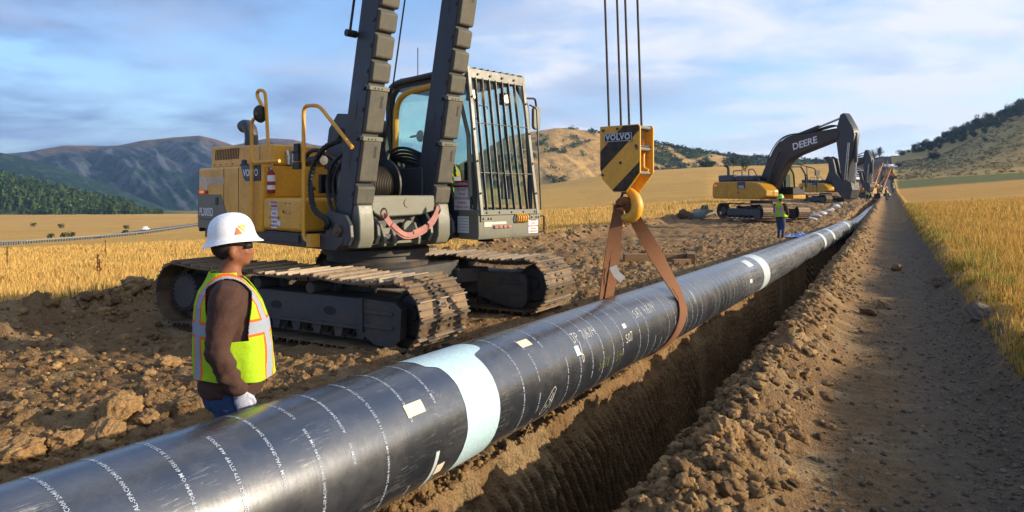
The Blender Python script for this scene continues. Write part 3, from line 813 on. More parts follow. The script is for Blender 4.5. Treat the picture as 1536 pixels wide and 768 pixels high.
# black chevrons, plate bolts, name plate, on the near plate
def clip(poly, a, bb, c):
    """keep a*x+b*z<=c"""
    out = []
    for i in range(len(poly)):
        p, q = poly[i], poly[(i+1) % len(poly)]
        dp = a*p[0]+bb*p[1]-c; dq = a*q[0]+bb*q[1]-c
        if dp <= 0: out.append(p)
        if dp*dq < 0:
            t = dp/(dp-dq); out.append((p[0]+(q[0]-p[0])*t, p[1]+(q[1]-p[1])*t))
    return out
q = B(); q.M = MB_.copy()
INS = [(x*.97, .4+(z-.4)*.975) for x, z in OUT]
for lo, hi in ((.49, .74), (-.30, .12)):
    p = INS
    # stripes run up to the right:  z - 0.95 x  between lo and hi
    p = clip(p, -.9, 1, hi); p = clip(p, .9, -1, -lo)
    if len(p) > 2: q.prism(p, -.1535, -.150, 'y')
q.build('black_stripe', paint('worn_black_paint', '1c1c1c', .6, grime=.5, gcol='8a6a20', scale=9), hb, smooth=False)
q = B(); q.M = MB_.copy()
for x, z in ((-.22, .75), (-.02, .76), (.2, .75), (-.225, .5), (-.23, .22), (.02, .36), (.22, .25), (.23, .55)): q = B(); q.M = MB_.copy(); q.cyl((x, -.165, z), (x, .20, z), .017, n=8); q.build('bolt', M_GREY, hb, bevel=.002)
q = B(); q.M = MB_.copy()
for z in (.77, .52, .24): q = B(); q.M = MB_.copy(); q.cyl((.235, -.15, z), (.235, .17, z), .02, n=10); q.build('spacer_rod', M_GUARD, hb)
q = B(); q.M = MB_.copy(); q.prism([(-.2, .61), (.18, .61), (.18, .71), (-.2, .71)], -.162, -.154, 'y')
npl = q.build('name_plate', M_BLACK, hb, bevel=.002)
T0 = MB_ @ Vector((-.01, -.1645, .66))
tx = text_on('lettering', 'VOLVO', M_TXTG, npl, T0, hr, hz_, .095, .004, spacing=1.1); 
q = B(); q.M = MB_.copy()
fr = [(-.195,.615),(.175,.615),(.175,.705),(-.195,.705)]
for i in range(4): q.box(min(fr[i][0], fr[(i+1)%4][0])-.003, max(fr[i][0], fr[(i+1)%4][0])+.003, -.1655, -.162, min(fr[i][1], fr[(i+1)%4][1])-.003, max(fr[i][1], fr[(i+1)%4][1])+.003)
q.build('plate_border', M_TXTG, npl, smooth=False)
M_ORSH = paint('orange_sheave', 'b86a18', .5, grime=.5, gcol='4a3418')
q = B()
for y in (-.06, .05):
    q.M = MB_ @ Matrix.Translation((0, y, .56)); q.lathe([(.05, -.035), (.2, -.035), (.215, -.03), (.19, -.012), (.185, 0), (.19, .012), (.215, .03), (.2, .035), (.05, .035)], 32, axis='y')
q.build('sheave', M_ORSH, hb)
for y in (-.149, .149):
    q = B(); q.M = MB_.copy(); s_ = .05 if y < 0 else -.05
    q.tube([(.18, y+s_*.3, .48), (.18, y+s_, .46), (.18, y+s_, .30), (.245, y+s_*.9, .27)], .02, 8, bend=.03); q.build('rope_guard', M_YEL, hb)
# hook: thick curved blade
C0 = Vector((.04, 0, -.14))
def hookpt(x, z): return C0+hr*x*.9+hz_*z
path = [(-.03,.20),(.05,.17),(.13,.09),(.165,-.02),(.145,-.13),(.07,-.20),(-.03,-.215),(-.12,-.17),(-.175,-.09),(-.20,.01)]
rad = [.035,.055,.07,.08,.08,.075,.06,.048,.036,.014]
pts = [hookpt(x-.04, z*.85+.02) for x, z in path]
q = B(); pts2 = []; r2 = []
for i in range(len(pts)-1):
    for k in range(4): pts2.append(pts[i].lerp(pts[i+1], k/4)); r2.append(rad[i]+(rad[i+1]-rad[i])*k/4)
pts2.append(pts[-1]); r2.append(rad[-1])
q.tube(pts2, r2, 14); hook = q.build('hook', M_YEL, hb)
md = hook.modifiers.new('s', 'SMOOTH'); md.iterations = 6; md.factor = .5
q = B(); q.cyl(hookpt(-.06, .13), hookpt(-.06, .26), .05, .045, 14); q.build('hook_shank', M_GREY, hook)
q = B(); q.tube([hookpt(-.09, .16), hookpt(-.13, .08), hookpt(-.13, .0)], .016, 8); q.tube([hookpt(-.05, .17), hookpt(.02, .03), hookpt(.11, -.2)], .006, 6); q.cyl(hookpt(-.12, .19)-hv*.05, hookpt(-.12, .19)+hv*.05, .018, n=8)
q.build('safety_latch', M_GREY, hook)
for x, y in ((-.19, -.06), (.19-.28, .05), (.09, -.06), (.19, .05)):
    q = B(); p0 = MB_ @ Vector((x, y, .6)); p1 = p0+Vector((-.28, .0, 8.6))
    q.cyl(p0, p1, .0135, n=8); q.build('hoist_rope', M_ROPE, hb)
for o in [c for c in list(COL.objects) if c.parent is hb]:
    if o.type == 'MESH' and o is not hook and o.name.startswith(('side_plate', 'black_stripe', 'bolt', 'spacer', 'name_plate', 'sheave', 'rope_guard', 'hoist')): pass
# ------------------------------------------------------------------ tracked machines
def track_path(A, zc, rf, rr, sag=.05, n=220):
    """closed side profile (x, z, tangent angle) of a crawler chain"""
    p = []
    x1, x0 = A/2, -A/2
    for k in range(40):
        t = math.pi/2-math.pi*k/39; p.append((x1+rf*math.cos(t), zc+rf*math.sin(t)))
    for k in range(1, 50): p.append((x1-(x1-x0)*k/50, zc-rf))
    for k in range(40):
        t = -math.pi/2-math.pi*k/39; p.append((x0+rr*math.cos(t), zc+rr*math.sin(t)))
    for k in range(1, 60):
        u = k/60; p.append((x0+(x1-x0)*u, zc+rr+(rf-rr)*u-sag*abs(math.sin(u*math.pi*3))**1.0*1.0+.0))
    p = np.array(p+[p[0]]); s = np.r_[0, np.cumsum(np.hypot(*np.diff(p, axis=0).T))]
    return p, s
def undercarriage(root, A, zc, rf, rr, sides, M=None, nshoe=46, detail=True, mats=None, sag=.045):
    """sides: list of (y0,y1,outward sign)"""
    M = M or Matrix.Identity(4)
    mS, mF = mats or (M_SHOE, M_FRAME)
    for y0, y1, sg in sides:
        p, s = track_path(A, zc, rf, rr, sag); Ltot = s[-1]; pitch = Ltot/nshoe
        q = B(); q.M = M.copy(); ge = B(); ge.M = M.copy()
        for k in range(nshoe):
            u = (k+.5)*pitch
            x = np.interp(u, s, p[:, 0]); z = np.interp(u, s, p[:, 1])
            a = math.atan2(np.interp(u+pitch*.4, s, p[:, 1])-np.interp(u-pitch*.4, s, p[:, 1]), np.interp(u+pitch*.4, s, p[:, 0])-np.interp(u-pitch*.4, s, p[:, 0]))
            # local: x along chain, z outward (chain runs clockwise: outward = left of motion)
            T = Matrix.Translation((x, 0, z)) @ Matrix.Rotation(-a, 4, 'Y')
            h = pitch*.49
            q.box(-h, h, y0, y1, -.028, -.010, T)
            if detail:
                for gx, gh in ((0, .020), (h*.80, .020)):
                    q.prism([(gx-.011, -.010), (gx+.011, -.010), (gx+.006, gh), (gx-.006, gh)], y0+.004, y1-.004, 'y', T)
                gx = -h*.86; ge.prism([(gx-.014, -.010), (gx+.014, -.010), (gx+.008, .034), (gx-.008, .034)], y0+.004, y1-.004, 'y', T)
                # chain link below the shoe
                ym = (y0+y1)/2
                for yo in (-.13, .09): q.box(-h*.9, h*.9, ym+yo, ym+yo+.04, -.115, -.028, T)
            else:
                q.prism([(-.02, -.010), (.02, -.010), (.01, .03), (-.01, .03)], y0, y1, 'y', T)
        trk = q.build('crawler_track', mS, root, smooth=False)
        if detail: ge.build('grouser_edge', M_EDGE, trk, smooth=False)
        if detail:
            # bolt pairs and mud slots on each shoe
            q = B(); q.M = M.copy(); ym = (y0+y1)/2
            for k in range(nshoe):
                u = (k+.5)*pitch
                x = np.interp(u, s, p[:, 0]); z = np.interp(u, s, p[:, 1])
                a = math.atan2(np.interp(u+pitch*.4, s, p[:, 1])-np.interp(u-pitch*.4, s, p[:, 1]), np.interp(u+pitch*.4, s, p[:, 0])-np.interp(u-pitch*.4, s, p[:, 0]))
                T = Matrix.Translation((x, 0, z)) @ Matrix.Rotation(-a, 4, 'Y')
                for yo in (-.13, .09):
                    q.cyl((pitch*.19, ym+yo+.02, -.012), (pitch*.19, ym+yo+.02, .008), .022, n=6, M=T)
                    q.cyl((-pitch*.22, ym+yo+.02, -.012), (-pitch*.22, ym+yo+.02, .008), .022, n=6, M=T)
                q.box(-pitch*.18, pitch*.12, ym-.05, ym+.05, -.012, -.0065, T)
            q.build('shoe_bolt', M_BLACK, root, smooth=False)
        # frame
        ym = (y0+y1)/2; w = (y1-y0)*.31; ins = .14
        zt = zc+rr*.36; zb = zc-rf+.10; xf = A/2-rf*.15; xr = -A/2+rr*.95
        q = B(); q.M = M.copy()
        ya, yb = ym-w, ym+w
        if sg < 0: ya = y0+ins
        else: yb = y1-ins
        q.prism([(ya, zb+.14), (ya, zt-.16), (ya+(.05 if sg < 0 else .12), zt), (yb-(.05 if sg > 0 else .12), zt), (yb, zt-.16), (yb, zb+.14)], xr, xf-.34, 'x')
        fr = q.build('track_frame', mF, root, bevel=.012)
        # idler guard: thick box at the front, with two ribs
        q = B(); q.M = M.copy()
        ye = (ya-.03) if sg < 0 else (yb+.03)
        yi = ya+.10 if sg < 0 else yb-.10
        q.prism([(xf-.48, zb+.05), (xf-.30, zb-.05), (xf-.02, zb-.06), (xf+.10, zb+.05), (xf+.12, zt-.08), (xf+.02, zt+.0), (xf-.50, zt+.02)], min(ye, yi), max(ye, yi), 'y')
        q.build('idler_guard', mF, fr, bevel=.01)
        q = B(); q.M = M.copy(); y_a, y_b = (yb-.05, yb+.06) if sg < 0 else (ya-.06, ya+.05)
        q.prism([(xf-.9, zb+.10), (xf-.30, zb-.05), (xf-.02, zb-.06), (xf+.06, zb+.05), (xf+.06, zt-.08), (xf+.02, zt+.0), (xf-.9, zt+.02)], y_a, y_b, 'y'); q.build('idler_guard', mF, fr, bevel=.01)
        if detail:
            q = B(); q.M = M.copy(); ye2 = y_b+.02 if sg < 0 else y_a-.02; ye3 = y_b if sg < 0 else y_a
            for zz in (zt-.14, zb+.19): q.box(xf-.62, xf+.0, min(ye2, ye3), max(ye2, ye3), zz-.022, zz+.022)
            q.build('frame_rib', mF, fr, bevel=.004)
        if detail:
            q = B(); q.M = M.copy(); yo = ye-.022 if sg < 0 else ye+.022
            for zz in (zt-.14, zb+.19): q.box(xf-.46, xf+.0, min(ye, yo), max(ye, yo), zz-.022, zz+.022)
            q.box(xf-.53, xf-.48, min(ye, yo)-.01, max(ye, yo)+.01, zb+.10, zt+.03)
            q.box(xr+.02, xf-.5, min(ye+.028*(-sg), yo), max(ye+.028*(-sg), yo), zb+.13, zb+.165)
            q.build('frame_rib', mF, fr, bevel=.004)
            q = B(); q.M = M.copy(); yq = ya-.004 if sg < 0 else yb+.004
            for xx in (-.05, .95):   # access holes: dark recessed plates
                q = B(); q.M = M.copy(); q.prism([(xx+.10*math.cos(t)*1.1, zc-.02+.055*math.sin(t)) for t in np.linspace(0, 2*math.pi, 16)[:-1]], min(yq, yq+.006), max(yq, yq+.006), 'y')
                q.build('access_hole', M_BLACK, fr, smooth=False)
            q = B(); q.M = M.copy()
            for xx in (-.5, .45):
                q = B(); q.M = M.copy(); q.prism([(xx+.14*math.cos(t), ym-.05*(-sg)*2+.07*math.sin(t)) for t in np.linspace(0, 2*math.pi, 16)[:-1]], zt+.001, zt+.004, 'z')
                q.build('top_opening', M_BLACK, fr, smooth=False)
        # idler and sprocket
        q = B(); q.M = M.copy()
        ri = rf-.12
        q.M = M @ Matrix.Translation((A/2, ym, zc)); q.lathe([(.0, -.14), (.09, -.14), (.1, -.09), (ri-.08, -.07), (ri-.05, -.10), (ri-.03, -.10), (ri-.025, -.05), (ri, -.045), (ri, .045), (ri-.025, .05), (ri-.03, .10), (ri-.05, .10), (ri-.08, .07), (.1, .09), (.09, .14), (0, .14)], 36, axis='y')
        q.build('idler', mF, root)
        q = B(); q.M = M @ Matrix.Translation((-A/2, ym, zc))
        rs = rr-.10; nt_t = 22; prof = []
        for k in range(nt_t*4):
            t = 2*math.pi*k/(nt_t*4); prof.append(((rs if k % 4 in (0, 1) else rs-.05)*math.cos(t), (rs if k % 4 in (0, 1) else rs-.05)*math.sin(t)))
        q.prism(prof, -.04, .04, 'y'); spk = q.build('sprocket', mF, root, bevel=.004 if detail else 0)
        q = B(); q.M = M @ Matrix.Translation((-A/2, ym, zc))
        out = (y0-ym+.16) if sg < 0 else (y1-ym-.16)
        rm = rr*.56
        pr = [(.0, out), (rm-.03, out), (rm, out+.03*(-sg)*1), (rm, -out*.2), (rm*.8, -out*.4)]
        q.lathe(pr, 40, axis='y')
        fd = q.build('final_drive', mF, spk)
        if detail:
            q = B(); q.M = M @ Matrix.Translation((-A/2, ym, zc))
            for k in range(24):
                t = 2*math.pi*k/24; x, z = (rm+.015)*math.cos(t), (rm+.015)*math.sin(t)
                q.cyl((x, out+.05*(-sg), z), (x, out-.005*(-sg), z), .014, n=6)
            q.lathe([(rm, out+.06*(-sg)), (rm+.035, out+.06*(-sg)), (rm+.035, out+.02*(-sg)), (rm, out+.02*(-sg))], 40, axis='y')
            q.build('hub_bolt', M_GREY, spk)
        # rollers
        nb_ = 9 if detail else 6
        for k in range(nb_):
            x = -A/2+.55+(A-1.15)*k/(nb_-1); zr = zc-rf+.155
            q = B(); q.M = M @ Matrix.Translation((x, ym, zr))
            q.lathe([(0, -.24), (.06, -.24), (.06, -.18), (.10, -.17), (.10, -.13), (.075, -.12), (.075, .12), (.10, .13), (.10, .17), (.06, .18), (.06, .24), (0, .24)], 18 if detail else 10, axis='y')
            q.build('track_roller', mF, root)
            if detail:
                q = B(); q.M = M.copy(); yy = (ya+.0) if sg < 0 else yb
                q.prism([(x-.10, zr+.12), (x+.10, zr+.12), (x+.05, zr-.05), (x-.05, zr-.05)], yy-.03, yy+.03, 'y'); q.build('roller_bracket', mF, fr, bevel=.005)
        for x in ((-A*.11), (A*.135)):
            q = B(); q.M = M.copy(); zz = zc+rr-.195-sag*.5
            yo = y0+.16 if sg < 0 else y1-.16
            q.M = M @ Matrix.Translation((x, 0, zz))
            q.lathe([(0, yo), (.075, yo), (.085, yo-.02*sg), (.085, ym), (.06, ym+.1*(-sg)*-1)], 20, axis='y')
            q.build('carrier_roller', mF, root)
            q = B(); q.M = M.copy(); q.box(x+.03, x+.15, ym-.02, ym+.10, zt-.02, zz+.05); q.build('roller_post', mF, fr, bevel=.006)
def rotz(a): return Matrix.Rotation(R(a), 4, 'Z')

# ================================================================== the pipelayer
PL = empty('pipelayer', (-2.23, 11.25, 0), R(-29.5))
tag(PL, 'large yellow pipelayer crane with twin dark boom legs standing beside the near worker', 'pipelayer')
undercarriage(PL, 4.23, .475, .44, .47, [(-2.18, -1.16, -1), (1.15, 2.17, 1)], nshoe=50)
# car body between the tracks: X shaped box with round base
q = B()
q.prism([(-.9, -1.1), (.9, -1.1), (.9, 1.1), (-.9, 1.1)], .50, .84, 'z')
for sx_ in (-1, 1):
    for sy in (-1, 1): q.prism([(sx_*.3, sy*.9), (sx_*1.0, sy*.9), (sx_*1.25, sy*1.5), (sx_*.55, sy*1.5)][::1], .48, .72, 'z')
q.build('car_body', M_FRAME, PL, bevel=.02)
q = B(); q.lathe([(.0, .8), (.82, .8), (.85, .9), (.80, .93), (.80, 1.02), (.86, 1.03), (.86, 1.12), (.78, 1.16), (0, 1.16)], 64)
q.build('slew_ring', M_FRAME, PL)
UM = rotz(-14.0)
def UB():
    q = B(); q.M = UM.copy(); return q
def up(q_, l, z): return UM @ Vector((q_, l, z))
def ubox(name, mat, x0, x1, y0, y1, z0, z1, bevel=.015, parent=None, seg=2):
    q = UB(); q.box(x0, x1, y0, y1, z0, z1); return q.build(name, mat, parent or PL, bevel=bevel, seg=seg)
# deck frame
q = UB(); q.prism([(-3.3, 1.20), (1.05, 1.20), (1.25, 1.32), (1.25, 1.41), (-3.3, 1.41)], -1.44, .60, 'y'); q.box(-3.3, .2, .60, 1.9, 1.20, 1.41)
deck = q.build('deck_frame', M_GREY, PL, bevel=.012)
q = UB()
for a, b_ in ((-1.0, .1),): q.box(a, b_, -1.47, -1.44, 1.26, 1.38)
q.box(.28, .36, -1.50, -1.44, 1.24, 1.40); q.box(.40, .44, -1.49, -1.44, 1.25, 1.39)
q.build('step_plate', M_FRAME, deck, bevel=.006)
# engine housing with rounded tail
def rrect(x0, x1, y0, y1, r, n=6, cs=(1, 1, 1, 1)):
    out = []
    for (cx, cy, a0, on) in ((x1-r, y1-r, 0, cs[0]), (x0+r, y1-r, 90, cs[1]), (x0+r, y0+r, 180, cs[2]), (x1-r, y0+r, 270, cs[3])):
        if not on: out.append((cx+(r if a0 in (0, 270) else -r), cy+(r if a0 in (0, 90) else -r))); continue
        for k in range(n+1):
            t = R(a0+90*k/n); out.append((cx+r*math.cos(t), cy+r*math.sin(t)))
    return out
q = UB(); q.prism(rrect(-3.44, -1.0, -1.50, 1.92, .06, 5, (0, 0, 0, 0)), 1.37, 2.46, 'z')
body = q.build('engine_housing', M_YEL, PL, bevel=.05, seg=4)
q = UB(); q.prism(rrect(-3.66, -3.445, -1.47, 1.90, .2, 8, (0, 1, 1, 0)), 1.30, 2.44, 'z')
q.build('counterweight', M_GREY, PL, bevel=.05, seg=4)
# panel seams: narrow recess strips standing 2 mm proud, dark
for x0_, x1_, z0_, z1_ in ((-2.366, -2.354, 1.40, 2.43), (-1.806, -1.794, 1.40, 2.43), (-3.43, -2.37, 1.525, 1.54)):
    q = UB(); q.box(x0_, x1_, -1.5035, -1.4985, z0_, z1_); q.build('panel_seam', M_BLACK, body, smooth=False)
q = UB(); q.prism([(-3.44, 1.545), (-2.20, 1.545), (-2.24, 1.66), (-2.47, 1.98), (-3.44, 1.98)], -1.512, -1.49, 'y')
door = q.build('service_door', M_LGREY, body, bevel=.006)
q = UB(); q.box(-2.66, -2.56, -1.525, -1.51, 1.80, 1.93); q.build('door_latch', M_BLACK, door, bevel=.004)
q = UB(); q.box(-3.44, -2.30, -1.508, -1.49, 1.375, 1.523); q.build('lower_panel', M_LGREY, body, bevel=.004)
q = UB(); q.prism([(-1.70, 2.455), (-1.02, 2.455), (-1.02, 2.20), (-1.52, 2.20), (-1.60, 2.25)], -1.510, -1.49, 'y')
vp = q.build('name_plate', M_NAVY, body, bevel=.003)
def utext(name, txt, mat, parent, q_, l, z, size, off=.0, face='side', align='CENTER', spacing=1., squash=1.0):
    """on the road-facing side (reading toward the front) or on a front-facing plane"""
    r = UM.to_3x3() @ (Vector((1, 0, 0)) if face == 'side' else Vector((0, 1, 0)))
    return text_on(name, txt, mat, parent, up(q_, l, z), r, (0, 0, 1), size, off, align, spacing, squash)
utext('lettering', 'VOLVO', M_TXTW, vp, -1.34, -1.513, 2.33, .155, .005, squash=1.0)
utext('lettering', 'PL3005D', M_TXTW, door, -3.06, -1.515, 1.66, .20, .005, squash=.78)
utext('lettering', 'CANYON', M_TXTG, body, -2.72, -1.504, 2.22, .17, .004)
utext('lettering', 'PIPELINE', M_TXTG, body, -2.72, -1.504, 2.12, .05, .001)
q = UB()
q.prism([(-3.36, 2.12), (-3.30, 2.12), (-3.30, 2.30), (-3.36, 2.30)], -1.5035, -1.499, 'y')
q.prism([(-3.28, 2.30), (-3.16, 2.30), (-3.12, 2.24), (-3.16, 2.18), (-3.24, 2.18), (-3.24, 2.22), (-3.19, 2.22), (-3.17, 2.24), (-3.19, 2.26), (-3.28, 2.26)], -1.5035, -1.499, 'y')
q.prism([(-3.24, 2.14), (-3.10, 2.06), (-3.06, 2.06), (-3.06, 2.28), (-3.10, 2.28), (-3.10, 2.12), (-3.24, 2.18)], -1.5035, -1.499, 'y')
q.build('company_emblem', M_TXTG, body, smooth=False)
q = UB(); q.box(-3.42, -3.02, -1.525, -1.50, 1.995, 2.05); q.build('marker_light', M_RED, body, bevel=.006)
q = UB(); q.box(-3.32, -3.12, -1.532, -1.52, 2.0, 2.045); q.build('lamp_lens', M_AMBER, body, bevel=.004)
utext('lettering', '300D', M_TXTD, body, -1.33, -1.504, 2.15, .07, .0005)
# raised hood on top with louvres
q = UB(); q.prism([(-3.36, 2.46), (-.985, 2.46), (-.985, 2.79), (-3.30, 2.86), (-3.36, 2.82)], -1.30, 1.5, 'y')
hood = q.build('engine_hood', M_YEL, PL, bevel=.03, seg=3)
q = UB()
for k in range(15):
    x = -3.18+k*.066; q.prism([(x, 2.60), (x+.03, 2.60), (x+.055, 2.79), (x+.025, 2.79)], -1.3065, -1.299, 'y')
q.build('louvre', M_BLACK, hood, smooth=False)
q = UB()
for x in (-3.2, -2.95, -2.7, -2.45): q.cyl((x, -1.31, 2.52), (x, -1.29, 2.52), .012, n=8)
q.box(-1.45, -1.44, -1.3035, -1.299, 2.48, 2.80)
q.build('hood_bolt', M_GREY, hood)
q = UB(); q.tube([(-.94, -1.06, 2.47), (-.94, -1.06, 2.60), (-.95, -1.08, 2.70)], .035, 8); q.tube([(-.93, -1.0, 2.47), (-.93, -1.0, 2.72)], .02, 8); q.build('hood_latch', M_CHROME, hood)
q = UB(); q.lathe([(.07, 0), (.07, .03), (.045, .05), (.045, .10), (0, .12)], 14, Matrix.Translation((-1.8, -1.40, 2.455))); q.build('beacon', M_GREY, hood)
q = UB(); q.cyl((-3.0, -.7, 2.78), (-3.0, -.7, 2.98), .125, n=24)
q.tube([(-3.0, -.7, 2.9), (-3.0, -.7, 3.10), (-3.04, -.7, 3.20), (-3.14, -.7, 3.27), (-3.28, -.7, 3.285), (-3.34, -.7, 3.27)], .12, 20)
q.build('exhaust_stack', M_GREY, hood)
q = UB(); q.cyl((-3.341, -.7, 3.268), (-3.347, -.7, 3.265), .10, n=20); q.build('exhaust_mouth', M_BLACK, hood)
# front wall and tool boxes
q = UB(); q.box(-.999, .22, -1.48, -.30, 1.42, 1.93); lb = q.build('tool_box', M_YEL, PL, bevel=.06, seg=4)
q = UB(); q.box(-1.0, -.985, -1.42, .3, 1.95, 2.44); q.build('front_bulkhead', M_YEL, PL, bevel=.004)
q = UB()
for l_, z in ((-.58, 2.36), (-.58, 2.08), (-.62, 2.30)): q.cyl((-.99, l_, z), (-.975, l_, z), .03, n=12)
q.cyl((-.32, -1.485, 1.72), (-.32, -1.475, 1.72), .025, n=10)
for x, z in ((-.25, 1.85), (-.12, 1.85), (-.25, 1.70), (-.12, 1.70)): q.cyl((x, -1.486, z), (x, -1.478, z), .012, n=8)
q.build('bolt', M_GREY, lb)
def warn(parent, q_, l, z, w, h, face='side', txt=('DO NOT', 'WALK', 'UNDER BOOM', 'DURING', 'OPERATION'), head='WARNING:'):
    e = .004
    qq = UB()
    if face == 'side': qq.box(q_-w/2, q_+w/2, l-e, l, z-h/2, z+h/2)
    else: qq.box(q_, q_+e, l-w/2, l+w/2, z-h/2, z+h/2)
    lab = qq.build('warning_label', M_WHITE, parent, smooth=False)
    qq = UB()
    if face == 'side': qq.box(q_-w/2+.004, q_+w/2-.004, l-e-.002, l-e, z+h*.27, z+h/2-.004)
    else: qq.box(q_+e, q_+e+.002, l-w/2+.004, l+w/2-.004, z+h*.27, z+h/2-.004)
    qq.build('label_header', M_RED, lab, smooth=False)
    f = face
    ql = (q_, l-e-.0035) if f == 'side' else (q_+e+.0035, l)
    utext('lettering', head, M_TXTW, lab, ql[0], ql[1], z+h*.385, h*.15, .001, f)
    for i, t in enumerate(txt): utext('lettering', t, M_TXTR, lab, ql[0]+(.001 if f != 'side' else 0), ql[1]+(.001 if f == 'side' else 0), z+h*(.19-.15*i), h*.12, .0008, f)
warn(lb, -.60, -1.481, 1.67, .20, .42)
ubox('notice_label', M_WHITE, -.50, -.40, -1.487, -1.4855, 1.50, 1.58, 0, lb)
# handrails
q = UB(); l = -1.55
q.tube([(-1.22, l, 1.40), (-1.22, l, 3.17), (-.82, l+.02, 3.28), (-1.05, l, 3.57), (-.98, l, 3.64), (-.80, l+.02, 3.60), (-.80, l+.08, 2.55)], .028, 10, bend=.10)
q.tube([(-1.21, l, 2.75), (-1.19, l, 2.49), (-.50, l+.1, 2.50)], .028, 10, bend=.09)
q.build('handrail', M_YEL, PL)
q = UB()
q.tube([(.62, l+.02, 1.32), (.40, l, 1.32), (.40, l, 3.26), (.78, l+.02, 3.24), (1.42, l+.15, 2.62)], .028, 10, bend=.12)
q.box(.56, .68, -1.60, -1.45, 1.24, 1.42)
q.build('handrail', M_YEL, PL)
q = UB(); q.M = UM @ Matrix.Translation((-.84, -1.60, 3.24)) @ rotz(20); q.lathe([(0, -.03), (.10, -.03), (.135, -.005), (.14, .01), (.12, .035), (0, .05)], 28, axis='x')
mir = q.build('round_mirror', M_BLACK, PL)
q = UB(); q.tube([(.36, -1.6, 2.6), (.20, -1.6, 2.6)], .03, 8); q.box(.20, .38, -1.62, -1.56, 2.35, 2.45); q.box(.24, .36, -1.62, -1.57, 2.47, 2.72); q.tube([(.3, -1.6, 2.45), (.6, -1.4, 2.56), (1.0, -1.1, 2.52)], .006, 5)
q.build('camera_bracket', M_BLACK, PL, bevel=.004)
# extinguisher clipped to the front of the housing: a thing of its own
fe = empty('fire_extinguisher', tuple(PL.matrix_basis @ up(-.94, -1.36, 2.0)), R(-43.5)); 
tag(fe, 'red fire extinguisher clipped upright to the yellow engine housing', 'extinguisher')
fe.rotation_euler = (0, R(0), R(-43.5))
q = B(); q.lathe([(0, 0), (.055, 0), (.062, .015), (.062, .30), (.045, .345), (.02, .36), (.02, .38), (0, .38)], 24); ex = q.build('cylinder_body', M_RED, fe)
q = B(); q.lathe([(.0635, .06), (.0635, .13)], 24); q.lathe([(.0635, .19), (.0635, .29)], 24); q.build('paper_label', M_WHITE, ex)
q = B(); q.cyl((0, 0, .37), (0, 0, .41), .018); q.tube([(-.03, 0, .41), (.05, -.02, .42), (.11, -.03, .395)], .011, 8); q.tube([(-.02, 0, .40), (.03, -.02, .45), (.09, -.03, .46)], .009, 8); q.build('valve_handle', M_CHROME, fe)
q = B(); q.tube([(.0, 0, .40), (-.06, -.02, .38), (-.08, -.03, .28), (-.075, -.02, .12)], .01, 8); q.build('hose', M_BLACK, fe)
# mast plate and machinery behind the boom
q = UB(); q.prism([(-.6, 2.4), (-.45, 3.05), (-.2, 3.28), (.1, 3.25), (.3, 3.0), (.45, 2.4)], -.62, -.54, 'y'); q.prism([(-.6, 2.4), (-.45, 3.05), (-.2, 3.28), (.1, 3.25), (.3, 3.0), (.45, 2.4)], -.10, -.02, 'y')
q.box(-.5, .4, -.60, -.05, 1.40, 2.44); q.cyl((-.1, -.70, 2.95), (-.1, .05, 2.95), .09, n=20); q.cyl((.45, -.5, 3.0), (.45, -.2, 3.0), .16, n=24)
q.build('mast', M_GREY, PL, bevel=.01)
q = UB(); q.lathe([(.02, -.50), (.40, -.50), (.40, -.47), (.27, -.45), (.27, .03), (.40, .05), (.40, .08), (.02, .08)], 40, Matrix.Translation((.72, -.42, 2.12)), 'y')
wn = q.build('winch_drum', M_BLACK, PL)
q = UB()
for k in range(16): 
    pts = [(.72+.285*math.cos(t), -.86+k*.03, 2.12+.285*math.sin(t)) for t in np.linspace(0, 2*math.pi, 25)[:-1]]; q.tube(pts, .015, 5, closed=True)
q.build('wound_rope', M_ROPE, wn)
q = UB(); q.lathe([(.02, 0), (.36, 0), (.36, .025), (.02, .025)], 40, Matrix.Translation((.72, -.96, 2.12)), 'y'); q.build('drum_flange', M_GUARD, wn)
q = UB(); q.box(.2, 1.15, -.98, .05, 1.41, 1.72); q.box(.35, 1.1, .06, .16, 1.6, 2.4); q.build('winch_mount', M_GREY, PL, bevel=.012)
def corr(pts, r, name='hydraulic_hose', ribs=True, mat=None):
    P = [Vector(p) for p in pts]; # catmull
    Q = []
    for i in range(len(P)-1):
        a = P[max(i-1, 0)]; b_ = P[i]; c = P[i+1]; d = P[min(i+2, len(P)-1)]
        for k in range(14):
            t = k/14; Q.append(.5*((2*b_)+(c-a)*t+(2*a-5*b_+4*c-d)*t*t+(3*b_-a-3*c+d)*t**3))
    Q.append(P[-1]); q = UB(); rr = [r*(1.0 if (i % 2 == 0 or not ribs) else .8) for i in range(len(Q))]
    q.tube(Q, rr, 9); return q.build(name, mat or M_BLACK, PL)
corr([(.95, -1.30, 2.75), (.62, -1.38, 2.62), (.38, -1.42, 2.25), (.50, -1.45, 1.80), (.86, -1.45, 1.62), (.92, -1.5, 1.50)], .045)
corr([(1.0, -1.18, 2.62), (.78, -1.28, 2.45), (.66, -1.32, 2.15), (.82, -1.36, 1.80), (1.0, -1.38, 1.70)], .028, ribs=False)
corr([(1.0, -1.15, 2.55), (.84, -1.25, 2.38), (.74, -1.28, 2.10), (.9, -1.3, 1.78), (1.05, -1.34, 1.68)], .022, ribs=False)
corr([(-.5, -1.0, 2.45), (-.35, -1.05, 2.62), (-.05, -1.05, 2.66), (.2, -.9, 2.5), (.5, -.8, 2.3)], .035)
for k in range(6):
    corr([(.15, -.1+.04*k, 2.45+.03*k), (.5, .05+.05*k, 2.72-.05*k), (.9, .2+.05*k, 2.62-.06*k), (1.1, .45, 2.35-.05*k)], .024, ribs=False)
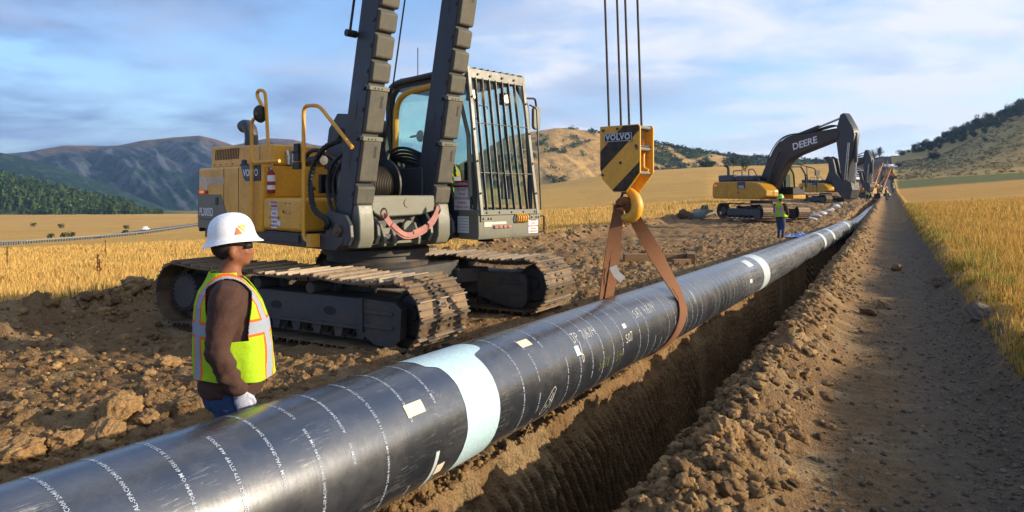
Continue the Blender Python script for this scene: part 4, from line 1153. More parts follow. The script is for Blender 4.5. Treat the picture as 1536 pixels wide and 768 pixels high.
for k in range(7):
    corr([(.0, -.35-.03*k, 2.3), (.25, -.2+.08*k, 2.52-.04*k), (.55, .15+.03*k, 2.38-.08*k), (.75, .5, 2.0-.03*k)], .018, ribs=False)
for k in range(5): q = UB(); q.box(-.3+.13*k, -.22+.13*k, -.9+.1*(k % 2), -.7, 2.0, 2.3+.06*(k % 3)); q.build('valve_block', M_BLACK, PL, bevel=.01)
q = UB(); q.box(.0, .5, .18, .55, 1.5, 2.3); q.build('valve_block', M_BLACK, PL, bevel=.01)
q = UB(); q.cyl((.2, .2, 2.45), (.2, .62, 2.45), .11); q.build('accumulator', M_BLACK, PL)
q = UB(); q.cyl((-.2, -1.1, 2.5), (.2, -1.1, 2.5), .07); q.build('accumulator', M_BLACK, PL)
# boom
boom = UB()
def leg(l0, l1, dl, name='boom_leg'):
    """box section leg, pads on its front face"""
    def pt(q_, l, z): k = (z-1.91)/2.79; return (q_+.60*k, l+dl*k, z)
    q = UB(); Z = 13.0
    a = [pt(1.30, l0, 1.25), pt(1.30, l1, 1.25), pt(.88, l1, 1.25), pt(.88, l0, 1.25)]
    b_ = [pt(1.30, l0, Z), pt(1.30, l1, Z), pt(.92, l1, Z), pt(.92, l0, Z)]
    q.add(a+b_, [(0, 1, 2, 3), (7, 6, 5, 4), (0, 4, 5, 1), (1, 5, 6, 2), (2, 6, 7, 3), (3, 7, 4, 0)])
    o = q.build('boom_leg', M_GREY, PL, bevel=.015)
    # front pads: alternate long clamped and short tapered ones
    z = 1.83; seq = [(.30, 0), (.62, 1), (.62, 1), (.30, 0), (.34, 0)]*4
    wm = l1-l0; i = 0; holes = B(); holes.M = UM.copy()
    while z < 8.0 and i < len(seq):
        h, kind = seq[i]; i += 1
        c0 = Vector(pt(1.30, l0, z+.012)); c1 = Vector(pt(1.30, l0, z+h-.012))
        ax = (c1-c0); H = ax.length; ax.normalize(); fw = Vector((ax.z, 0, -ax.x)).normalized(); la = Vector((0, 1, 0))
        T = Matrix((fw, la, ax)).transposed().to_4x4(); T.translation = c0
        qq = UB(); w0, w1 = -.012, wm+.012; ch = .035
        qq.prism([(0.0, 0), (.055, ch*.3), (.075, ch), (.075, H-ch), (.055, H-ch*.3), (0.0, H)], w0+.02, w1, 'y', T)
        pad = qq.build('rubber_pad', M_PAD, o, bevel=.012)
        if kind:
            qq = UB(); qq.box(-.0, .086, w0-.01, w1+.01, H-.02, H+.035, T)
            for bx in (.30, .5, .7): qq.cyl((.086, w0+wm*bx, H+.008), (.098, w0+wm*bx, H+.008), .014, n=6, M=T)
            qq.build('clamp_strip', M_LGREY, o, bevel=.004)
            rr_ = (UM.to_3x3() @ T.to_3x3() @ Vector((0, 0, 1))); nn = (UM.to_3x3() @ T.to_3x3() @ Vector((1, 0, 0)))
            ctr = UM @ (T @ Vector((.0785, w1*.72, H*.72)))
            upv = nn.cross(rr_)
            text_on('lettering', 'ZIPPER', M_TXTD, pad, ctr, rr_, upv, .055, .001)
        # bosses and slots on the side face
        s0 = T @ Vector((-.05, -.006, H*.5)); holes.cyl(UM.inverted() @ (UM @ s0), s0+Vector((0, -.012, 0)), .03, n=12)
        if kind:
            T2 = T.copy(); holes.box(-.22, -.19, -.004, -.001, H*.25, H*.65, T2)
            holes.cyl(T @ Vector((-.07, -.035, H*.98)), T @ Vector((-.07, .0, H*.98)), .035, n=12); holes.box(-.12, -.02, -.03, 0, H*.99, H*1.05, T)
        z += h+ (.055 if kind else .012)
    holes.build('side_boss', M_BLACK if False else M_GREY, o)
    return o, pt
legL, ptL = leg(-1.31, -1.03, .02); legR, ptR = leg(.09, .37, -.01)
# crossbar with the gusset and hole
q = UB(); q.prism([(-1.05, 1.97), (.10, 1.97), (.10, 1.74), (-.13, 1.68), (-.88, 1.66), (-1.05, 1.74)], 1.05, 1.36, 'x'); cb_ = q.build('crossbar', M_LGREY, PL, bevel=.02)
q = UB(); q.lathe([(.035, .0), (.065, .0), (.065, .012), (.035, .012)], 20, Matrix.Translation((1.36, -.42, 1.86)), 'x'); q.build('hole_ring', M_LGREY, cb_)
q = UB(); q.cyl((1.36, -.42, 1.86), (1.363, -.42, 1.86), .045, n=20); q.build('hole', M_BLACK, cb_, smooth=False)
# feet
for l0, sgn in ((-1.31, -1), (.09, 1)):
    for ll in (l0-.12, l0+.32):
        q = UB(); q.prism([(.78, 1.28), (1.34, 1.28), (1.42, 1.40), (1.40, 1.56), (1.28, 1.70), (.82, 1.76)], ll, ll+.06, 'y'); q.build('foot_bracket', M_GREY, PL, bevel=.012)
    q = UB(); q.cyl((1.12, l0-.16, 1.48), (1.12, l0+.42, 1.48), .085, n=24); q.cyl((1.12, l0-.175, 1.48), (1.12, l0-.15, 1.48), .05, n=12); q.build('foot_pin', M_STEEL, PL, bevel=.008)
    q = UB(); q.prism([(1.02, 1.24), (1.36, 1.24), (1.43, 1.36), (1.43, 1.60), (1.38, 1.84), (1.02, 1.84)], l0+.02, l0+.26, 'y'); q.build('leg_foot', M_LGREY, PL, bevel=.015)
q = UB()
for ll in (-.80, -.62, -.18): q.prism([(1.0, 1.24), (1.30, 1.24), (1.32, 1.34), (1.2, 1.56), (1.0, 1.6)], ll, ll+.05, 'y')
q.box(1.0, 1.22, -.95, .05, 1.26, 1.50); q.cyl((1.22, -.33, 1.5), (1.28, -.33, 1.5), .10, n=20); q.build('front_bracket', M_LGREY, PL, bevel=.012)
# boom head far above, carrying the hoist ropes
q = UB(); q.M = Matrix.Identity(4)
inv = (Matrix.Translation((-2.23, 11.25, 0)) @ rotz(-29.5)).inverted()
h0 = inv @ Vector((-.2, 8.8, 12.6)); h1 = inv @ Vector((1.1, 8.1, 11.2)); q.cyl(h0, h1, .25, .2); q.cyl(h1-Vector((.3, 0, 0)), h1+Vector((.3, 0, 0)), .3, n=24); q.build('boom_head', M_GREY, PL)
q = UB(); q.cyl((.72, -.42, 2.39), (3.0, -.35, 12.5), .012, n=6); q.build('hoist_rope', M_ROPE, PL)
q = UB(); q.cyl((1.36, -1.40, 4.2), (2.3, -1.38, 8.2), .018, n=6); q.cyl((1.36, -1.46, 4.18), (1.36, -1.30, 4.18), .05, n=10); q.build('angle_rod', M_BLACK, PL)
# ---- cab
c0, c1 = .66, 1.98
def cabp(z): return 1.70-.10*max(0, (z-2.6))/1.3   # front plane leans back
cab = UB()
cab.prism([(-.55, 1.30), (1.66, 1.30), (1.66, 1.72), (1.18, 1.72), (1.18, 1.80), (.95, 2.55), (-.55, 2.55)], c0, c0+.05, 'y')     # near side lower panel
cab.prism([(-.55, 1.30), (1.66, 1.30), (1.66, 1.72), (1.18, 1.75), (-.55, 1.75)], c1-.05, c1, 'y')
cab.box(-.55, 1.6, c0+.05, c1-.05, 1.30, 1.36); cab.box(-.55, -.49, c0+.05, c1-.05, 1.36, 2.35)
shell = cab.build('cab', M_GREY, PL, bevel=.012)
q = UB()
for l_ in (c0+.03, c1-.03):
    q.tube([(-.50, l_, 2.3), (-.50, l_, 3.70), (-.30, l_, 3.86), (1.30, l_, 3.90), (1.56, l_, 3.5), (1.64, l_, 2.4), (1.64, l_, 1.7)], .045, 8, bend=.14)
q.tube([(.75, c0+.03, 2.4), (.80, c0+.03, 3.86)], .035, 8)
q.box(-.50, 1.32, c0, c1, 3.86, 3.93)
for z in (3.86, 2.4): q.box(-.53, -.47, c0, c1, z-.05, z+.05)
q.build('cab_frame', M_GREY, shell, bevel=.006)
q = UB(); q.tube([(-.34, c0-.012, 2.65), (-.36, c0-.012, 3.30), (-.28, c0-.012, 3.62), (-.02, c0-.012, 3.74), (.72, c0-.012, 3.78)], .05, 8, bend=.18); q.build('window_surround', M_YEL, shell)
q = UB(); q.tube([(-.50, c0-.06, 2.5), (-.50, c0-.06, 3.80), (-.30, c0-.06, 3.92), (1.45, c0-.06, 3.97)], .045, 8, bend=.12); q.build('side_guard', M_GREY, shell)
q = UB(); q.box(-.46, .74, c0+.012, c0+.02, 2.5, 3.84); q.build('window', M_GLASS, shell, smooth=False)
q = UB(); q.prism([(.80, 2.5), (1.18, 1.80), (1.60, 1.80), (1.60, 2.6), (1.52, 3.5), (1.34, 3.84), (.84, 3.84)], c0+.012, c0+.02, 'y'); q.build('window', M_GLASS, shell, smooth=False)
q = UB(); q.box(-.46, 1.5, c1-.03, c1-.022, 1.8, 3.84); q.build('window', M_GLASS, shell, smooth=False)
q = UB(); q.add([(1.62, c0+.08, 1.78), (1.62, c1-.08, 1.78), (1.50, c1-.08, 3.80), (1.50, c0+.08, 3.80)], [(0, 1, 2, 3)]); q.build('windscreen', M_GLASS, shell, smooth=False)
q = UB(); q.box(-.48, -.475, c0+.1, c1-.1, 2.45, 3.8); q.build('rear_window', M_GLASS, shell, smooth=False)
# interior
q = UB(); q.box(.0, .5, 1.05, 1.6, 1.36, 1.85); q.box(-.12, .05, 1.05, 1.6, 1.8, 2.7); q.box(-.10, .02, 1.2, 1.45, 2.7, 2.95); q.build('seat', M_BLACK, shell, bevel=.04)
q = UB(); q.tube([(.85, 1.1, 1.36), (.85, 1.1, 2.05), (.8, 1.1, 2.15)], .025, 8); q.tube([(.85, 1.55, 1.36), (.85, 1.55, 2.05)], .025, 8); q.box(1.25, 1.45, .8, .95, 1.8, 2.5); q.box(1.3, 1.34, 1.6, 1.85, 1.9, 2.3); q.build('console', M_BLACK, shell, bevel=.01)
q = UB(); q.lathe([(0, -.03), (.05, -.03), (.10, .0), (.10, .02), (0, .03)], 20, Matrix.Translation((.18, c0+.10, 2.98)), 'y'); q.tube([(.18, c0+.12, 3.0), (-.1, c0+.12, 2.98)], .02, 6); q.build('work_lamp', M_GUARD, shell)
# front lower panel (counter box)
q = UB(); q.prism([(1.30, 1.28), (1.74, 1.28), (1.76, 1.36), (1.75, 1.70), (1.66, 1.74), (1.30, 1.74)], c0-.02, 2.04, 'y')
fp = q.build('front_panel', M_LGREY, shell, bevel=.012)
q = UB(); q.box(1.66, 1.78, c0+.02, 2.0, 1.66, 1.74)
for l_ in (.80, 1.08, 1.36, 1.64, 1.92): q.cyl((1.78, l_, 1.70), (1.80, l_, 1.70), .018, n=6)
for l0_ in (.68, 1.80):
    q.box(1.757, 1.775, l0_, l0_+.26, 1.56, 1.65)
    for d_ in (.05, .16, .22): q.cyl((1.775, l0_+d_, 1.605), (1.795, l0_+d_, 1.605), .018, n=6)
gb = q.build('guard_base', M_LGREY, shell, bevel=.004)
q = UB()
for k in range(4): q.box(1.756, 1.785, .97+k*.10, 1.055+k*.10, 1.445, 1.49)
q.build('amber_marker', M_PINK, fp, bevel=.01)
q = UB(); q.box(1.757, 1.762, .76, 1.25, 1.51, 1.55); q.box(1.757, 1.763, .76, .92, 1.48, 1.56); q.build('sticker', M_LABEL, fp, smooth=False)
q = UB()
for k in range(5): q.tube([(1.775, 1.48+k*.055, 1.53), (1.82, 1.48+k*.055, 1.55), (1.83, 1.48+k*.055, 1.62), (1.775, 1.48+k*.055, 1.66)], .016, 6, bend=.02)
q.build('coiled_hose', M_YEL, fp)
warn(fp, 1.757, 1.90, 1.49, .23, .30, 'front')
warn(shell, 1.36, c0-.001, 1.97, .36, .46, 'side')
ubox('notice_label', M_WHITE, 1.28, 1.54, c0-.024, c0-.0205, 1.38, 1.64, 0, fp)
for i in range(5): utext('lettering', 'KEEP CLEAR OF BOOM', M_TXTD, fp, 1.41, c0-.0255, 1.60-.045*i, .024, 0)
q = UB(); q.tube([(1.72, 2.04, 1.62), (1.74, 2.20, 1.62), (1.74, 2.20, 1.36), (1.72, 2.04, 1.34)], .016, 8, bend=.03); q.build('grab_handle', M_BLACK, fp)
q = UB(); q.lathe([(.10, 0), (.14, -.10), (0, -.10)], 18, Matrix.Translation((1.2, 1.35, 1.30))); q.build('rubber_mount', M_BLACK, shell)
# guard: pale posts, bars, header
def gq(z): return 1.74-.20*(z-1.7)/2.25
q = UB()
def post(l0, l1, z0=1.66, z1=3.98, w=.05):
    q.add([(gq(z0), l0, z0), (gq(z0), l0+w, z0), (gq(z0)+.05, l0+w, z0), (gq(z0)+.05, l0, z0), (gq(z1), l1, z1), (gq(z1), l1+w, z1), (gq(z1)+.05, l1+w, z1), (gq(z1)+.05, l1, z1)],
          [(0, 1, 2, 3), (7, 6, 5, 4), (0, 4, 5, 1), (1, 5, 6, 2), (2, 6, 7, 3), (3, 7, 4, 0)])
post(.66, .56, w=.065); post(1.96, 1.80, w=.065)
q.box(gq(3.95)-.01, gq(3.95)+.055, .60, 1.84, 3.80, 3.95)
q.tube([(1.60, c0-.04, 1.95), (1.55, c0-.04, 2.9), (1.35, c0-.04, 3.5)], .035, 8)
gd = q.build('front_guard', M_GUARD, shell, bevel=.006)
q = UB()
for k in range(7):
    l_ = .80+k*.158; lt = .72+k*.148
    q.add([(gq(1.74), l_, 1.74), (gq(1.74), l_+.014, 1.74), (gq(1.74)+.055, l_+.014, 1.74), (gq(1.74)+.055, l_, 1.74), (gq(3.82), lt, 3.82), (gq(3.82), lt+.014, 3.82), (gq(3.82)+.055, lt+.014, 3.82), (gq(3.82)+.055, lt, 3.82)],
          [(0, 1, 2, 3), (7, 6, 5, 4), (0, 4, 5, 1), (1, 5, 6, 2), (2, 6, 7, 3), (3, 7, 4, 0)])
q.build('guard_bar', M_GREY, gd, smooth=False)
q = UB()
for z in (3.10, 2.32): q.cyl((gq(z)+.03, .64+.0, z), (gq(z)+.03, 1.97-.06*(z-1.7), z), .011, n=6)
q.build('cross_rod', M_GREY, gd)
q = UB()
for k in range(9):   # roof guard bars seen end on
    l_ = .62+k*.145; q.box(-.2, gq(3.95)+.02, l_, l_+.05, 3.95, 3.985)
q.build('roof_guard', M_GREY, gd, smooth=False)
q = UB()
for l_ in (.78, 1.05, 1.32, 1.60): q.cyl((gq(3.9)+.055, l_, 3.87), (gq(3.9)+.075, l_, 3.87), .02, n=8)
for z in (2.0, 2.5, 3.0, 3.5):
    for l_ in (.69-.04*(z-1.7), 1.99-.07*(z-1.7)): q.cyl((gq(z)+.05, l_, z), (gq(z)+.07, l_, z), .018, n=8)
q.build('guard_bolt', M_BLACK, gd)
for l_ in (.76, 1.50):
    q = UB(); q.box(1.42, 1.53, l_-.08, l_+.08, 3.46, 3.66); ld_ = q.build('work_light', M_BLACK, shell, bevel=.015)
    q = UB(); q.cyl((1.53, l_, 3.56), (1.545, l_, 3.56), .062, n=18); q.build('lamp_lens', M_LAMP, ld_)
q = UB(); q.tube([(1.5, 1.95, 3.62), (1.52, 2.22, 3.64), (1.52, 2.26, 3.45)], .018, 8, bend=.05); q.tube([(1.60, 1.98, 3.5), (1.66, 2.10, 3.45), (1.72, 2.14, 1.72)], .014, 8, bend=.06); q.build('mirror_arm', M_BLACK, shell)
q = UB(); q.prism(rrect(2.14, 2.32, 3.10, 3.50, .07, 5), 1.50, 1.56, 'x'); q.build('mirror', M_LGREY, shell, bevel=.015)
q = UB(); q.cyl((-.25, c0+.4, 3.93), (-.25, c0+.4, 4.6), .008, n=6); q.build('aerial', M_BLACK, shell)
q = UB(); q.tube([(1.3, 1.65, 3.75), (1.35, 1.62, 3.2), (1.4, 1.6, 2.9)], .012, 6); q.tube([(1.42, .86, 3.6), (1.5, .8, 3.2), (1.5, .9, 3.16)], .012, 6); q.tube([(1.62, .78, 3.38), (1.62, .95, 3.38), (1.64, .95, 3.34)], .01, 6); q.build('wiper', M_BLACK, shell)
# strap slung between the two legs: a thing of its own
wr = PL.matrix_basis
def W(q_, l, z): return wr @ up(q_, l, z)
pts = []; sid = []
A_, B_ = W(1.48, -.92, 1.72), W(1.50, .03, 1.76)
for k in range(26):
    u = k/25; p = A_.lerp(B_, u); p.z -= 1.75*(u*(1-u))**.8*(.62 if u < .75 else .62); p += Vector((.02*math.sin(u*9), -.06*math.sin(u*math.pi), 0)); pts.append(p); sid.append(Vector((0.2, .5, .9)) if .2 < u < .8 else Vector((.6, .5, .3)))
q = B(); q.strip(pts, sid, .085, .012)
q.strip([p+Vector((.01, -.012, .022)) for p in pts[3:-1]], sid[3:-1], .07, .010); q.strip([p+Vector((.012, -.02, .05)) for p in pts[14:]], sid[14:], .06, .010)
stp = q.build('webbing_strap', M_PINK, None, bevel=.002); tag(stp, 'faded pink webbing strap drooping between the two boom legs', 'strap')
for P_ in (A_, B_): q = B(); q.tube([P_+Vector((math.cos(t)*.045, -.01, math.sin(t)*.07)) for t in np.linspace(0, 2*math.pi, 12)[:-1]], .014, 6, closed=True); q.build('shackle', M_STEEL, stp)
# ================================================================== people
M_SKIN = paint('skin', '84543a', .5, grime=.15, gcol='7a4430', scale=10, spec=.35)
M_HAIR = paint('dark_hair', '1a1512', .6, grime=.1)
M_BROWN = paint('brown_sweatshirt', '3e261c', .9, grime=.4, gcol='5c4034', scale=6, bump=.3)
M_JEAN = paint('blue_denim', '1f3358', .85, grime=.45, gcol='5a7aa8', scale=9, bump=.5)
M_GLOVE = paint('grey_work_glove', 'b8bcc8', .8, grime=.4, gcol='4a62a0', scale=16, bump=.5)
M_GLOVEY = paint('tan_work_glove', 'b08a3c', .8, grime=.3)
M_BOOT = paint('brown_boot', '3c2a1c', .7, grime=.5)
M_HATW = paint('white_hard_hat_shell', 'eceef0', .25, grime=.12, gcol='b0a490', scale=9, coat=.3)
M_HATG = paint('lime_hard_hat_shell', '8ac83c', .3, grime=.15)
M_VEST = attr_mat('hi_vis_fabric', .75, .07, 60, bump=.35, bdist=.01)
def bake(o, mat=None):
    dg = bpy.context.evaluated_depsgraph_get(); dg.update()
    me = bpy.data.meshes.new_from_object(o.evaluated_get(dg)); o.modifiers.clear(); o.data = me
    me.materials.clear()
    if mat: me.materials.append(mat)
    me.polygons.foreach_set('use_smooth', np.ones(len(me.polygons), dtype=bool))
    return o
def fuse(o, vox, it=5, mat=None):
    m_ = o.modifiers.new('r', 'REMESH'); m_.mode = 'VOXEL'; m_.voxel_size = vox
    s_ = o.modifiers.new('s', 'SMOOTH'); s_.iterations = it; s_.factor = .6
    return bake(o, mat)
def ell(q, c, r, n=16, rot=None):
    M = Matrix.Translation(c) @ (rot or Matrix.Identity(4)) @ Matrix.Diagonal((*r, 1))
    pr = [(math.sin(math.pi*k/n), -math.cos(math.pi*k/n)) for k in range(n+1)]; pr[0] = (0, -1); pr[-1] = (0, 1)
    q.lathe([(max(a, 1e-6) if 0 < i < n else 0, b_) for i, (a, b_) in enumerate(pr)], n*2, M)
def ringloft(q, rings, n=40, p=2.3, cap=True):
    """rings: (z, half depth x, half width y, centre x)"""
    vs = []
    for z, ax, ay, cx in rings:
        for k in range(n):
            t = 2*math.pi*k/n; c, s_ = math.cos(t), math.sin(t)
            vs.append((cx+ax*math.copysign(abs(c)**(2/p), c), ay*math.copysign(abs(s_)**(2/p), s_), z))
    fs = [(i*n+j, i*n+(j+1) % n, (i+1)*n+(j+1) % n, (i+1)*n+j) for i in range(len(rings)-1) for j in range(n)]
    if cap: fs += [tuple(range(n-1, -1, -1)), tuple((len(rings)-1)*n+j for j in range(n))]
    q.add(vs, fs)
TORSO = [(.84, .176, .195, 0), (.92, .186, .205, .01), (1.0, .188, .205, .015), (1.12, .192, .208, .015), (1.25, .185, .215, .005), (1.36, .165, .222, -.01), (1.43, .135, .205, -.02), (1.48, .105, .15, -.02), (1.52, .082, .10, -.015), (1.56, .066, .072, -.008)]
def person(label, hat, glove, sleeveR, sleeveL, legs, detail=True, group=None):
    """local frame: +x is where the chest faces, z up; sleeve*: shoulder, elbow, wrist, finger direction"""
    root = empty('person'); tag(root, label, 'person', group)
    vox = .011 if detail else .03
    q = B()
    ringloft(q, [(z, a*.93, w_*.93, c) for z, a, w_, c in TORSO], 32)
    q.tube([(-.012, 0, 1.50), (.0, 0, 1.56), (.018, 0, 1.63)], [.068, .058, .058], 20)
    # head
    hd = [((.012, 0, 1.705), (.100, .078, .098)), ((.045, 0, 1.640), (.066, .062, .075)), ((.066, 0, 1.600), (.042, .044, .030)), ((.028, 0, 1.625), (.075, .066, .05)),
          ((.088, 0, 1.590), (.022, .024, .016))]
    for c, r in hd: ell(q, c, r, 10)
    ell(q, (.116, 0, 1.652), (.019, .014, .016), 8); q.tube([(.098, 0, 1.69), (.112, 0, 1.662)], [.009, .013], 8)
    ell(q, (.106, 0, 1.623), (.011, .022, .006), 8); ell(q, (.103, 0, 1.611), (.011, .020, .007), 8); ell(q, (.088, 0, 1.698), (.022, .052, .012), 8)
    for s_ in (-1, 1):
        ell(q, (.006, s_*.083, 1.655), (.022, .014, .034), 8, Matrix.Rotation(R(-10), 4, 'Y')); ell(q, (.0, s_*.078, 1.628), (.010, .009, .012), 6)
        ell(q, (.085, s_*.038, 1.655), (.022, .022, .022), 6)
    for hip, kn, an in legs:
        q.tube([Vector(hip), Vector(hip).lerp(Vector(kn), .5), kn, Vector(kn).lerp(Vector(an), .4), an], [.095, .082, .060, .056, .040], 14)
        q.tube([Vector(an)+Vector((-.06, 0, -.05)), Vector(an)+Vector((.03, 0, -.045)), Vector(an)+Vector((.17, 0, -.06))], [.035, .042, .028], 10)
    for sh, el_, wr_, fd in (sleeveR, sleeveL):
        q.tube([sh, el_, wr_], [.052, .042, .030], 12)
        fdv = Vector(fd).normalized(); sidev = fdv.cross(Vector((1, 0, 0))).normalized() if abs(fdv.x) < .8 else fdv.cross(Vector((0, 0, 1))).normalized()
        p0 = Vector(wr_)+fdv*.05; ell(q, p0, (.024, .016, .04), 8)
    body = q.build('body', None, root); fuse(body, vox, 4 if detail else 2, M_SKIN)
    # hair below the hat
    q = B(); ell(q, (-.020, 0, 1.693), (.091, .079, .088), 16); q.build('hair', M_HAIR, root); 
    # sweatshirt with sleeves
    q = B(); ringloft(q, [(z, a*.985, w_*.985, c) for z, a, w_, c in TORSO if z < 1.55])
    ringloft(q, [(.835, .172, .20, .0), (.87, .182, .205, .0), (.93, .184, .205, .01)])
    for sh, el_, wr_, fd in (sleeveR, sleeveL):
        sh, el_, wr_ = Vector(sh), Vector(el_), Vector(wr_)
        q.tube([sh+Vector((0, -.05*(1 if sh.y > 0 else -1), .0)), sh, sh.lerp(el_, .25), sh.lerp(el_, .6), el_, el_.lerp(wr_, .4), el_.lerp(wr_, .8), wr_], [.082, .088, .086, .074, .068, .064, .056, .045], 18)
        q.tube([wr_-(wr_-el_).normalized()*.045, wr_+(wr_-el_).normalized()*.012], [.056, .047], 16)
    sw = q.build('sweatshirt', None, root); fuse(sw, vox*1.05, 4, M_BROWN)
    if detail:
        me = sw.data; v = np.zeros(len(me.vertices)*3, np.float32); me.vertices.foreach_get('co', v); v = v.reshape(-1, 3).astype(float)
        nn = np.zeros(len(me.vertices)*3, np.float32); me.vertices.foreach_get('normal', nn); nn = nn.reshape(-1, 3)
        arm = sst(.17, .22, np.abs(v[:, 1]))
        d_ = (.014*fbm(v[:, 0]*9+v[:, 2]*7, v[:, 2]*15-v[:, 0]*9, 301, 3)+.007*np.sin(v[:, 2]*75+7*fbm(v[:, 0]*8, v[:, 2]*6, 303, 2))*sst(1.15, .92, v[:, 2])*.8)*(.35+.65*arm)
        me.vertices.foreach_set('co', (v+nn*d_[:, None]).astype(np.float32).ravel()); me.update()
    # trousers
    q = B(); ringloft(q, [(.95, .140, .165, .0), (.90, .150, .175, -.005), (.82, .150, .185, -.01), (.76, .13, .17, -.01)], 30)
    for hip, kn, an in legs:
        hip, kn, an = Vector(hip), Vector(kn), Vector(an)
        q.tube([hip+Vector((0, 0, .05)), hip.lerp(kn, .5), kn, kn.lerp(an, .5), an+Vector((0, 0, .02))], [.115, .100, .080, .072, .070], 18)
    tr = q.build('jeans', None, root); fuse(tr, vox*1.2, 4, M_JEAN)
    # boots
    for hip, kn, an in legs:
        q = B(); a = Vector(an); q.tube([a+Vector((0, 0, .06)), a+Vector((0, 0, -.02)), a+Vector((.03, 0, -.05)), a+Vector((.12, 0, -.06)), a+Vector((.19, 0, -.07))], [.058, .055, .056, .048, .034], 14); q.box(a.x-.06, a.x+.22, a.y-.045, a.y+.045, a.z-.105, a.z-.08)
        q.build('boot', M_BOOT, root)
    # gloves: palm, four curled fingers and a thumb
    for sh, el_, wr_, fd in (sleeveR, sleeveL):
        q = B(); wr_ = Vector(wr_); f = Vector(fd).normalized(); sg = 1 if Vector(sh).y > 0 else -1
        out = Vector((0, sg, 0)); out = (out-f*out.dot(f)).normalized(); wd = f.cross(out)*(1)      # width of the palm
        if wd.x < 0: wd = -wd
        q.tube([wr_-f*.03, wr_-f*.01, wr_+f*.02], [.043, .041, .036], 14)
        Mx = Matrix((wd*.044, out*.021, f*.050)).transposed().to_4x4(); Mx.translation = wr_+f*.055; ell2 = [(0, -1)]+[(math.sin(math.pi*k/10), -math.cos(math.pi*k/10)) for k in range(1, 10)]+[(0, 1)]; q.lathe(ell2, 16, Mx)
        for k, (off, ln) in enumerate(((.030, .070), (.011, .080), (-.009, .074), (-.028, .058))):
            b0 = wr_+f*.085+wd*off; k1 = b0+f*ln*.42-out*.010; k2 = k1+f*ln*.28-out*.020; k3 = k2+f*ln*.12-out*.022
            q.tube([b0-f*.03, b0, k1, k2, k3], [.0125, .013, .0125, .0115, .009], 10)
        q.tube([wr_+f*.03+wd*.03, wr_+f*.06+wd*.052-out*.01, wr_+f*.092+wd*.056-out*.02, wr_+f*.112+wd*.050-out*.026], [.017, .015, .013, .010], 10)
        g_ = q.build('glove', None, root); fuse(g_, .005 if detail else .012, 2, glove)
    # vest: open shell with reflective bands
    nz, nt3 = (190, 280) if detail else (50, 60)
    rz = [(.94, .215, .232, .02), (1.0, .212, .232, .02), (1.12, .212, .23, .015), (1.25, .203, .234, .005), (1.36, .182, .240, -.01), (1.43, .153, .224, -.02), (1.475, .124, .172, -.02), (1.51, .106, .128, -.02), (1.54, .094, .105, -.02)]
    zz = np.linspace(.94, 1.54, nz); A_ = np.interp(zz, [r_[0] for r_ in rz], [r_[1] for r_ in rz]); Wd = np.interp(zz, [r_[0] for r_ in rz], [r_[2] for r_ in rz]); Cx = np.interp(zz, [r_[0] for r_ in rz], [r_[3] for r_ in rz])
    tt = np.linspace(0, 2*np.pi, nt3+1)[:-1]; ZZ, TT__ = np.meshgrid(zz, tt, indexing='ij'); c, s_ = np.cos(TT__), np.sin(TT__)
    fold = 1+.03*np.sin(TT__*7+ZZ*9+2*fbm(TT__*1.5, ZZ*4, 315, 2))*sst(1.35, .95, ZZ)+.02*(sst(.99, .93, ZZ))*np.sin(TT__*5+1)+.012*fbm(TT__*4, ZZ*14, 311, 3)
    X = Cx[:, None]+A_[:, None]*np.sign(c)*np.abs(c)**(2/2.3)*fold; Y = Wd[:, None]*np.sign(s_)*np.abs(s_)**(2/2.3)*fold
    Zz = ZZ-.05*sst(.2, -1, c)*0+.02*np.sin(TT__*2)*sst(1.0, .9, ZZ)
    Vv = np.stack([X, Y, Zz], -1).reshape(-1, 3); ii = np.arange(nz*nt3).reshape(nz, nt3); jj = np.roll(ii, -1, 1)
    Fv = np.stack([ii[:-1], jj[:-1], jj[1:], ii[1:]], -1).reshape(-1, 4)
    ce = Vv[Fv].mean(1)
    hole = (np.abs(ce[:, 1]) > .128) & (np.abs(ce[:, 0]+.01) < .10+.02*sst(1.2, 1.4, ce[:, 2])) & (ce[:, 2] > 1.17) 
    vneck = (ce[:, 0] > .03) & (np.abs(ce[:, 1]) < (ce[:, 2]-1.22)*.36); opening = (ce[:, 0] > .1) & (np.abs(ce[:, 1]) < .006)
    Fv = Fv[~(hole | vneck | opening)]
    vm = mesh_np('safety_vest', Vv, Fv, True)
    lime = np.array(hx('9cc018')); sil = np.array(hx('8e98a4')); org = np.array(hx('f0601c'))
    ay = np.abs(Vv[:, 1]); x_, z_ = Vv[:, 0], Vv[:, 2]
    col = np.tile(lime, (len(Vv), 1))
    dv = np.abs(ay-(.122+.02*sst(1.1, 1.4, z_))); front_back = (np.abs(x_+.0) > .09) | (z_ > 1.42)
    dh = np.abs(z_-(1.235+.04*(x_ > 0)*0-.03*np.sign(x_)*0))
    for dd, ok, w1_, w2_ in ((dv, front_back, .024, .036), (dh, np.ones(len(Vv), bool), .034, .048)):
        col[(dd < w2_) & ok & (dd >= w1_)] = org
    for dd, ok, w1_ in ((dv, front_back, .024), (dh, np.ones(len(Vv), bool), .034)): col[(dd < w1_) & ok] = sil
    set_col(vm, col)
    ve = link('safety_vest', vm, M_VEST, root); sd2 = ve.modifiers.new('t', 'SOLIDIFY'); sd2.thickness = .006; sd2.offset = 1
    # hard hat: ribbed dome, full brim
    n = 48; vs = []; prof = [(.172, 1.722), (.165, 1.728), (.150, 1.738), (.136, 1.750), (.130, 1.765), (.128, 1.79), (.122, 1.815), (.110, 1.843), (.090, 1.866), (.062, 1.882), (.03, 1.889), (.004, 1.891)]
    fs = []
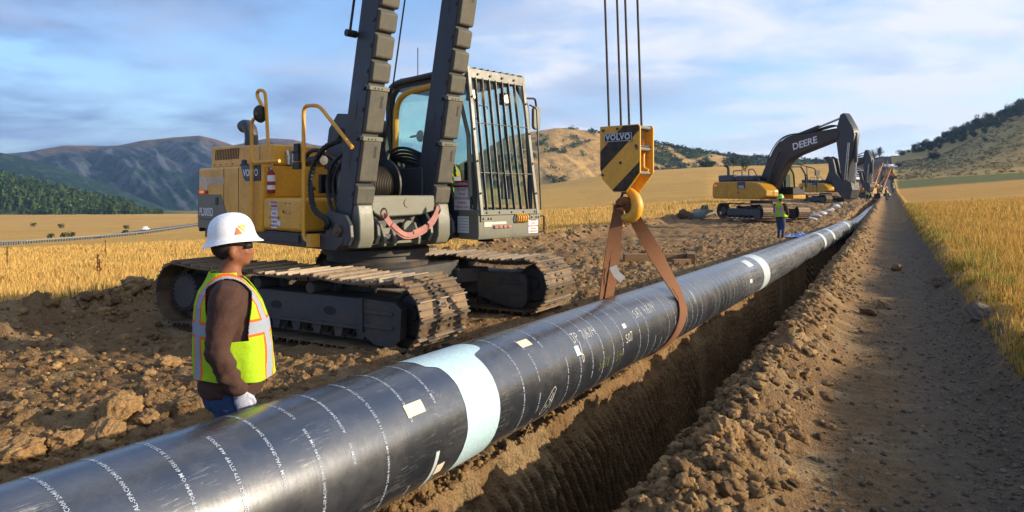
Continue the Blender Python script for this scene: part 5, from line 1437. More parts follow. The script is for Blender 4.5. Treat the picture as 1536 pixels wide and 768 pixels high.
    for r_, z in prof:
        for k in range(n):
            t = 2*math.pi*k/n; y = r_*.87*math.sin(t); x = r_*math.cos(t)*1.02
            rib = .010*math.exp(-(y/.022)**2)*(1 if r_ < .131 else 0)
            vs.append((x, y, z+rib-(.010*math.cos(2*t) if r_ > .14 else 0)))
    for i in range(len(prof)-1):
        for j in range(n): fs.append((i*n+j, i*n+(j+1) % n, (i+1)*n+(j+1) % n, (i+1)*n+j))
    fs.append(tuple((len(prof)-1)*n+j for j in range(n)))
    q = B(); q.M = Matrix.Translation((0, 0, 1.72)) @ Matrix.Rotation(R(-7), 4, 'Y') @ Matrix.Translation((0.008, 0, -1.72-.014)); q.add(vs, fs)
    hh = q.build('hard_hat', hat, root, ang=60); sdm = hh.modifiers.new('t', 'SOLIDIFY'); sdm.thickness = .004; sdm.offset = -1
    if detail: sb = hh.modifiers.new('s', 'SUBSURF'); sb.levels = 1; sb.render_levels = 2
    return root, hh
# worker by the pipe
w1, h1_ = person('worker in white full brim hard hat and lime vest leaning beside the pipe', M_HATW, M_GLOVE,
    ((-.02, -.215, 1.43), (-.075, -.265, 1.13), (.045, -.225, .885), (.30, .10, -1)), ((-.02, .215, 1.43), (.0, .27, 1.14), (.05, .22, .88), (.2, -.1, -1)),
    [((.0, -.09, .88), (.03, -.11, .49), (-.02, -.12, .10)), ((.0, .09, .88), (.08, .11, .49), (.06, .12, .10))])
w1.location = (-1.655, 4.02, .0); w1.rotation_euler = (0, 0, R(22))
# emblem: two triangles over the right temple of the hat
def hatpt(a, z, o=.004):
    r_ = np.interp(z, [1.750, 1.79, 1.815, 1.843, 1.866], [.136, .128, .122, .110, .090])+o
    return (r_*math.cos(a)*1.02, -r_*.87*math.sin(a), z)
MH = Matrix.Translation((0, 0, 1.72)) @ Matrix.Rotation(R(-7), 4, 'Y') @ Matrix.Translation((0.008, 0, -1.72-.014))
def hat_tri(name, pts, mat):
    q = B(); q.M = MH.copy(); n = 8; vs = []; fs = []
    (a0, z0), (a1, z1), (a2, z2) = pts
    for i in range(n+1):
        for j in range(n+1-i):
            u, v = i/n, j/n; vs.append(hatpt(a0+(a1-a0)*u+(a2-a0)*v, z0+(z1-z0)*u+(z2-z0)*v, .0045))
    idx = {}; c = 0
    for i in range(n+1):
        for j in range(n+1-i): idx[i, j] = c; c += 1
    for i in range(n):
        for j in range(n-i):
            fs.append((idx[i, j], idx[i+1, j], idx[i, j+1]))
            if i+j < n-1: fs.append((idx[i+1, j], idx[i+1, j+1], idx[i, j+1]))
    q.add(vs, fs); q.build(name, mat, h1_, smooth=False)
hat_tri('orange_triangle', [(1.42, 1.772), (1.10, 1.772), (1.30, 1.818)], simple('decal_orange', 'd0742c', .4))
hat_tri('yellow_triangle', [(1.24, 1.824), (.88, 1.824), (1.00, 1.776)], simple('decal_yellow', 'e0b83c', .4))
q = B(); q.tube([(-.01, -.083, 1.700), (.06, -.082, 1.702), (.095, -.070, 1.700)], .0045, 6); q.tube([(-.01, .083, 1.700), (.06, .082, 1.702), (.095, .070, 1.700)], .0045, 6)
gl_ = q.build('sunglasses', M_BLACK, w1)
for s_ in (-1, 1):
    q = B(); pts = []
    for k in range(9):
        u = k/8; a = .35+u*.75; pts.append((.012+.112*math.cos(a*.9-.1), s_*.088*math.sin(a*.9), 1.678))
    n = len(pts); vs = [(x, y, z) for x, y, z in pts]+[(x-.004, y, z+.036) for x, y, z in pts]; q.add(vs, [(i, i+1, i+1+n, i+n) for i in range(n-1)])
    l_ = q.build('dark_lens', M_BLACK, gl_); m2 = l_.modifiers.new('t', 'SOLIDIFY'); m2.thickness = .004
# marks on the vest
q = B(); q.M = Matrix.Identity(4)
for k in range(4): q.box(-.226+.0, -.2205, .05-.018*k*0-.01*k, .075-.01*k, 1.40-.045*k, 1.43-.045*k)
w2, hb2_ = person('worker in lime hard hat and vest standing beyond the pipe near the excavator', M_HATG, M_GLOVEY,
    ((-.02, -.215, 1.43), (.02, -.29, 1.14), (.20, -.20, 1.02), (.6, .3, -1)), ((-.02, .215, 1.43), (.02, .28, 1.14), (.14, .20, .92), (.5, -.2, -1)),
    [((.0, -.09, .88), (.03, -.10, .49), (-.02, -.10, .10)), ((.0, .09, .88), (.05, .10, .49), (.04, .11, .10))], detail=False)
def stand(o, px, D, rz, dz=0):
    x = (px-768)/F*D; o.location = (x, D, groundz_xy(x, D)+dz); o.rotation_euler = (0, 0, R(rz))
stand(w2, 1171, 28.2, 38)
farp = [(1301, 88, 40, 'far worker in vest left of the trench beneath the dark stick'), (1329.5, 99, -60, 'far worker with white hard hat at the road side of the trench'),
        (1322, 118, 20, 'far worker just left of the white hatted one'), (1316, 130, 80, 'far worker half hidden among the machines'), (1340, 135, 110, 'farthest worker walking down the right of the track'), (1309, 122, -20, 'far worker bending by the orange side boom tractor')]
for px, D, rz, lab in farp:
    o = copy_tree(w2); stand(o, px, D, rz); o['label'] = lab; o['group'] = 'workers far down the trench'
    if 'white' in lab or 'walking' in lab:
        for ch in o.children:
            if ch.name.startswith('hard_hat'): ch.data = ch.data.copy(); ch.data.materials.clear(); ch.data.materials.append(M_HATW)
# operator inside the cab
op, hb3_ = person('operator in lime vest seated behind the cab guard of the pipelayer', M_HATW, M_GLOVEY,
    ((-.02, -.215, 1.43), (.10, -.27, 1.16), (.36, -.20, 1.12), (1, .1, -.1)), ((-.02, .215, 1.43), (.10, .27, 1.16), (.36, .20, 1.12), (1, -.1, -.1)),
    [((.02, -.09, .88), (.42, -.11, .86), (.46, -.12, .46)), ((.02, .09, .88), (.42, .11, .86), (.46, .12, .46))], detail=False)
pp = PL.matrix_basis @ up(.25, 1.32, 1.02); op.location = pp; op.rotation_euler = (0, 0, R(-43.5))

# ================================================================== excavators beyond
def excavator(label, number):
    root = empty('excavator'); tag(root, label, 'excavator', 'excavators lined up along the trench')
    MU = rotz(4.0)
    undercarriage(root, 3.75, .50, .47, .47, [(-1.58, -.80, -1), (.80, 1.58, 1)], nshoe=44, detail=False, mats=(M_SHOE, M_FRAME), sag=.03)
    q = B(); q.box(-.8, .8, -.85, .85, .45, .8); q.lathe([(.6, .8), (.65, .9), (.65, 1.15), (0, 1.15)], 32); q.build('car_body', M_FRAME, root, bevel=.02)
    def X():
        q = B(); q.M = MU.copy(); return q
    q = X(); q.prism([(-2.75, 1.25), (1.6, 1.25), (2.1, 1.4), (2.1, 1.75), (1.6, 2.1), (.9, 2.28), (-2.6, 2.30), (-2.8, 2.1), (-2.82, 1.45)], -1.48, -.55, 'y')
    q.prism([(-2.75, 1.25), (.4, 1.25), (.4, 2.28), (-2.6, 2.30), (-2.8, 2.1), (-2.82, 1.45)], -.549, 1.45, 'y')
    bd = q.build('body', M_YEL2, root, bevel=.07, seg=3)
    q = X(); q.box(-2.6, -1.2, -1.2, 1.2, 2.30, 2.72); q.box(-1.15, .6, -1.1, -.4, 2.30, 2.62); hd_ = q.build('engine_cover', M_NAVY, bd, bevel=.08, seg=3)
    q = X(); q.box(-1.05, -.35, -1.08, -.3, 2.62, 2.70); q.build('hood_top', M_WHITE, hd_, bevel=.03)
    q = X(); q.tube([(-2.2, -.7, 2.7), (-2.2, -.7, 3.1), (-2.3, -.7, 3.28), (-2.5, -.7, 3.32)], .09, 10); q.build('exhaust_stack', M_BLACK, bd)
    q = X(); q.box(-.35, .35, -1.495, -1.47, 1.86, 2.26); np_ = q.build('number_plate', M_NAVY, bd)
    r3 = MU.to_3x3()
    text_on('lettering', number, M_TXTW, np_, MU @ Vector((0, -1.499, 1.96)), r3 @ Vector((1, 0, 0)), (0, 0, 1), .22, .004)
    text_on('lettering', 'DEERE', M_TXTR, bd, MU @ Vector((-.3, -1.484, 1.62)), r3 @ Vector((1, 0, 0)), (0, 0, 1), .13, .002)
    q = X(); q.box(-2.6, -2.35, -1.50, -1.47, 2.03, 2.11); q.build('marker_light', M_AMBER, bd)
    q = X()
    for x in (-1.35, -.25): q.box(x-.008, x+.008, -1.487, -1.47, 1.35, 2.22)
    q.build('panel_seam', M_BLACK, bd, smooth=False)
    for pts in ([(-.9, -1.35, 2.3), (-.9, -1.35, 2.95), (-.1, -1.35, 2.95), (-.1, -1.35, 2.3)], [(.5, -1.35, 2.28), (.5, -1.35, 3.0), (.9, -1.35, 3.0), (1.55, -1.35, 2.2)], [(.5, .2, 2.28), (.5, .2, 3.0), (1.2, .2, 3.0), (1.2, .2, 2.3)]):
        q = X(); q.tube(pts, .03, 6, bend=.12); q.build('handrail', M_GREY, root)
    # cab on the far side
    q = X(); q.box(.4, 2.05, .50, 1.45, 1.25, 1.50); cb = q.build('cab', M_YEL2, root, bevel=.04)
    q = X(); q.box(.42, 2.0, .54, 1.42, 1.502, 1.95); q.build('cab_door', M_BLACK, cb, bevel=.03)
    q = X()
    for y in (.55, 1.40): q.tube([(.45, y, 1.9), (.45, y, 3.05), (.65, y, 3.18), (1.7, y, 3.15), (2.05, y, 2.7), (2.12, y, 1.9)], .05, 6, bend=.12)
    q.box(.42, 1.75, .52, 1.43, 3.12, 3.20); q.tube([(1.2, .55, 1.9), (1.2, .55, 3.12)], .035, 6); q.build('cab_frame', M_BLACK, cb)
    q = X(); q.box(.45, 2.0, .56, .57, 1.95, 3.1); q.build('window', M_GLASS, cb, smooth=False)
    q = X(); q.box(.5, 1.1, .8, 1.2, 1.9, 2.7); q.build('seat', M_BLACK, cb, bevel=.05)
    q = X(); q.tube([(2.0, 1.5, 3.15), (2.6, 1.6, 3.0), (2.75, 1.6, 2.6), (2.75, 1.6, 1.6)], .03, 6, bend=.15); q.tube([(2.3, .6, 3.25), (2.9, .7, 3.1), (3.0, .7, 2.0)], .02, 6, bend=.1); q.box(2.72, 2.8, 1.45, 1.75, 2.6, 2.9); q.build('mirror_arm', M_BLACK, cb)
    # boom, stick, cylinders
    dz = -.44
    BO = [(-.05, 2.05), (.05, 2.75), (.72, 3.85), (1.35, 4.62), (1.75, 4.98), (2.28, 5.16), (2.95, 5.26), (5.87, 5.42), (6.15, 5.15), (6.06, 4.85), (3.17, 4.15), (2.60, 3.92), (2.3, 3.65), (1.82, 2.98), (1.05, 1.90), (.5, 1.7)]
    q = X(); q.prism([(x, z+dz) for x, z in BO], -.24, .24, 'y'); bo = q.build('boom', paint('boom_brown_black', '332c28', .5, grime=.3) if 'boom_brown_black' not in MATS else MATS['boom_brown_black'], root, bevel=.04)
    sl_ = (Vector((5.6, 0, 5.12))-Vector((2.6, 0, 4.62))).normalized()
    text_on('lettering', 'DEERE', M_TXTW, bo, MU @ Vector((3.75, -.247, 4.76+dz)), r3 @ sl_, r3 @ Vector((-sl_.z, 0, sl_.x)), .52, .012, squash=1.25)
    ST = [(6.16, 6.1), (6.38, 6.16), (6.52, 6.02), (6.95, 5.35), (7.05, 5.0), (6.93, 4.2), (6.62, 2.6), (6.35, 2.5), (6.16, 3.2), (6.04, 3.88), (5.88, 4.9), (5.92, 5.4)]
    q = X(); q.prism([(x, z+dz) for x, z in ST], -.20, .20, 'y'); st_ = q.build('stick', M_GREY, root, bevel=.03)
    q = X()
    for y in (-.4, .4): q.cyl((.75, y, 1.55), (1.35, y, 3.3+dz), .09, n=12); q.cyl((1.35, y, 3.3+dz), (1.95, y, 4.4+dz), .05, n=10)
    q.build('lift_cylinder', M_GREY, root)
    q = X(); q.cyl((2.6, 0, 5.2+dz), (4.6, 0, 5.62+dz), .12, n=14); q.build('stick_cylinder', M_GREY, root)
    q = X(); q.cyl((4.6, 0, 5.62+dz), (6.2, 0, 5.98+dz), .055, n=12); q.build('cylinder_rod', M_CHROME, root)
    q = X(); q.cyl((6.98, 0, 5.1+dz), (6.98, 0, 3.6+dz), .10, n=12); q.build('bucket_cylinder', M_GREY, root)
    q = X(); q.cyl((6.98, 0, 3.6+dz), (6.9, 0, 2.55+dz), .05, n=12); q.cyl((6.72, -.23, 4.6+dz), (6.5, -.23, 2.7+dz), .035, n=8); q.cyl((6.80, -.23, 4.6+dz), (6.62, -.23, 2.7+dz), .03, n=8); q.build('bucket_rod', M_CHROME, root)
    for y in (-.25, -.1, .12, .25):
        q = X(); P = [(.3, 3.0), (1.0, 4.45), (1.7, 5.15), (2.5, 5.36), (4.0, 5.35), (5.6, 5.62), (6.0, 5.5)]; q.tube([(x, y*.8, z+dz+.02*math.sin(i*3+y*9)) for i, (x, z) in enumerate(P)], .03, 5, bend=.5); q.build('hydraulic_hose', M_BLACK, root)
    CL = [(5.0, 3.92), (5.35, 3.98), (5.68, 3.82), (5.80, 3.45), (5.88, 3.08), (6.15, 2.75), (6.6, 2.5), (6.9, 2.45), (6.95, 2.15), (6.6, 1.85), (6.3, 1.8), (5.95, 2.15), (5.62, 2.62), (5.45, 3.1), (5.38, 3.62)]
    for y in (-.22, .10): q = X(); q.prism([(x, z+dz) for x, z in CL], y, y+.12, 'y'); q.build('thumb_claw', M_GREY, root, bevel=.02)
    q = X(); q.prism([(x+.15, z+dz) for x, z in ((6.2, 2.7), (6.75, 2.6), (6.85, 2.2), (6.7, 1.75), (6.4, 1.7), (6.2, 1.9))], -.28, .28, 'y'); q.cyl((6.5, -.3, 2.2+dz), (6.5, .3, 2.2+dz), .12); q.build('grapple', M_FRAME, root, bevel=.03)
    return root
ex1 = excavator('nearer yellow excavator with dark arched boom standing behind the lime hatted worker', '350G')
ex1.location = (15.06, 41.2, .42); ex1.rotation_euler = (0, 0, R(-74))
ex2 = copy_tree(ex1); ex2.location = (36.0, 78.4, groundz_xy(36.0, 78.4)+.0); ex2.rotation_euler = (0, 0, R(-79))
ex2['label'] = 'farther yellow excavator seen small beneath the stick of the nearer one'
# side boom tractors far down the line
M_CAT = paint('tractor_orange_yellow', 'b87820', .5, grime=.5)
def tractor(label):
    root = empty('side_boom_tractor'); tag(root, label, 'tractor', 'side boom tractors far along the trench')
    undercarriage(root, 3.0, .55, .5, .5, [(-1.4, -.8, -1), (.8, 1.4, 1)], nshoe=30, detail=False)
    q = B(); q.box(-1.2, 1.6, -.55, .55, .8, 1.7); q.box(-1.6, -.2, -.75, .75, 1.0, 1.5); q.build('body', M_CAT, root, bevel=.05)
    q = B(); 
    for x in (-1.4, -.2):
        for y in (-.65, .65): q.cyl((x, y, 1.5), (x, y, 2.7), .05, n=6)
    q.box(-1.5, -.1, -.75, .75, 2.7, 2.8); q.build('canopy', M_CAT, root)
    q = B(); q.cyl((.5, .9, .9), (.3, 4.2, 5.6), .12, .08, 8); q.cyl((-.7, .9, .9), (.2, 4.2, 5.6), .12, .08, 8); q.build('boom', M_CAT, root)
    q = B(); q.cyl((.25, 4.2, 5.6), (.3, .3, 1.8), .03, n=5); q.cyl((.25, 4.2, 5.6), (.25, 4.2, 1.5), .03, n=5); q.build('wire_rope', M_ROPE, root)
    q = B(); q.box(-.9, .5, -1.2, -.75, .9, 1.7); q.build('counterweight', M_CAT, root, bevel=.04)
    return root
t1 = tractor('nearest orange yellow side boom tractor under the far dark stick')
for i, (px, D, rz, lab) in enumerate(((1297, 104, -60, None), (1313, 120, -62, 'second orange yellow side boom tractor just right of the far dark stick'), (1305, 138, -50, 'third side boom tractor showing its raised orange boom'), (1333, 205, -20, 'farthest side boom tractor high on the dark climbing track'))):
    o = t1 if i == 0 else copy_tree(t1)
    if lab: o['label'] = lab
    x = (px-768)/F*D; o.location = (x, D, groundz_xy(x, D)-.05); o.rotation_euler = (0, 0, R(rz))
# pickup trucks parked on the rise
def truck(label):
    root = empty('pickup_truck'); tag(root, label, 'pickup truck', 'white pickup trucks parked on the rise')
    q = B(); q.prism([(-2.7, .5), (2.7, .5), (2.75, .95), (1.5, 1.1), (.9, 1.75), (-.7, 1.78), (-.95, 1.15), (-2.7, 1.12)], -.95, .95, 'y'); q.build('body', M_WHITE, root, bevel=.08, seg=2)
    q = B(); q.prism([(1.38, 1.12), (.84, 1.70), (-.62, 1.72), (-.82, 1.18)], -.958, .958, 'y'); q.build('window', M_BLACK, root, smooth=False)
    q = B(); q.box(-2.6, -1.1, -.8, .8, 1.08, 1.125); q.build('truck_bed', M_BLACK, root, smooth=False)
    for x in (-1.8, 1.8):
        for y in (-.85, .85): q = B(); q.cyl((x, y-.13, .4), (x, y+.13, .4), .4, n=16); q.build('wheel', M_BLACK, root, bevel=.03)
    return root
k1 = truck('white pickup truck parked at the front of the far group')
kd = [(1283, 186, 20, None), (1287, 198, -15, 'white pickup behind the front one in the far group'), (1279, 208, 35, 'white pickup at the left of the far group'), (1291, 216, 10, 'white pickup at the right of the far group'), (1284, 228, 0, 'rearmost white pickup of the far group'),
      (1330, 262, 60, 'white pickup up on the climbing track at its left'), (1336, 266, 100, 'white pickup up on the climbing track at its right')]
for i, (px, D, rz, lab) in enumerate(kd):
    o = k1 if i == 0 else copy_tree(k1)
    if lab: o['label'] = lab
    x = (px-768)/F*D; o.location = (x, D, groundz_xy(x, D)+.02); o.rotation_euler = (0, 0, R(rz))
# ------------------------------------------------------------------ small things on the strip
def slingthing(D, label):
    """short slings hanging from the machines to the pipe further on"""
    a = arcY(D); c, d, r, u = [Vector(v) for v in pipe_at(a)]
    top = c+Vector((-.1, 0, 1.5)); q = B(); pts = [top]+[Vector(on_pipe(np.array([a]), np.array([th]), np.array([PR+.015]))[0]) for th in np.linspace(.5, -math.pi-.5, 24)]+[top+Vector((-.05, 0, 0))]
    q.strip(pts, [d]*len(pts), .18, .02); q.tube([top, top+Vector((-.1, 0, .35))], .05, 6); o = q.build('lifting_sling', M_SLING); tag(o, label, 'sling')
slingthing(39.5, 'brown sling round the pipe below the nearer excavator grapple'); slingthing(75, 'small brown sling round the pipe far beneath the second excavator')
# sand bags in a row west of the trench
def bag(seed):
    q = B(); ell(q, (0, 0, .12), (.42, .24, .14), 8); o = q.build('sand_bag', M_DIAL); me = o.data
    v = np.zeros(len(me.vertices)*3, np.float32); me.vertices.foreach_get('co', v); v = v.reshape(-1, 3).astype(float)
    v += .05*np.stack([fbm(v[:, 1]*5, v[:, 2]*5+seed, 401, 2), fbm(v[:, 0]*5, v[:, 2]*5+seed, 402, 2), fbm(v[:, 0]*5, v[:, 1]*5+seed, 403, 2)], 1)
    me.vertices.foreach_set('co', v.astype(np.float32).ravel()); return o
b0 = bag(1); bags = [(45, -3.6), (50, -3.7), (55, -3.6), (57, -3.9), (62, -3.7), (66, -3.8), (70, -3.7), (74, -3.9), (79, -3.8), (84, -3.8)]
for i, (s_, t_) in enumerate(bags):
    o = b0 if i == 0 else copy_tree(b0); x, y = st(s_, t_-.6); o.location = (x, y, groundz_xy(x, y)+.02); o.rotation_euler = (0, 0, R(rnd.uniform(0, 180)))
    tag(o, 'pale filled sand bag lying in the row beside the far trench', 'sand bag', 'pale sand bags along the far trench')
# timber skids
def timber(name, px, D, rz, L_, w, h, lab, dz=0, tilt=0):
    q = B(); q.box(-L_/2, L_/2, -w/2, w/2, 0, h); o = q.build(name, M_WOOD, bevel=.008); x = (px-768)/F*D; o.location = (x, D, groundz_xy(x, D)+dz); o.rotation_euler = (0, R(tilt), R(rz)); tag(o, lab, 'timber'); return o
timber('timber_skid', 985, 19.4, 4, 1.9, .25, .24, 'long weathered timber skid lying on the dirt left of the pipe', .02)
timber('timber_skid', 1036, 19.2, 78, .8, .22, .30, 'short timber block set across the end of the long skid', .02)
timber('timber_skid', 1022, 18.6, 8, .5, .2, .18, 'small pale timber offcut in front of the skid end', .0)
# blue sheeting and pale lumps by the second worker
for px, D, lab, col_, sc_ in ((1199, 28.5, 'crumpled pale blue plastic sheet beside the pipe', M_BLUEP, 1.0), (1216, 30, 'small white crumpled bag beside the pipe', M_WHITE, .5)):
    q = B(); n = 14; vs = [((i/n-.5)*1.2*sc_, (j/n-.5)*.6*sc_, .06+.20*sc_*rnd.random()*math.sin(math.pi*i/n)*math.sin(math.pi*j/n)) for i in range(n+1) for j in range(n+1)]
    q.add(vs, [(i*(n+1)+j, (i+1)*(n+1)+j, (i+1)*(n+1)+j+1, i*(n+1)+j+1) for i in range(n) for j in range(n)]); o = q.build('plastic_sheet' if sc_ == 1 else 'plastic_bag', col_, smooth=False); x = (px-768)/F*D; o.location = (x, D, groundz_xy(x, D)+.02); o.rotation_euler = (0, 0, R(-15)); tag(o, lab, 'plastic sheet' if sc_ == 1 else 'bag')
# bucket left on the ridge
bk_ = empty('excavator_bucket'); tag(bk_, 'pale worn excavator bucket lying on the west spoil ridge', 'bucket')
q = B(); prof = [(-.7, .1), (-.6, .6), (-.2, .95), (.3, 1.0), (.55, .8)]
vs = [(x, y, z) for y in (-.55, .55) for x, z in prof]; q.add(vs, [(i, i+1, i+6, i+5) for i in range(4)]); q.add([(x, -.55, z) for x, z in prof], [(0, 1, 2, 3, 4)]); q.add([(x, .55, z) for x, z in prof], [(0, 1, 2, 3, 4)])
o = q.build('shell', M_LGREY, bk_); m_ = o.modifiers.new('t', 'SOLIDIFY'); m_.thickness = .05
for y in (-.5, -.25, 0, .25, .5): q = B(); q.prism([(.5, .84), (.62, .74), (.85, .55), (.56, .70)], y-.05, y+.05, 'y'); q.build('tooth', M_STEEL, bk_)
q = B(); q.prism([(-.3, .95), (.2, 1.0), (.1, 1.3), (-.1, 1.3)], -.2, -.12, 'y'); q.prism([(-.3, .95), (.2, 1.0), (.1, 1.3), (-.1, 1.3)], .12, .2, 'y'); q.build('hinge_ear', M_LGREY, bk_)
x = (1054-768)/F*44; bk_.location = (x, 44, groundz_xy(x, 44)-.15); bk_.rotation_euler = (0, R(10), R(25)); bk_.scale = (.85,)*3
# ================================================================== rocks and clods
import bmesh
def ico(sub):
    bm = bmesh.new(); bmesh.ops.create_icosphere(bm, subdivisions=sub, radius=1); v = np.array([p.co[:] for p in bm.verts]); f = np.array([[q.index for q in p.verts] for p in bm.faces]); bm.free(); return v, f
def rockshape(sub, seed, rough=.35):
    v, f = ico(sub); g = np.random.default_rng(seed)
    # chop with random planes, then roughen
    for k in range(7):
        n = g.normal(size=3); n /= np.linalg.norm(n); d = g.uniform(.55, .85); h = v@n; v = v-np.maximum(h-d, 0)[:, None]*n
    r = 1+rough*(fbm(v[:, 0]*1.7+seed, v[:, 1]*1.7+v[:, 2]*1.3, seed, 4)+.8*fbm(v[:, 2]*4.5+seed+v[:, 1]*2, v[:, 0]*4.5-v[:, 1]*4, seed+5, 4)+.35*np.abs(fbm(v[:, 2]*11+v[:, 1]*7, v[:, 0]*11-v[:, 1]*9, seed+6, 2)))
    return v*r[:, None]*np.array([1, g.uniform(.7, 1), g.uniform(.55, .8)]), f
M_CLOD = attr_mat('soil_clod', .95, .35, 22, bump=1.0, bdist=.05, spec=.1)
def boulder(px, py, D, size, lab, seed, name='dirt_clod', cat='clod', col='a08058', sink=.35):
    v, f = rockshape(5 if D < 9 else 4, seed, .36); v = v*size/2; x = (px-768)/F*D; z = groundz_xy(x, D)
    me = mesh_np(name, v, f, False); set_col(me, np.tile(np.array(hx(col)), (len(v), 1))); o = link(name, me, M_CLOD)
    o.location = (x, D, z+size*(.30-sink*.3)); o.rotation_euler = (0, 0, seed*1.3); tag(o, lab, cat); return o
BL = [(432/2.4, 628, 6.1, .42, 'large rounded clod lying left of the near worker'), (160, 655, 5.6, .36, 'flat topped clod just above the pipe at lower left'),
      (222, 632, 6.0, .24, 'clod close right of the large rounded one'), (30, 680, 5.2, .34, 'pale clod near the left picture edge above the pipe'), (95, 668, 5.4, .30, 'clod between the pale edge clod and the flat topped one'),
      (255, 545, 8.2, .30, 'clod in the sun behind the near worker back')]
for i, (px, py, D, sz, lab) in enumerate(BL): boulder(px, py, D, sz, lab, 500+i)
boulder(1323, 0, 11.8, .30, 'pale brown rock on the road beside the trench spoil', 520, 'rock', 'rock', '8c7458'); boulder(1302, 0, 11.2, .26, 'flat brown rock left of the larger one on the road', 521, 'rock', 'rock', '84694c')
boulder(1345, 0, 17.5, .3, 'brown rock farther up the road near the shade', 523, 'rock', 'rock', '84694c')
boulder(1205, 0, 7.0, .20, 'clod at the road side foot of the spoil', 524); boulder(1080, 0, 4.9, .34, 'big clod on the near end of the trench spoil ridge', 525)
boulder(893, 0, 3.78, .24, 'pale grey rock on the trench edge at bottom centre', 526, 'rock', 'rock', 'a09484', .1)
boulder(45, 0, 12.4, .62, 'rounded boulder on the west soil ridge at far left', 527, 'boulder', 'boulder', '84694c', .5); boulder(203, 0, 12.9, .55, 'boulder on the soil ridge beside the rear of the crawler track', 528, 'boulder', 'boulder', '9a8060', .4)
boulder(1026, 0, 43, 1.0, 'dark pointed boulder beside the old bucket', 529, 'boulder', 'boulder', '6e5a44', .2); boulder(1470, 0, 9.4, .42, 'grey rock at the grass edge on the right', 530, 'rock', 'rock', '7c7264', .4)
boulder(1415, 0, 13.8, .40, 'rock half buried in the right bank farther up', 531, 'rock', 'rock', '7c6a54', .5)

def scatter(name, pts, sizes, cols, sub, nshape, mat, label, cat, rough=.35, squash=1.0, sink=.25):
    g = np.random.default_rng(5); shapes = [rockshape(sub, 600+k, rough) for k in range(nshape)]
    V, Fc, C, n0 = [], [], [], 0
    for (x, y, z), s_, c in zip(pts, sizes, cols):
        v, f = shapes[g.integers(nshape)]; a = g.uniform(0, 6.28); b_ = g.uniform(-.5, .5); ca, sa = math.cos(a), math.sin(a); cb2, sb2 = math.cos(b_), math.sin(b_)
        m3 = np.array([[ca, -sa, 0], [sa, ca, 0], [0, 0, 1]]) @ np.array([[1, 0, 0], [0, cb2, -sb2], [0, sb2, cb2]])
        w_ = (v @ m3.T)*s_/2*np.array([1, 1, squash]); w_ += (x, y, z+s_*(.30-sink)); V.append(w_); Fc.append(f+n0); n0 += len(v); C.append(np.tile(c, (len(v), 1)))
    me = mesh_np(name, np.vstack(V), np.vstack(Fc), False); set_col(me, np.vstack(C)); o = link(name, me, mat); tag(o, label, cat, kind='stuff'); return o
g = np.random.default_rng(11)
def ground_pts(s_, t_):
    z = ground_z(s_, t_); return np.stack([s_*TS[0]+t_*TP[0], s_*TS[1]+t_*TP[1], z], -1)
def seen(P, m_=60):
    px = 768+1024*P[:, 0]/np.maximum(P[:, 1], .1); py = 290-1024*(P[:, 2]-2)/np.maximum(P[:, 1], .1)
    return (P[:, 1] > 1) & (px > -m_) & (px < 1536+m_) & (py < 768+m_*2)
def soilcol(n, k=.18): 
    a = g.uniform(0, 1, (n, 1)); return (np.array(hx('a0825a'))*a+np.array(hx('725a40'))*(1-a))*(1+g.normal(0, k, (n, 1)).clip(-.4, .4))
# clods: west work strip, both spoil ridges
def sampler(n, s0, s1, tf):
    s_ = s0*np.exp(g.uniform(0, math.log(s1/s0), n)); return s_, tf(n)
sets = []
s_, t_ = sampler(9000, 2.0, 26, lambda n: g.uniform(-12.0, -2.75, n)); sets.append((s_, t_, .035+.13*g.uniform(0, 1, len(s_))**4))
s_, t_ = sampler(3600, 3.2, 40, lambda n: g.normal(-1.05, .26, n).clip(-1.40, -.3)); sets.append((s_, t_, .03+.13*g.uniform(0, 1, len(s_))**3))
s_, t_ = sampler(1500, 6, 45, lambda n: g.normal(T_W+.2, .5, n)); sets.append((s_, t_, .05+.22*g.uniform(0, 1, len(s_))**3))
s_, t_ = sampler(1500, 3, 30, lambda n: g.normal(-2.68, .06, n).clip(-2.9, -2.61)); sets.append((s_, t_, .02+.06*g.uniform(0, 1, len(s_))**2))
P_, Z_ = [], []
for s_, t_, z_ in sets:
    P = ground_pts(s_, t_); D = np.hypot(P[:, 0], P[:, 1])
    padm = np.exp(-((P[:, 0]+2.2)/3.0)**2-((P[:, 1]-10.9)/2.4)**2) > .35
    keep = seen(P, 220) & ~(padm & (z_ > .07)); k2 = g.uniform(0, 1, len(s_)) < np.clip(z_*1024/np.maximum(D, 1)/3, 0, 1); keep &= k2
    P_.append(P[keep]); Z_.append(z_[keep])
P_ = np.vstack(P_); Z_ = np.hstack(Z_); D = np.hypot(P_[:, 0], P_[:, 1]); big_ = Z_*1024/D > 14
print('clods', len(P_), big_.sum())
scatter('loose_clods', P_[big_], Z_[big_], soilcol(big_.sum()), 3, 10, M_CLOD, 'broken clods of brown soil strewn over the work strip and spoil ridges', 'clods', rough=.5)
scatter('soil_crumbs', P_[~big_], Z_[~big_], soilcol((~big_).sum()), 1, 8, M_CLOD, 'small crumbs of brown soil covering the work strip', 'soil crumbs', rough=.4)
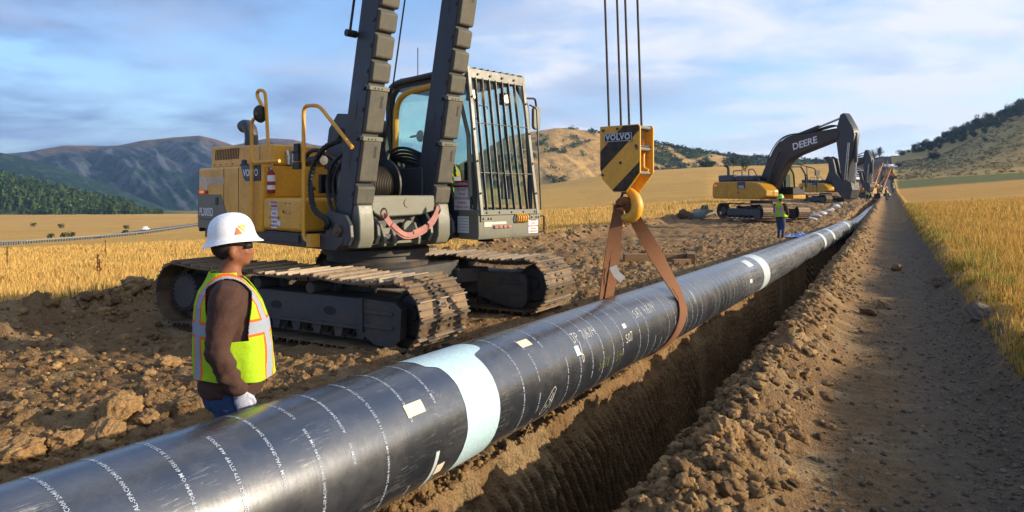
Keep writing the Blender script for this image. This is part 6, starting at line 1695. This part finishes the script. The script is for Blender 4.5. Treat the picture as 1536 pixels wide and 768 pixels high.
# gravel on the road
n = 9000; s_, t_ = sampler(n, 3.2, 26, lambda n: np.where(g.uniform(0, 1, n) < .55, g.normal(.85, .28, n), g.uniform(-.5, 1.3, n)).clip(-.6, 1.45)); z_ = .012+.055*g.uniform(0, 1, n)**4
P = ground_pts(s_, t_); D = np.hypot(P[:, 0], P[:, 1]); keep = seen(P) & (g.uniform(0, 1, n) < np.clip(z_*1024/D/2.5, 0, 1))
a = g.uniform(0, 1, (keep.sum(), 1)); gc = (np.array(hx('80786c'))*a+np.array(hx('6c5c48'))*(1-a))*(1+g.normal(0, .2, (keep.sum(), 1)).clip(-.4, .4))
scatter('gravel', P[keep], z_[keep], gc, 1, 8, M_CLOD, 'grey brown gravel scattered along the dirt road', 'gravel')

# ================================================================== grass
def blade_mat():
    m, nt, bs = node_mat('dry_grass'); L = nt.links
    at = N(nt, 'ShaderNodeAttribute', attribute_name='Col'); L.new(at.outputs['Color'], bs.inputs['Base Color']); bs.inputs['Roughness'].default_value = .7; bs.inputs['Specular IOR Level'].default_value = .25
    tr = N(nt, 'ShaderNodeBsdfTranslucent'); L.new(at.outputs['Color'], tr.inputs[0]); mx = N(nt, 'ShaderNodeMixShader'); mx.inputs[0].default_value = .35
    out = nt.nodes['Material Output']; L.new(bs.outputs[0], mx.inputs[1]); L.new(tr.outputs[0], mx.inputs[2]); L.new(mx.outputs[0], out.inputs[0]); return m
M_BLADE = blade_mat()
def blades(name, P, h, wd, col, label, lean=.35):
    n = len(P); a = g.uniform(0, 6.283, n); dx, dy = np.cos(a)*wd/2, np.sin(a)*wd/2; la = g.uniform(0, 6.283, n); ln = h*g.uniform(.05, lean, n); lx, ly = np.cos(la)*ln, np.sin(la)*ln
    z0 = P[:, 2]-.03
    V = np.empty((n, 5, 3)); V[:, 0] = np.stack([P[:, 0]-dx, P[:, 1]-dy, z0], 1); V[:, 1] = np.stack([P[:, 0]+dx, P[:, 1]+dy, z0], 1)
    V[:, 2] = np.stack([P[:, 0]+dx*.8+lx*.35, P[:, 1]+dy*.8+ly*.35, z0+h*.6], 1); V[:, 3] = np.stack([P[:, 0]-dx*.8+lx*.35, P[:, 1]-dy*.8+ly*.35, z0+h*.6], 1)
    V[:, 4] = np.stack([P[:, 0]+lx, P[:, 1]+ly, z0+h], 1)
    b_ = np.arange(n)[:, None]*5; Fq = np.concatenate([b_+[0, 1, 2], b_+[0, 2, 3], b_+[3, 2, 4]])
    me = mesh_np(name, V.reshape(-1, 3), Fq, False); set_col(me, np.repeat(col, 5, 0)); o = link(name, me, M_BLADE); tag(o, label, 'grass', kind='stuff'); return o
straw = np.array(hx('e4c072')); ripe = np.array(hx('c89c52')); gre = np.array(hx('747c34')); brn = np.array(hx('7a5a34'))
def gcol(n, gf, a_=None, b_=None):
    a_ = straw if a_ is None else np.array(hx(a_)); b_ = ripe if b_ is None else np.array(hx(b_))
    u = g.uniform(0, 1, (n, 1)); c = a_*u+b_*(1-u); k = (g.uniform(0, 1, (n, 1)) < gf[:, None]); c = np.where(k, gre*(.7+.6*u), c); return c*(.88+.25*g.uniform(0, 1, (n, 1)))
# east field
n = 260000; s_ = 3.6*np.exp(g.uniform(0, math.log(75/3.6), n)); t_ = 1.08+(g.uniform(0, 1, n)**1.6)*(3+s_*.55)
cl = fbm(s_*.9, t_*.9, 701, 3); edge = sst(1.1, 1.7, t_+.5*cl); keep = g.uniform(0, 1, n) < .10+.9*edge*sst(-.5, .3, cl+.35)
P = ground_pts(s_, t_); keep &= seen(P, 480); s_, t_, P, cl, edge = s_[keep], t_[keep], P[keep], cl[keep], edge[keep]; D = np.hypot(P[:, 0], P[:, 1]); n = len(P)
h_ = (.12+.15*g.uniform(0, 1, n))*(.55+.6*edge)*(1+.6*(g.uniform(0, 1, n) < .08)); gf = .10+.45*np.exp(-((t_-1.5)/.6)**2)*(cl > -.1)
blades('east_grass', P, h_, .005+D*.0006, gcol(n, gf, 'd8ae5a', 'ac843a'), 'tall golden dry grass covering the field east of the road')
# west field
n = 270000; s0 = 2.0; X = None
px_ = g.uniform(-260, 1240, n); Dd = 11*np.exp(g.uniform(0, math.log(85/11), n)); x_ = (px_-768)/F*Dd; s_ = x_*TS[0]+Dd*TS[1]; t_ = x_*TP[0]+Dd*TP[1]
keep = t_ < T_W-.35+.3*fbm(s_, t_, 711, 2); s_, t_ = s_[keep], t_[keep]; P = ground_pts(s_, t_); D = np.hypot(P[:, 0], P[:, 1]); n = len(P); cl = fbm(P[:, 0]*.25, P[:, 1]*.4, 713, 3)
h_ = (.16+.18*g.uniform(0, 1, n))*(1+.4*cl)*(1+.5*(g.uniform(0, 1, n) < .06)); 
blades('west_grass', P, h_, .007+D*.0007, gcol(n, .06+.25*(cl > .35)), 'tall golden dry grass covering the field west of the soil ridge')
# a few dark dock stalks standing out of the west field
for i, (px, D, hh_) in enumerate(((10, 30, 1.1), (146, 25, .9), (149, 25.3, .7), (158, 40, 1.3))):
    q = B(); q.tube([(0, 0, 0), (.03, 0, hh_*.5), (0, .02, hh_)], .012, 5)
    for k in range(16): z = hh_*(.35+.04*k); q.cyl((.015, 0, z), (.015+rnd.uniform(-.09, .09), rnd.uniform(-.09, .09), z+.06), .025, .004, 5)
    o = q.build('dock_plant', simple('dry_brown_stalk', '5a3018', .9) if i == 0 else bpy.data.materials['dry_brown_stalk'], smooth=False)
    x = (px-768)/F*D; o.location = (x, D, groundz_xy(x, D)); tag(o, 'tall dry brown dock stalk standing above the west field grass', 'plant', 'dry dock stalks in the west field')

# ================================================================== trees and scrub
M_LEAF = attr_mat('leaf_mass', .8, .2, 3, spec=.2)
M_BARK = paint('bark', '4a3828', .9, grime=.4)
def crown_arrays(seed, w_, h_, n, conic=0.0, leaf=.28, lo=.12):
    g2 = np.random.default_rng(seed); nb = 9; bc = np.stack([g2.normal(0, .26, nb), g2.normal(0, .26, nb), g2.uniform(.25, .9, nb)], 1)
    if conic: bc[:, :2] *= (1.15-bc[:, 2:3])*1.2
    br = g2.uniform(.22, .38, nb)*(1 if not conic else 1)
    k = g2.integers(nb, size=n); d = g2.normal(size=(n, 3)); d /= np.linalg.norm(d, axis=1)[:, None]; r = g2.uniform(.55, 1.05, n)**.5
    p = bc[k]+d*(br[k]*r)[:, None]
    if conic: 
        zz_ = g2.uniform(lo, 1, n); rr = (1-zz_)**.8*.42*g2.uniform(.5, 1.05, n)*(1+.25*np.sin(zz_*40)); a = g2.uniform(0, 6.283, n); p = np.stack([np.cos(a)*rr, np.sin(a)*rr, zz_], 1); d = np.stack([np.cos(a), np.sin(a), .3+0*a], 1)
    p = p*np.array([w_, w_, h_]); p[:, 2] = np.maximum(p[:, 2], .05*h_)
    u = np.cross(d, g2.normal(size=(n, 3))); u /= np.linalg.norm(u, axis=1)[:, None]+1e-9; v = np.cross(d, u)+.5*g2.normal(size=(n, 3)); v /= np.linalg.norm(v, axis=1)[:, None]+1e-9
    s_ = leaf*g2.uniform(.6, 1.3, (n, 1))
    V = np.stack([p-u*s_*.5, p+u*s_*.5, p+v*s_*.9], 1).reshape(-1, 3); Fq = np.arange(n*3).reshape(n, 3); return V, Fq, n
def leafcol(n, base, g2, var=.35):
    c = np.array(hx(base)); return np.repeat(c*(1+g2.normal(0, var, (n, 1))).clip(.35, 1.9), 3, 0)
def make_tree(kind, label, group, seed, w_, h_, n, base, conic=0, leaf=.3, trunk=.12):
    root = empty(kind); tag(root, label, 'tree' if 'bush' not in kind else 'bush', group)
    V, Fq, n = crown_arrays(seed, w_, h_, n, conic, leaf); me = mesh_np('crown', V, Fq, False); set_col(me, leafcol(n, base, np.random.default_rng(seed))); link('crown', me, M_LEAF, root)
    q = B(); q.tube([(0, 0, -.3), (.03*w_, 0, h_*.3), (0, .02*w_, h_*.75)], [trunk*w_*.35, trunk*w_*.25, trunk*w_*.1], 7)
    for k in range(4): a = k*1.7; q.tube([(0, 0, h_*.25+.05*k*h_), (math.cos(a)*w_*.25, math.sin(a)*w_*.25, h_*.5+.05*k*h_)], [trunk*w_*.12, .02], 5)
    q.build('trunk', M_BARK, root); return root
def place(o, px, D, sc=1, dz=0): x = (px-768)/F*D; o.location = (x, D, groundz_xy(x, D)+dz); o.scale = (sc,)*3; o.rotation_euler = (0, 0, rnd.uniform(0, 6.28))
ER = 'dark juniper on the wooded crest of the east hill'; EG = 'junipers along the crest of the east hill'
protos = [make_tree('juniper_tree', ER, EG, 800+k, 5.0, 5.2, 900, ('2c3a20', '33401f', '26341e', '3c4422')[k], leaf=.55) for k in range(4)]
i = 0
for row_, (D0, off, cnt) in enumerate(((405, 0, 42), (388, 0, 36), (372, 0, 14), (340, 0, 2))):
    for k in range(cnt):
        u = k/(cnt-1); px = 1352+u*215+rnd.uniform(-3, 3)+row_*22
        if row_ == 3 and px < 1440: continue
        if px > 1570: continue
        o = protos[i] if i < 4 else copy_tree(protos[i % 4]); i += 1
        place(o, px, D0+rnd.uniform(-6, 6), (.62+.55*rnd.random())*(.62+.55*u), -.4)
SG = None
def single(px, D, w_, h_, lab, seed, base='2f3d22', kind='juniper_tree', conic=0): o = make_tree(kind, lab, SG, seed, w_, h_, 1100, base, conic, leaf=w_*.09); place(o, px, D, 1, -.1); return o
single(1401, 285, 4.6, 4.4, 'lone round dark bush in the middle of the east hillside', 820, kind='round_bush')
single(1347.5, 270, 1.9, 2.0, 'small bush at the foot of the east hillside by the track', 821, kind='round_bush')
single(1310.5, 398, 3.6, 4.6, 'left of the two skyline trees beside the climbing track', 822); single(1319.5, 402, 4.2, 6.0, 'right of the two skyline trees beside the climbing track', 823)
single(1118, 250, 3.6, 5.0, 'dark tree standing behind the exhaust of the nearer excavator', 824); single(1100, 330, 5.5, 4.4, 'rounded dark tree on the slope left of the excavator tree', 825); single(1064, 330, 7.0, 3.0, 'wide low bush on the golden slope left of the rounded tree', 826, kind='wide_bush')
single(1478, 268, 1.6, 1.6, 'small bush high on the brown spur at right', 827, kind='round_bush')
# scrub on the far golden hill and the wood on the left: masses nobody could count
def mass(name, pts, sizes, base, label, cat, conic=0, n=70, seed=900, kinds=5):
    V, Fc, C, n0 = [], [], [], 0; g2 = np.random.default_rng(seed); sh = [crown_arrays(seed+k, 1, 1, n, conic, .30, lo=.05) for k in range(kinds)]
    for (x, y, z), s_ in zip(pts, sizes):
        v, f, m_ = sh[g2.integers(kinds)]; a = g2.uniform(0, 6.28); ca, sa = math.cos(a), math.sin(a); w_ = v @ np.array([[ca, sa, 0], [-sa, ca, 0], [0, 0, 1]])
        V.append(w_*s_+(x, y, z)); Fc.append(f+n0); n0 += len(v); C.append(leafcol(m_, base[g2.integers(len(base))], g2, .25)*g2.uniform(.75, 1.25))
    me = mesh_np(name, np.vstack(V), np.vstack(Fc), False); set_col(me, np.vstack(C)); o = link(name, me, M_LEAF); tag(o, label, cat, kind='stuff')
Pq, Dq, Zq, Xq = CHs; dens = fbm(Pq/30, Dq/40, 37, 5)*.5+.5; den2 = fbm(Pq/9, Dq/14, 38, 4)*.5+.5; pr = sst(.50, .62, dens*.45+den2*.35+.2*sst(900, 1000, Pq)+.06*sst(900, 780, Pq))
flat = pr.ravel()*(Dq.ravel() < 660); flat = flat/flat.sum(); idx = g.choice(len(flat), 2600, p=flat); jx, jy = g.uniform(-1.2, 1.2, len(idx)), g.uniform(-1.5, 1.5, len(idx))
pts = np.stack([Xq.ravel()[idx]+jx, Dq.ravel()[idx]+jy, Zq.ravel()[idx]-.4], 1); mass('hillside_scrub', pts, np.stack([g.uniform(3, 7, len(idx))]*2+[g.uniform(2, 4, len(idx))], 1)[:, None, :], ('3e4a24', '4e5628', '2e3c20'), 'green scrub in patches over the far golden hill', 'scrub', n=26)
cr = [(px, np.interp(px, [a for a, b in CH], [b for a, b in CH])) for px in g.uniform(845, 1340, 330)]
pts = [((px-768)/F*640, 640, 2+(HZ-y)/F*640-2.0+g.uniform(-1, .5)) for px, y in cr if g.uniform() < .35+.65*(950 < px < 1340)]; mass('ridge_scrub', pts, np.stack([g.uniform(4, 9, len(pts))]*2+[g.uniform(2.5, 5, len(pts))], 1)[:, None, :], ('2e3c22', '3a4626'), 'line of dark scrub along the far golden ridge', 'scrub', n=40, seed=930)
Pq, Dq, Zq, Xq = LHs; pts = []; szs = []
for k in range(1500):
    px = g.uniform(-60, 245); D = 405+135*g.uniform()**.8; x = (px-768)/F*D
    j = np.abs(Pq[:, 0]-px).argmin(); z = np.interp(D, Dq[j], Zq[j]); zg = groundz_xy(x, D); z = max(z, zg)
    front = D < 430
    h_ = g.uniform(2.5, 5) if front else g.uniform(4, 9)*(1-.5*px/260)
    if px > 200: h_ *= .6
    pts.append((x, D, z-.3)); szs.append((h_*(.9 if front else .62), h_*(.9 if front else .62), h_))
mass('left_wood', pts, np.array(szs)[:, None, :], ('3a5024', '4a5a2c', '20361e', '30482a'), 'dense green wood of pines and scrub along the foot of the mountains at left', 'wood', conic=1, n=70, seed=950)
# sage clumps over the east hillside
n = 1100; px = g.uniform(1346, 1600, n); Dd = g.uniform(196, 330, n); pts = []
for a_, D in zip(px, Dd):
    x = (a_-768)/F*D; pts.append((x, D, groundz_xy(x, D)-.1))
mass('sage_brush', pts, np.stack([g.uniform(.9, 1.9, n)]*2+[g.uniform(.5, 1.0, n)], 1)[:, None, :], ('7e7650', '8a7e54', '686846'), 'grey green sage brush over the lower east hillside', 'sage brush', n=22, seed=970)
for k, (px, D) in enumerate(((51.5, 235), (90, 215), (77, 128), (96, 130), (108, 131), (188, 185))):
    if k == 0: wb = make_tree('round_bush', 'small dark bush dotted on the pale west slope', 'small bushes on the west slope', 990, 1.6, 1.5, 200, '33401f', leaf=.3); o = wb
    else: o = copy_tree(wb)
    place(o, px, D, 1.0 if k < 2 else .8)

# ================================================================== the highway on the left
def yfind(px, yt):
    best = None
    for D in np.linspace(95, 330, 200):
        x = (px-768)/F*D; y = HZ-F*(groundz_xy(x, D)+.25-2)/D
        if best is None or abs(y-yt) < best[0]: best = (abs(y-yt), D)
    return best[1]
HP = [(-160, 372), (-60, 368), (0, 364.5), (60, 361), (120, 357), (180, 351.5), (220, 347), (260, 341), (300, 334.5), (340, 330)]
hp = []
for px, y in HP: hp.append((px, yfind(px, y)))
Dm = np.array([d for _, d in hp]); Dm = np.maximum.accumulate(Dm); Dm = np.convolve(np.r_[Dm[0], Dm, Dm[-1]], [.25, .5, .25], 'valid')
pxs = np.linspace(-160, 340, 60); Ds = np.interp(pxs, [p for p, _ in HP], Dm); C_ = [Vector(((p-768)/F*d, d, 0)) for p, d in zip(pxs, Ds)]
for c in C_: c.z = groundz_xy(c.x, c.y)+.22
def ribbon(name, off0, off1, mat, dz=0):
    vs = []; m_ = len(C_)
    for i, c in enumerate(C_):
        d = (C_[min(i+1, m_-1)]-C_[max(i-1, 0)]); d.z = 0; d.normalize(); nrm = Vector((-d.y, d.x, 0)); vs += [c+nrm*off0+Vector((0, 0, dz)), c+nrm*off1+Vector((0, 0, dz))]
    q = B(); q.add(vs, [(2*i, 2*i+1, 2*i+3, 2*i+2) for i in range(m_-1)]); return q.build(name, mat, smooth=True)
M_ASPH = paint('asphalt', '5c5a58', .9, grime=.3); o = ribbon('highway', -3, 3, M_ASPH); tag(o, kind='structure')
o = ribbon('edge_line', 2.6, 2.75, M_WHITE, .02); tag(o, kind='structure'); 
gr_o = empty('guard_rail', (0, 0, 0)); tag(gr_o, 'long pale guard rail beside the highway at left', 'guard rail')
q = B(); vs = []; m_ = len(C_)
for i, c in enumerate(C_):
    d = (C_[min(i+1, m_-1)]-C_[max(i-1, 0)]); d.z = 0; d.normalize(); nrm = Vector((-d.y, d.x, 0)); b_ = c-nrm*4.4; vs += [b_+Vector((0, 0, .40)), b_+Vector((0, 0, .62)), b_-nrm*.08+Vector((0, 0, .62)), b_-nrm*.08+Vector((0, 0, .40))]
q.add(vs, [(4*i+j, 4*i+(j+1) % 4, 4*i+4+(j+1) % 4, 4*i+4+j) for i in range(m_-1) for j in range(4)]); q.build('rail', M_GUARD, gr_o, smooth=False)
for i in range(0, m_-1):
    for u in (0, .5):
        c = C_[i].lerp(C_[i+1], u); d = (C_[i+1]-C_[i]); d.z = 0; d.normalize(); nrm = Vector((-d.y, d.x, 0)); p = c-nrm*4.3
        if i == 0 and u == 0: q = B(); q.box(-.1, .1, -.1, .1, -.5, .6); p0_ = q.build('post', M_GUARD, gr_o, smooth=False); p0_.location = p
        elif i < 50: pp_ = p0_.copy(); COL.objects.link(pp_); pp_.location = p
def hw_at(px, off): D = float(np.interp(px, pxs, Ds)); x = (px-768)/F*D; j = int(np.interp(px, pxs, range(60))); d = C_[min(j+1, 59)]-C_[j]; return Vector((x, D, groundz_xy(x, D)+.24)), math.atan2(d.y, d.x)
v_, a_ = hw_at(219, 0); o = copy_tree(k1); o.location = v_; o.rotation_euler = (0, 0, a_); o.scale = (.5, .5, .55); o['label'] = 'white vehicle driving on the highway at left'; o['group'] = 'vehicles on the highway'; del o['category']; o['category'] = 'vehicle'
v_, a_ = hw_at(188, 0); o = copy_tree(k1); o.location = v_; o.rotation_euler = (0, 0, a_); o.scale = (.4, .4, .4); o['label'] = 'small dark vehicle on the highway behind the white one'; o['group'] = 'vehicles on the highway'; o['category'] = 'vehicle'
for ch in o.children:
    if ch.name.startswith('body'): ch.data = ch.data.copy(); ch.data.materials.clear(); ch.data.materials.append(M_BLACK)
# ================================================================== air
q = B(); q.box(-2200, 1800, -60, 2100, -48, 260); hz_o = q.build('haze', None, smooth=False); tag(hz_o, 'thin pale blue haze between the camera and the mountains', 'haze', kind='stuff')
m, nt_, bs = node_mat('thin_haze'); nt_.nodes.remove(bs); pv = N(nt_, 'ShaderNodeVolumePrincipled'); pv.inputs['Color'].default_value = (.38, .62, 1, 1); pv.inputs['Density'].default_value = .00016; pv.inputs['Anisotropy'].default_value = .1
nt_.links.new(pv.outputs[0], nt_.nodes['Material Output'].inputs['Volume']); hz_o.data.materials.append(m)
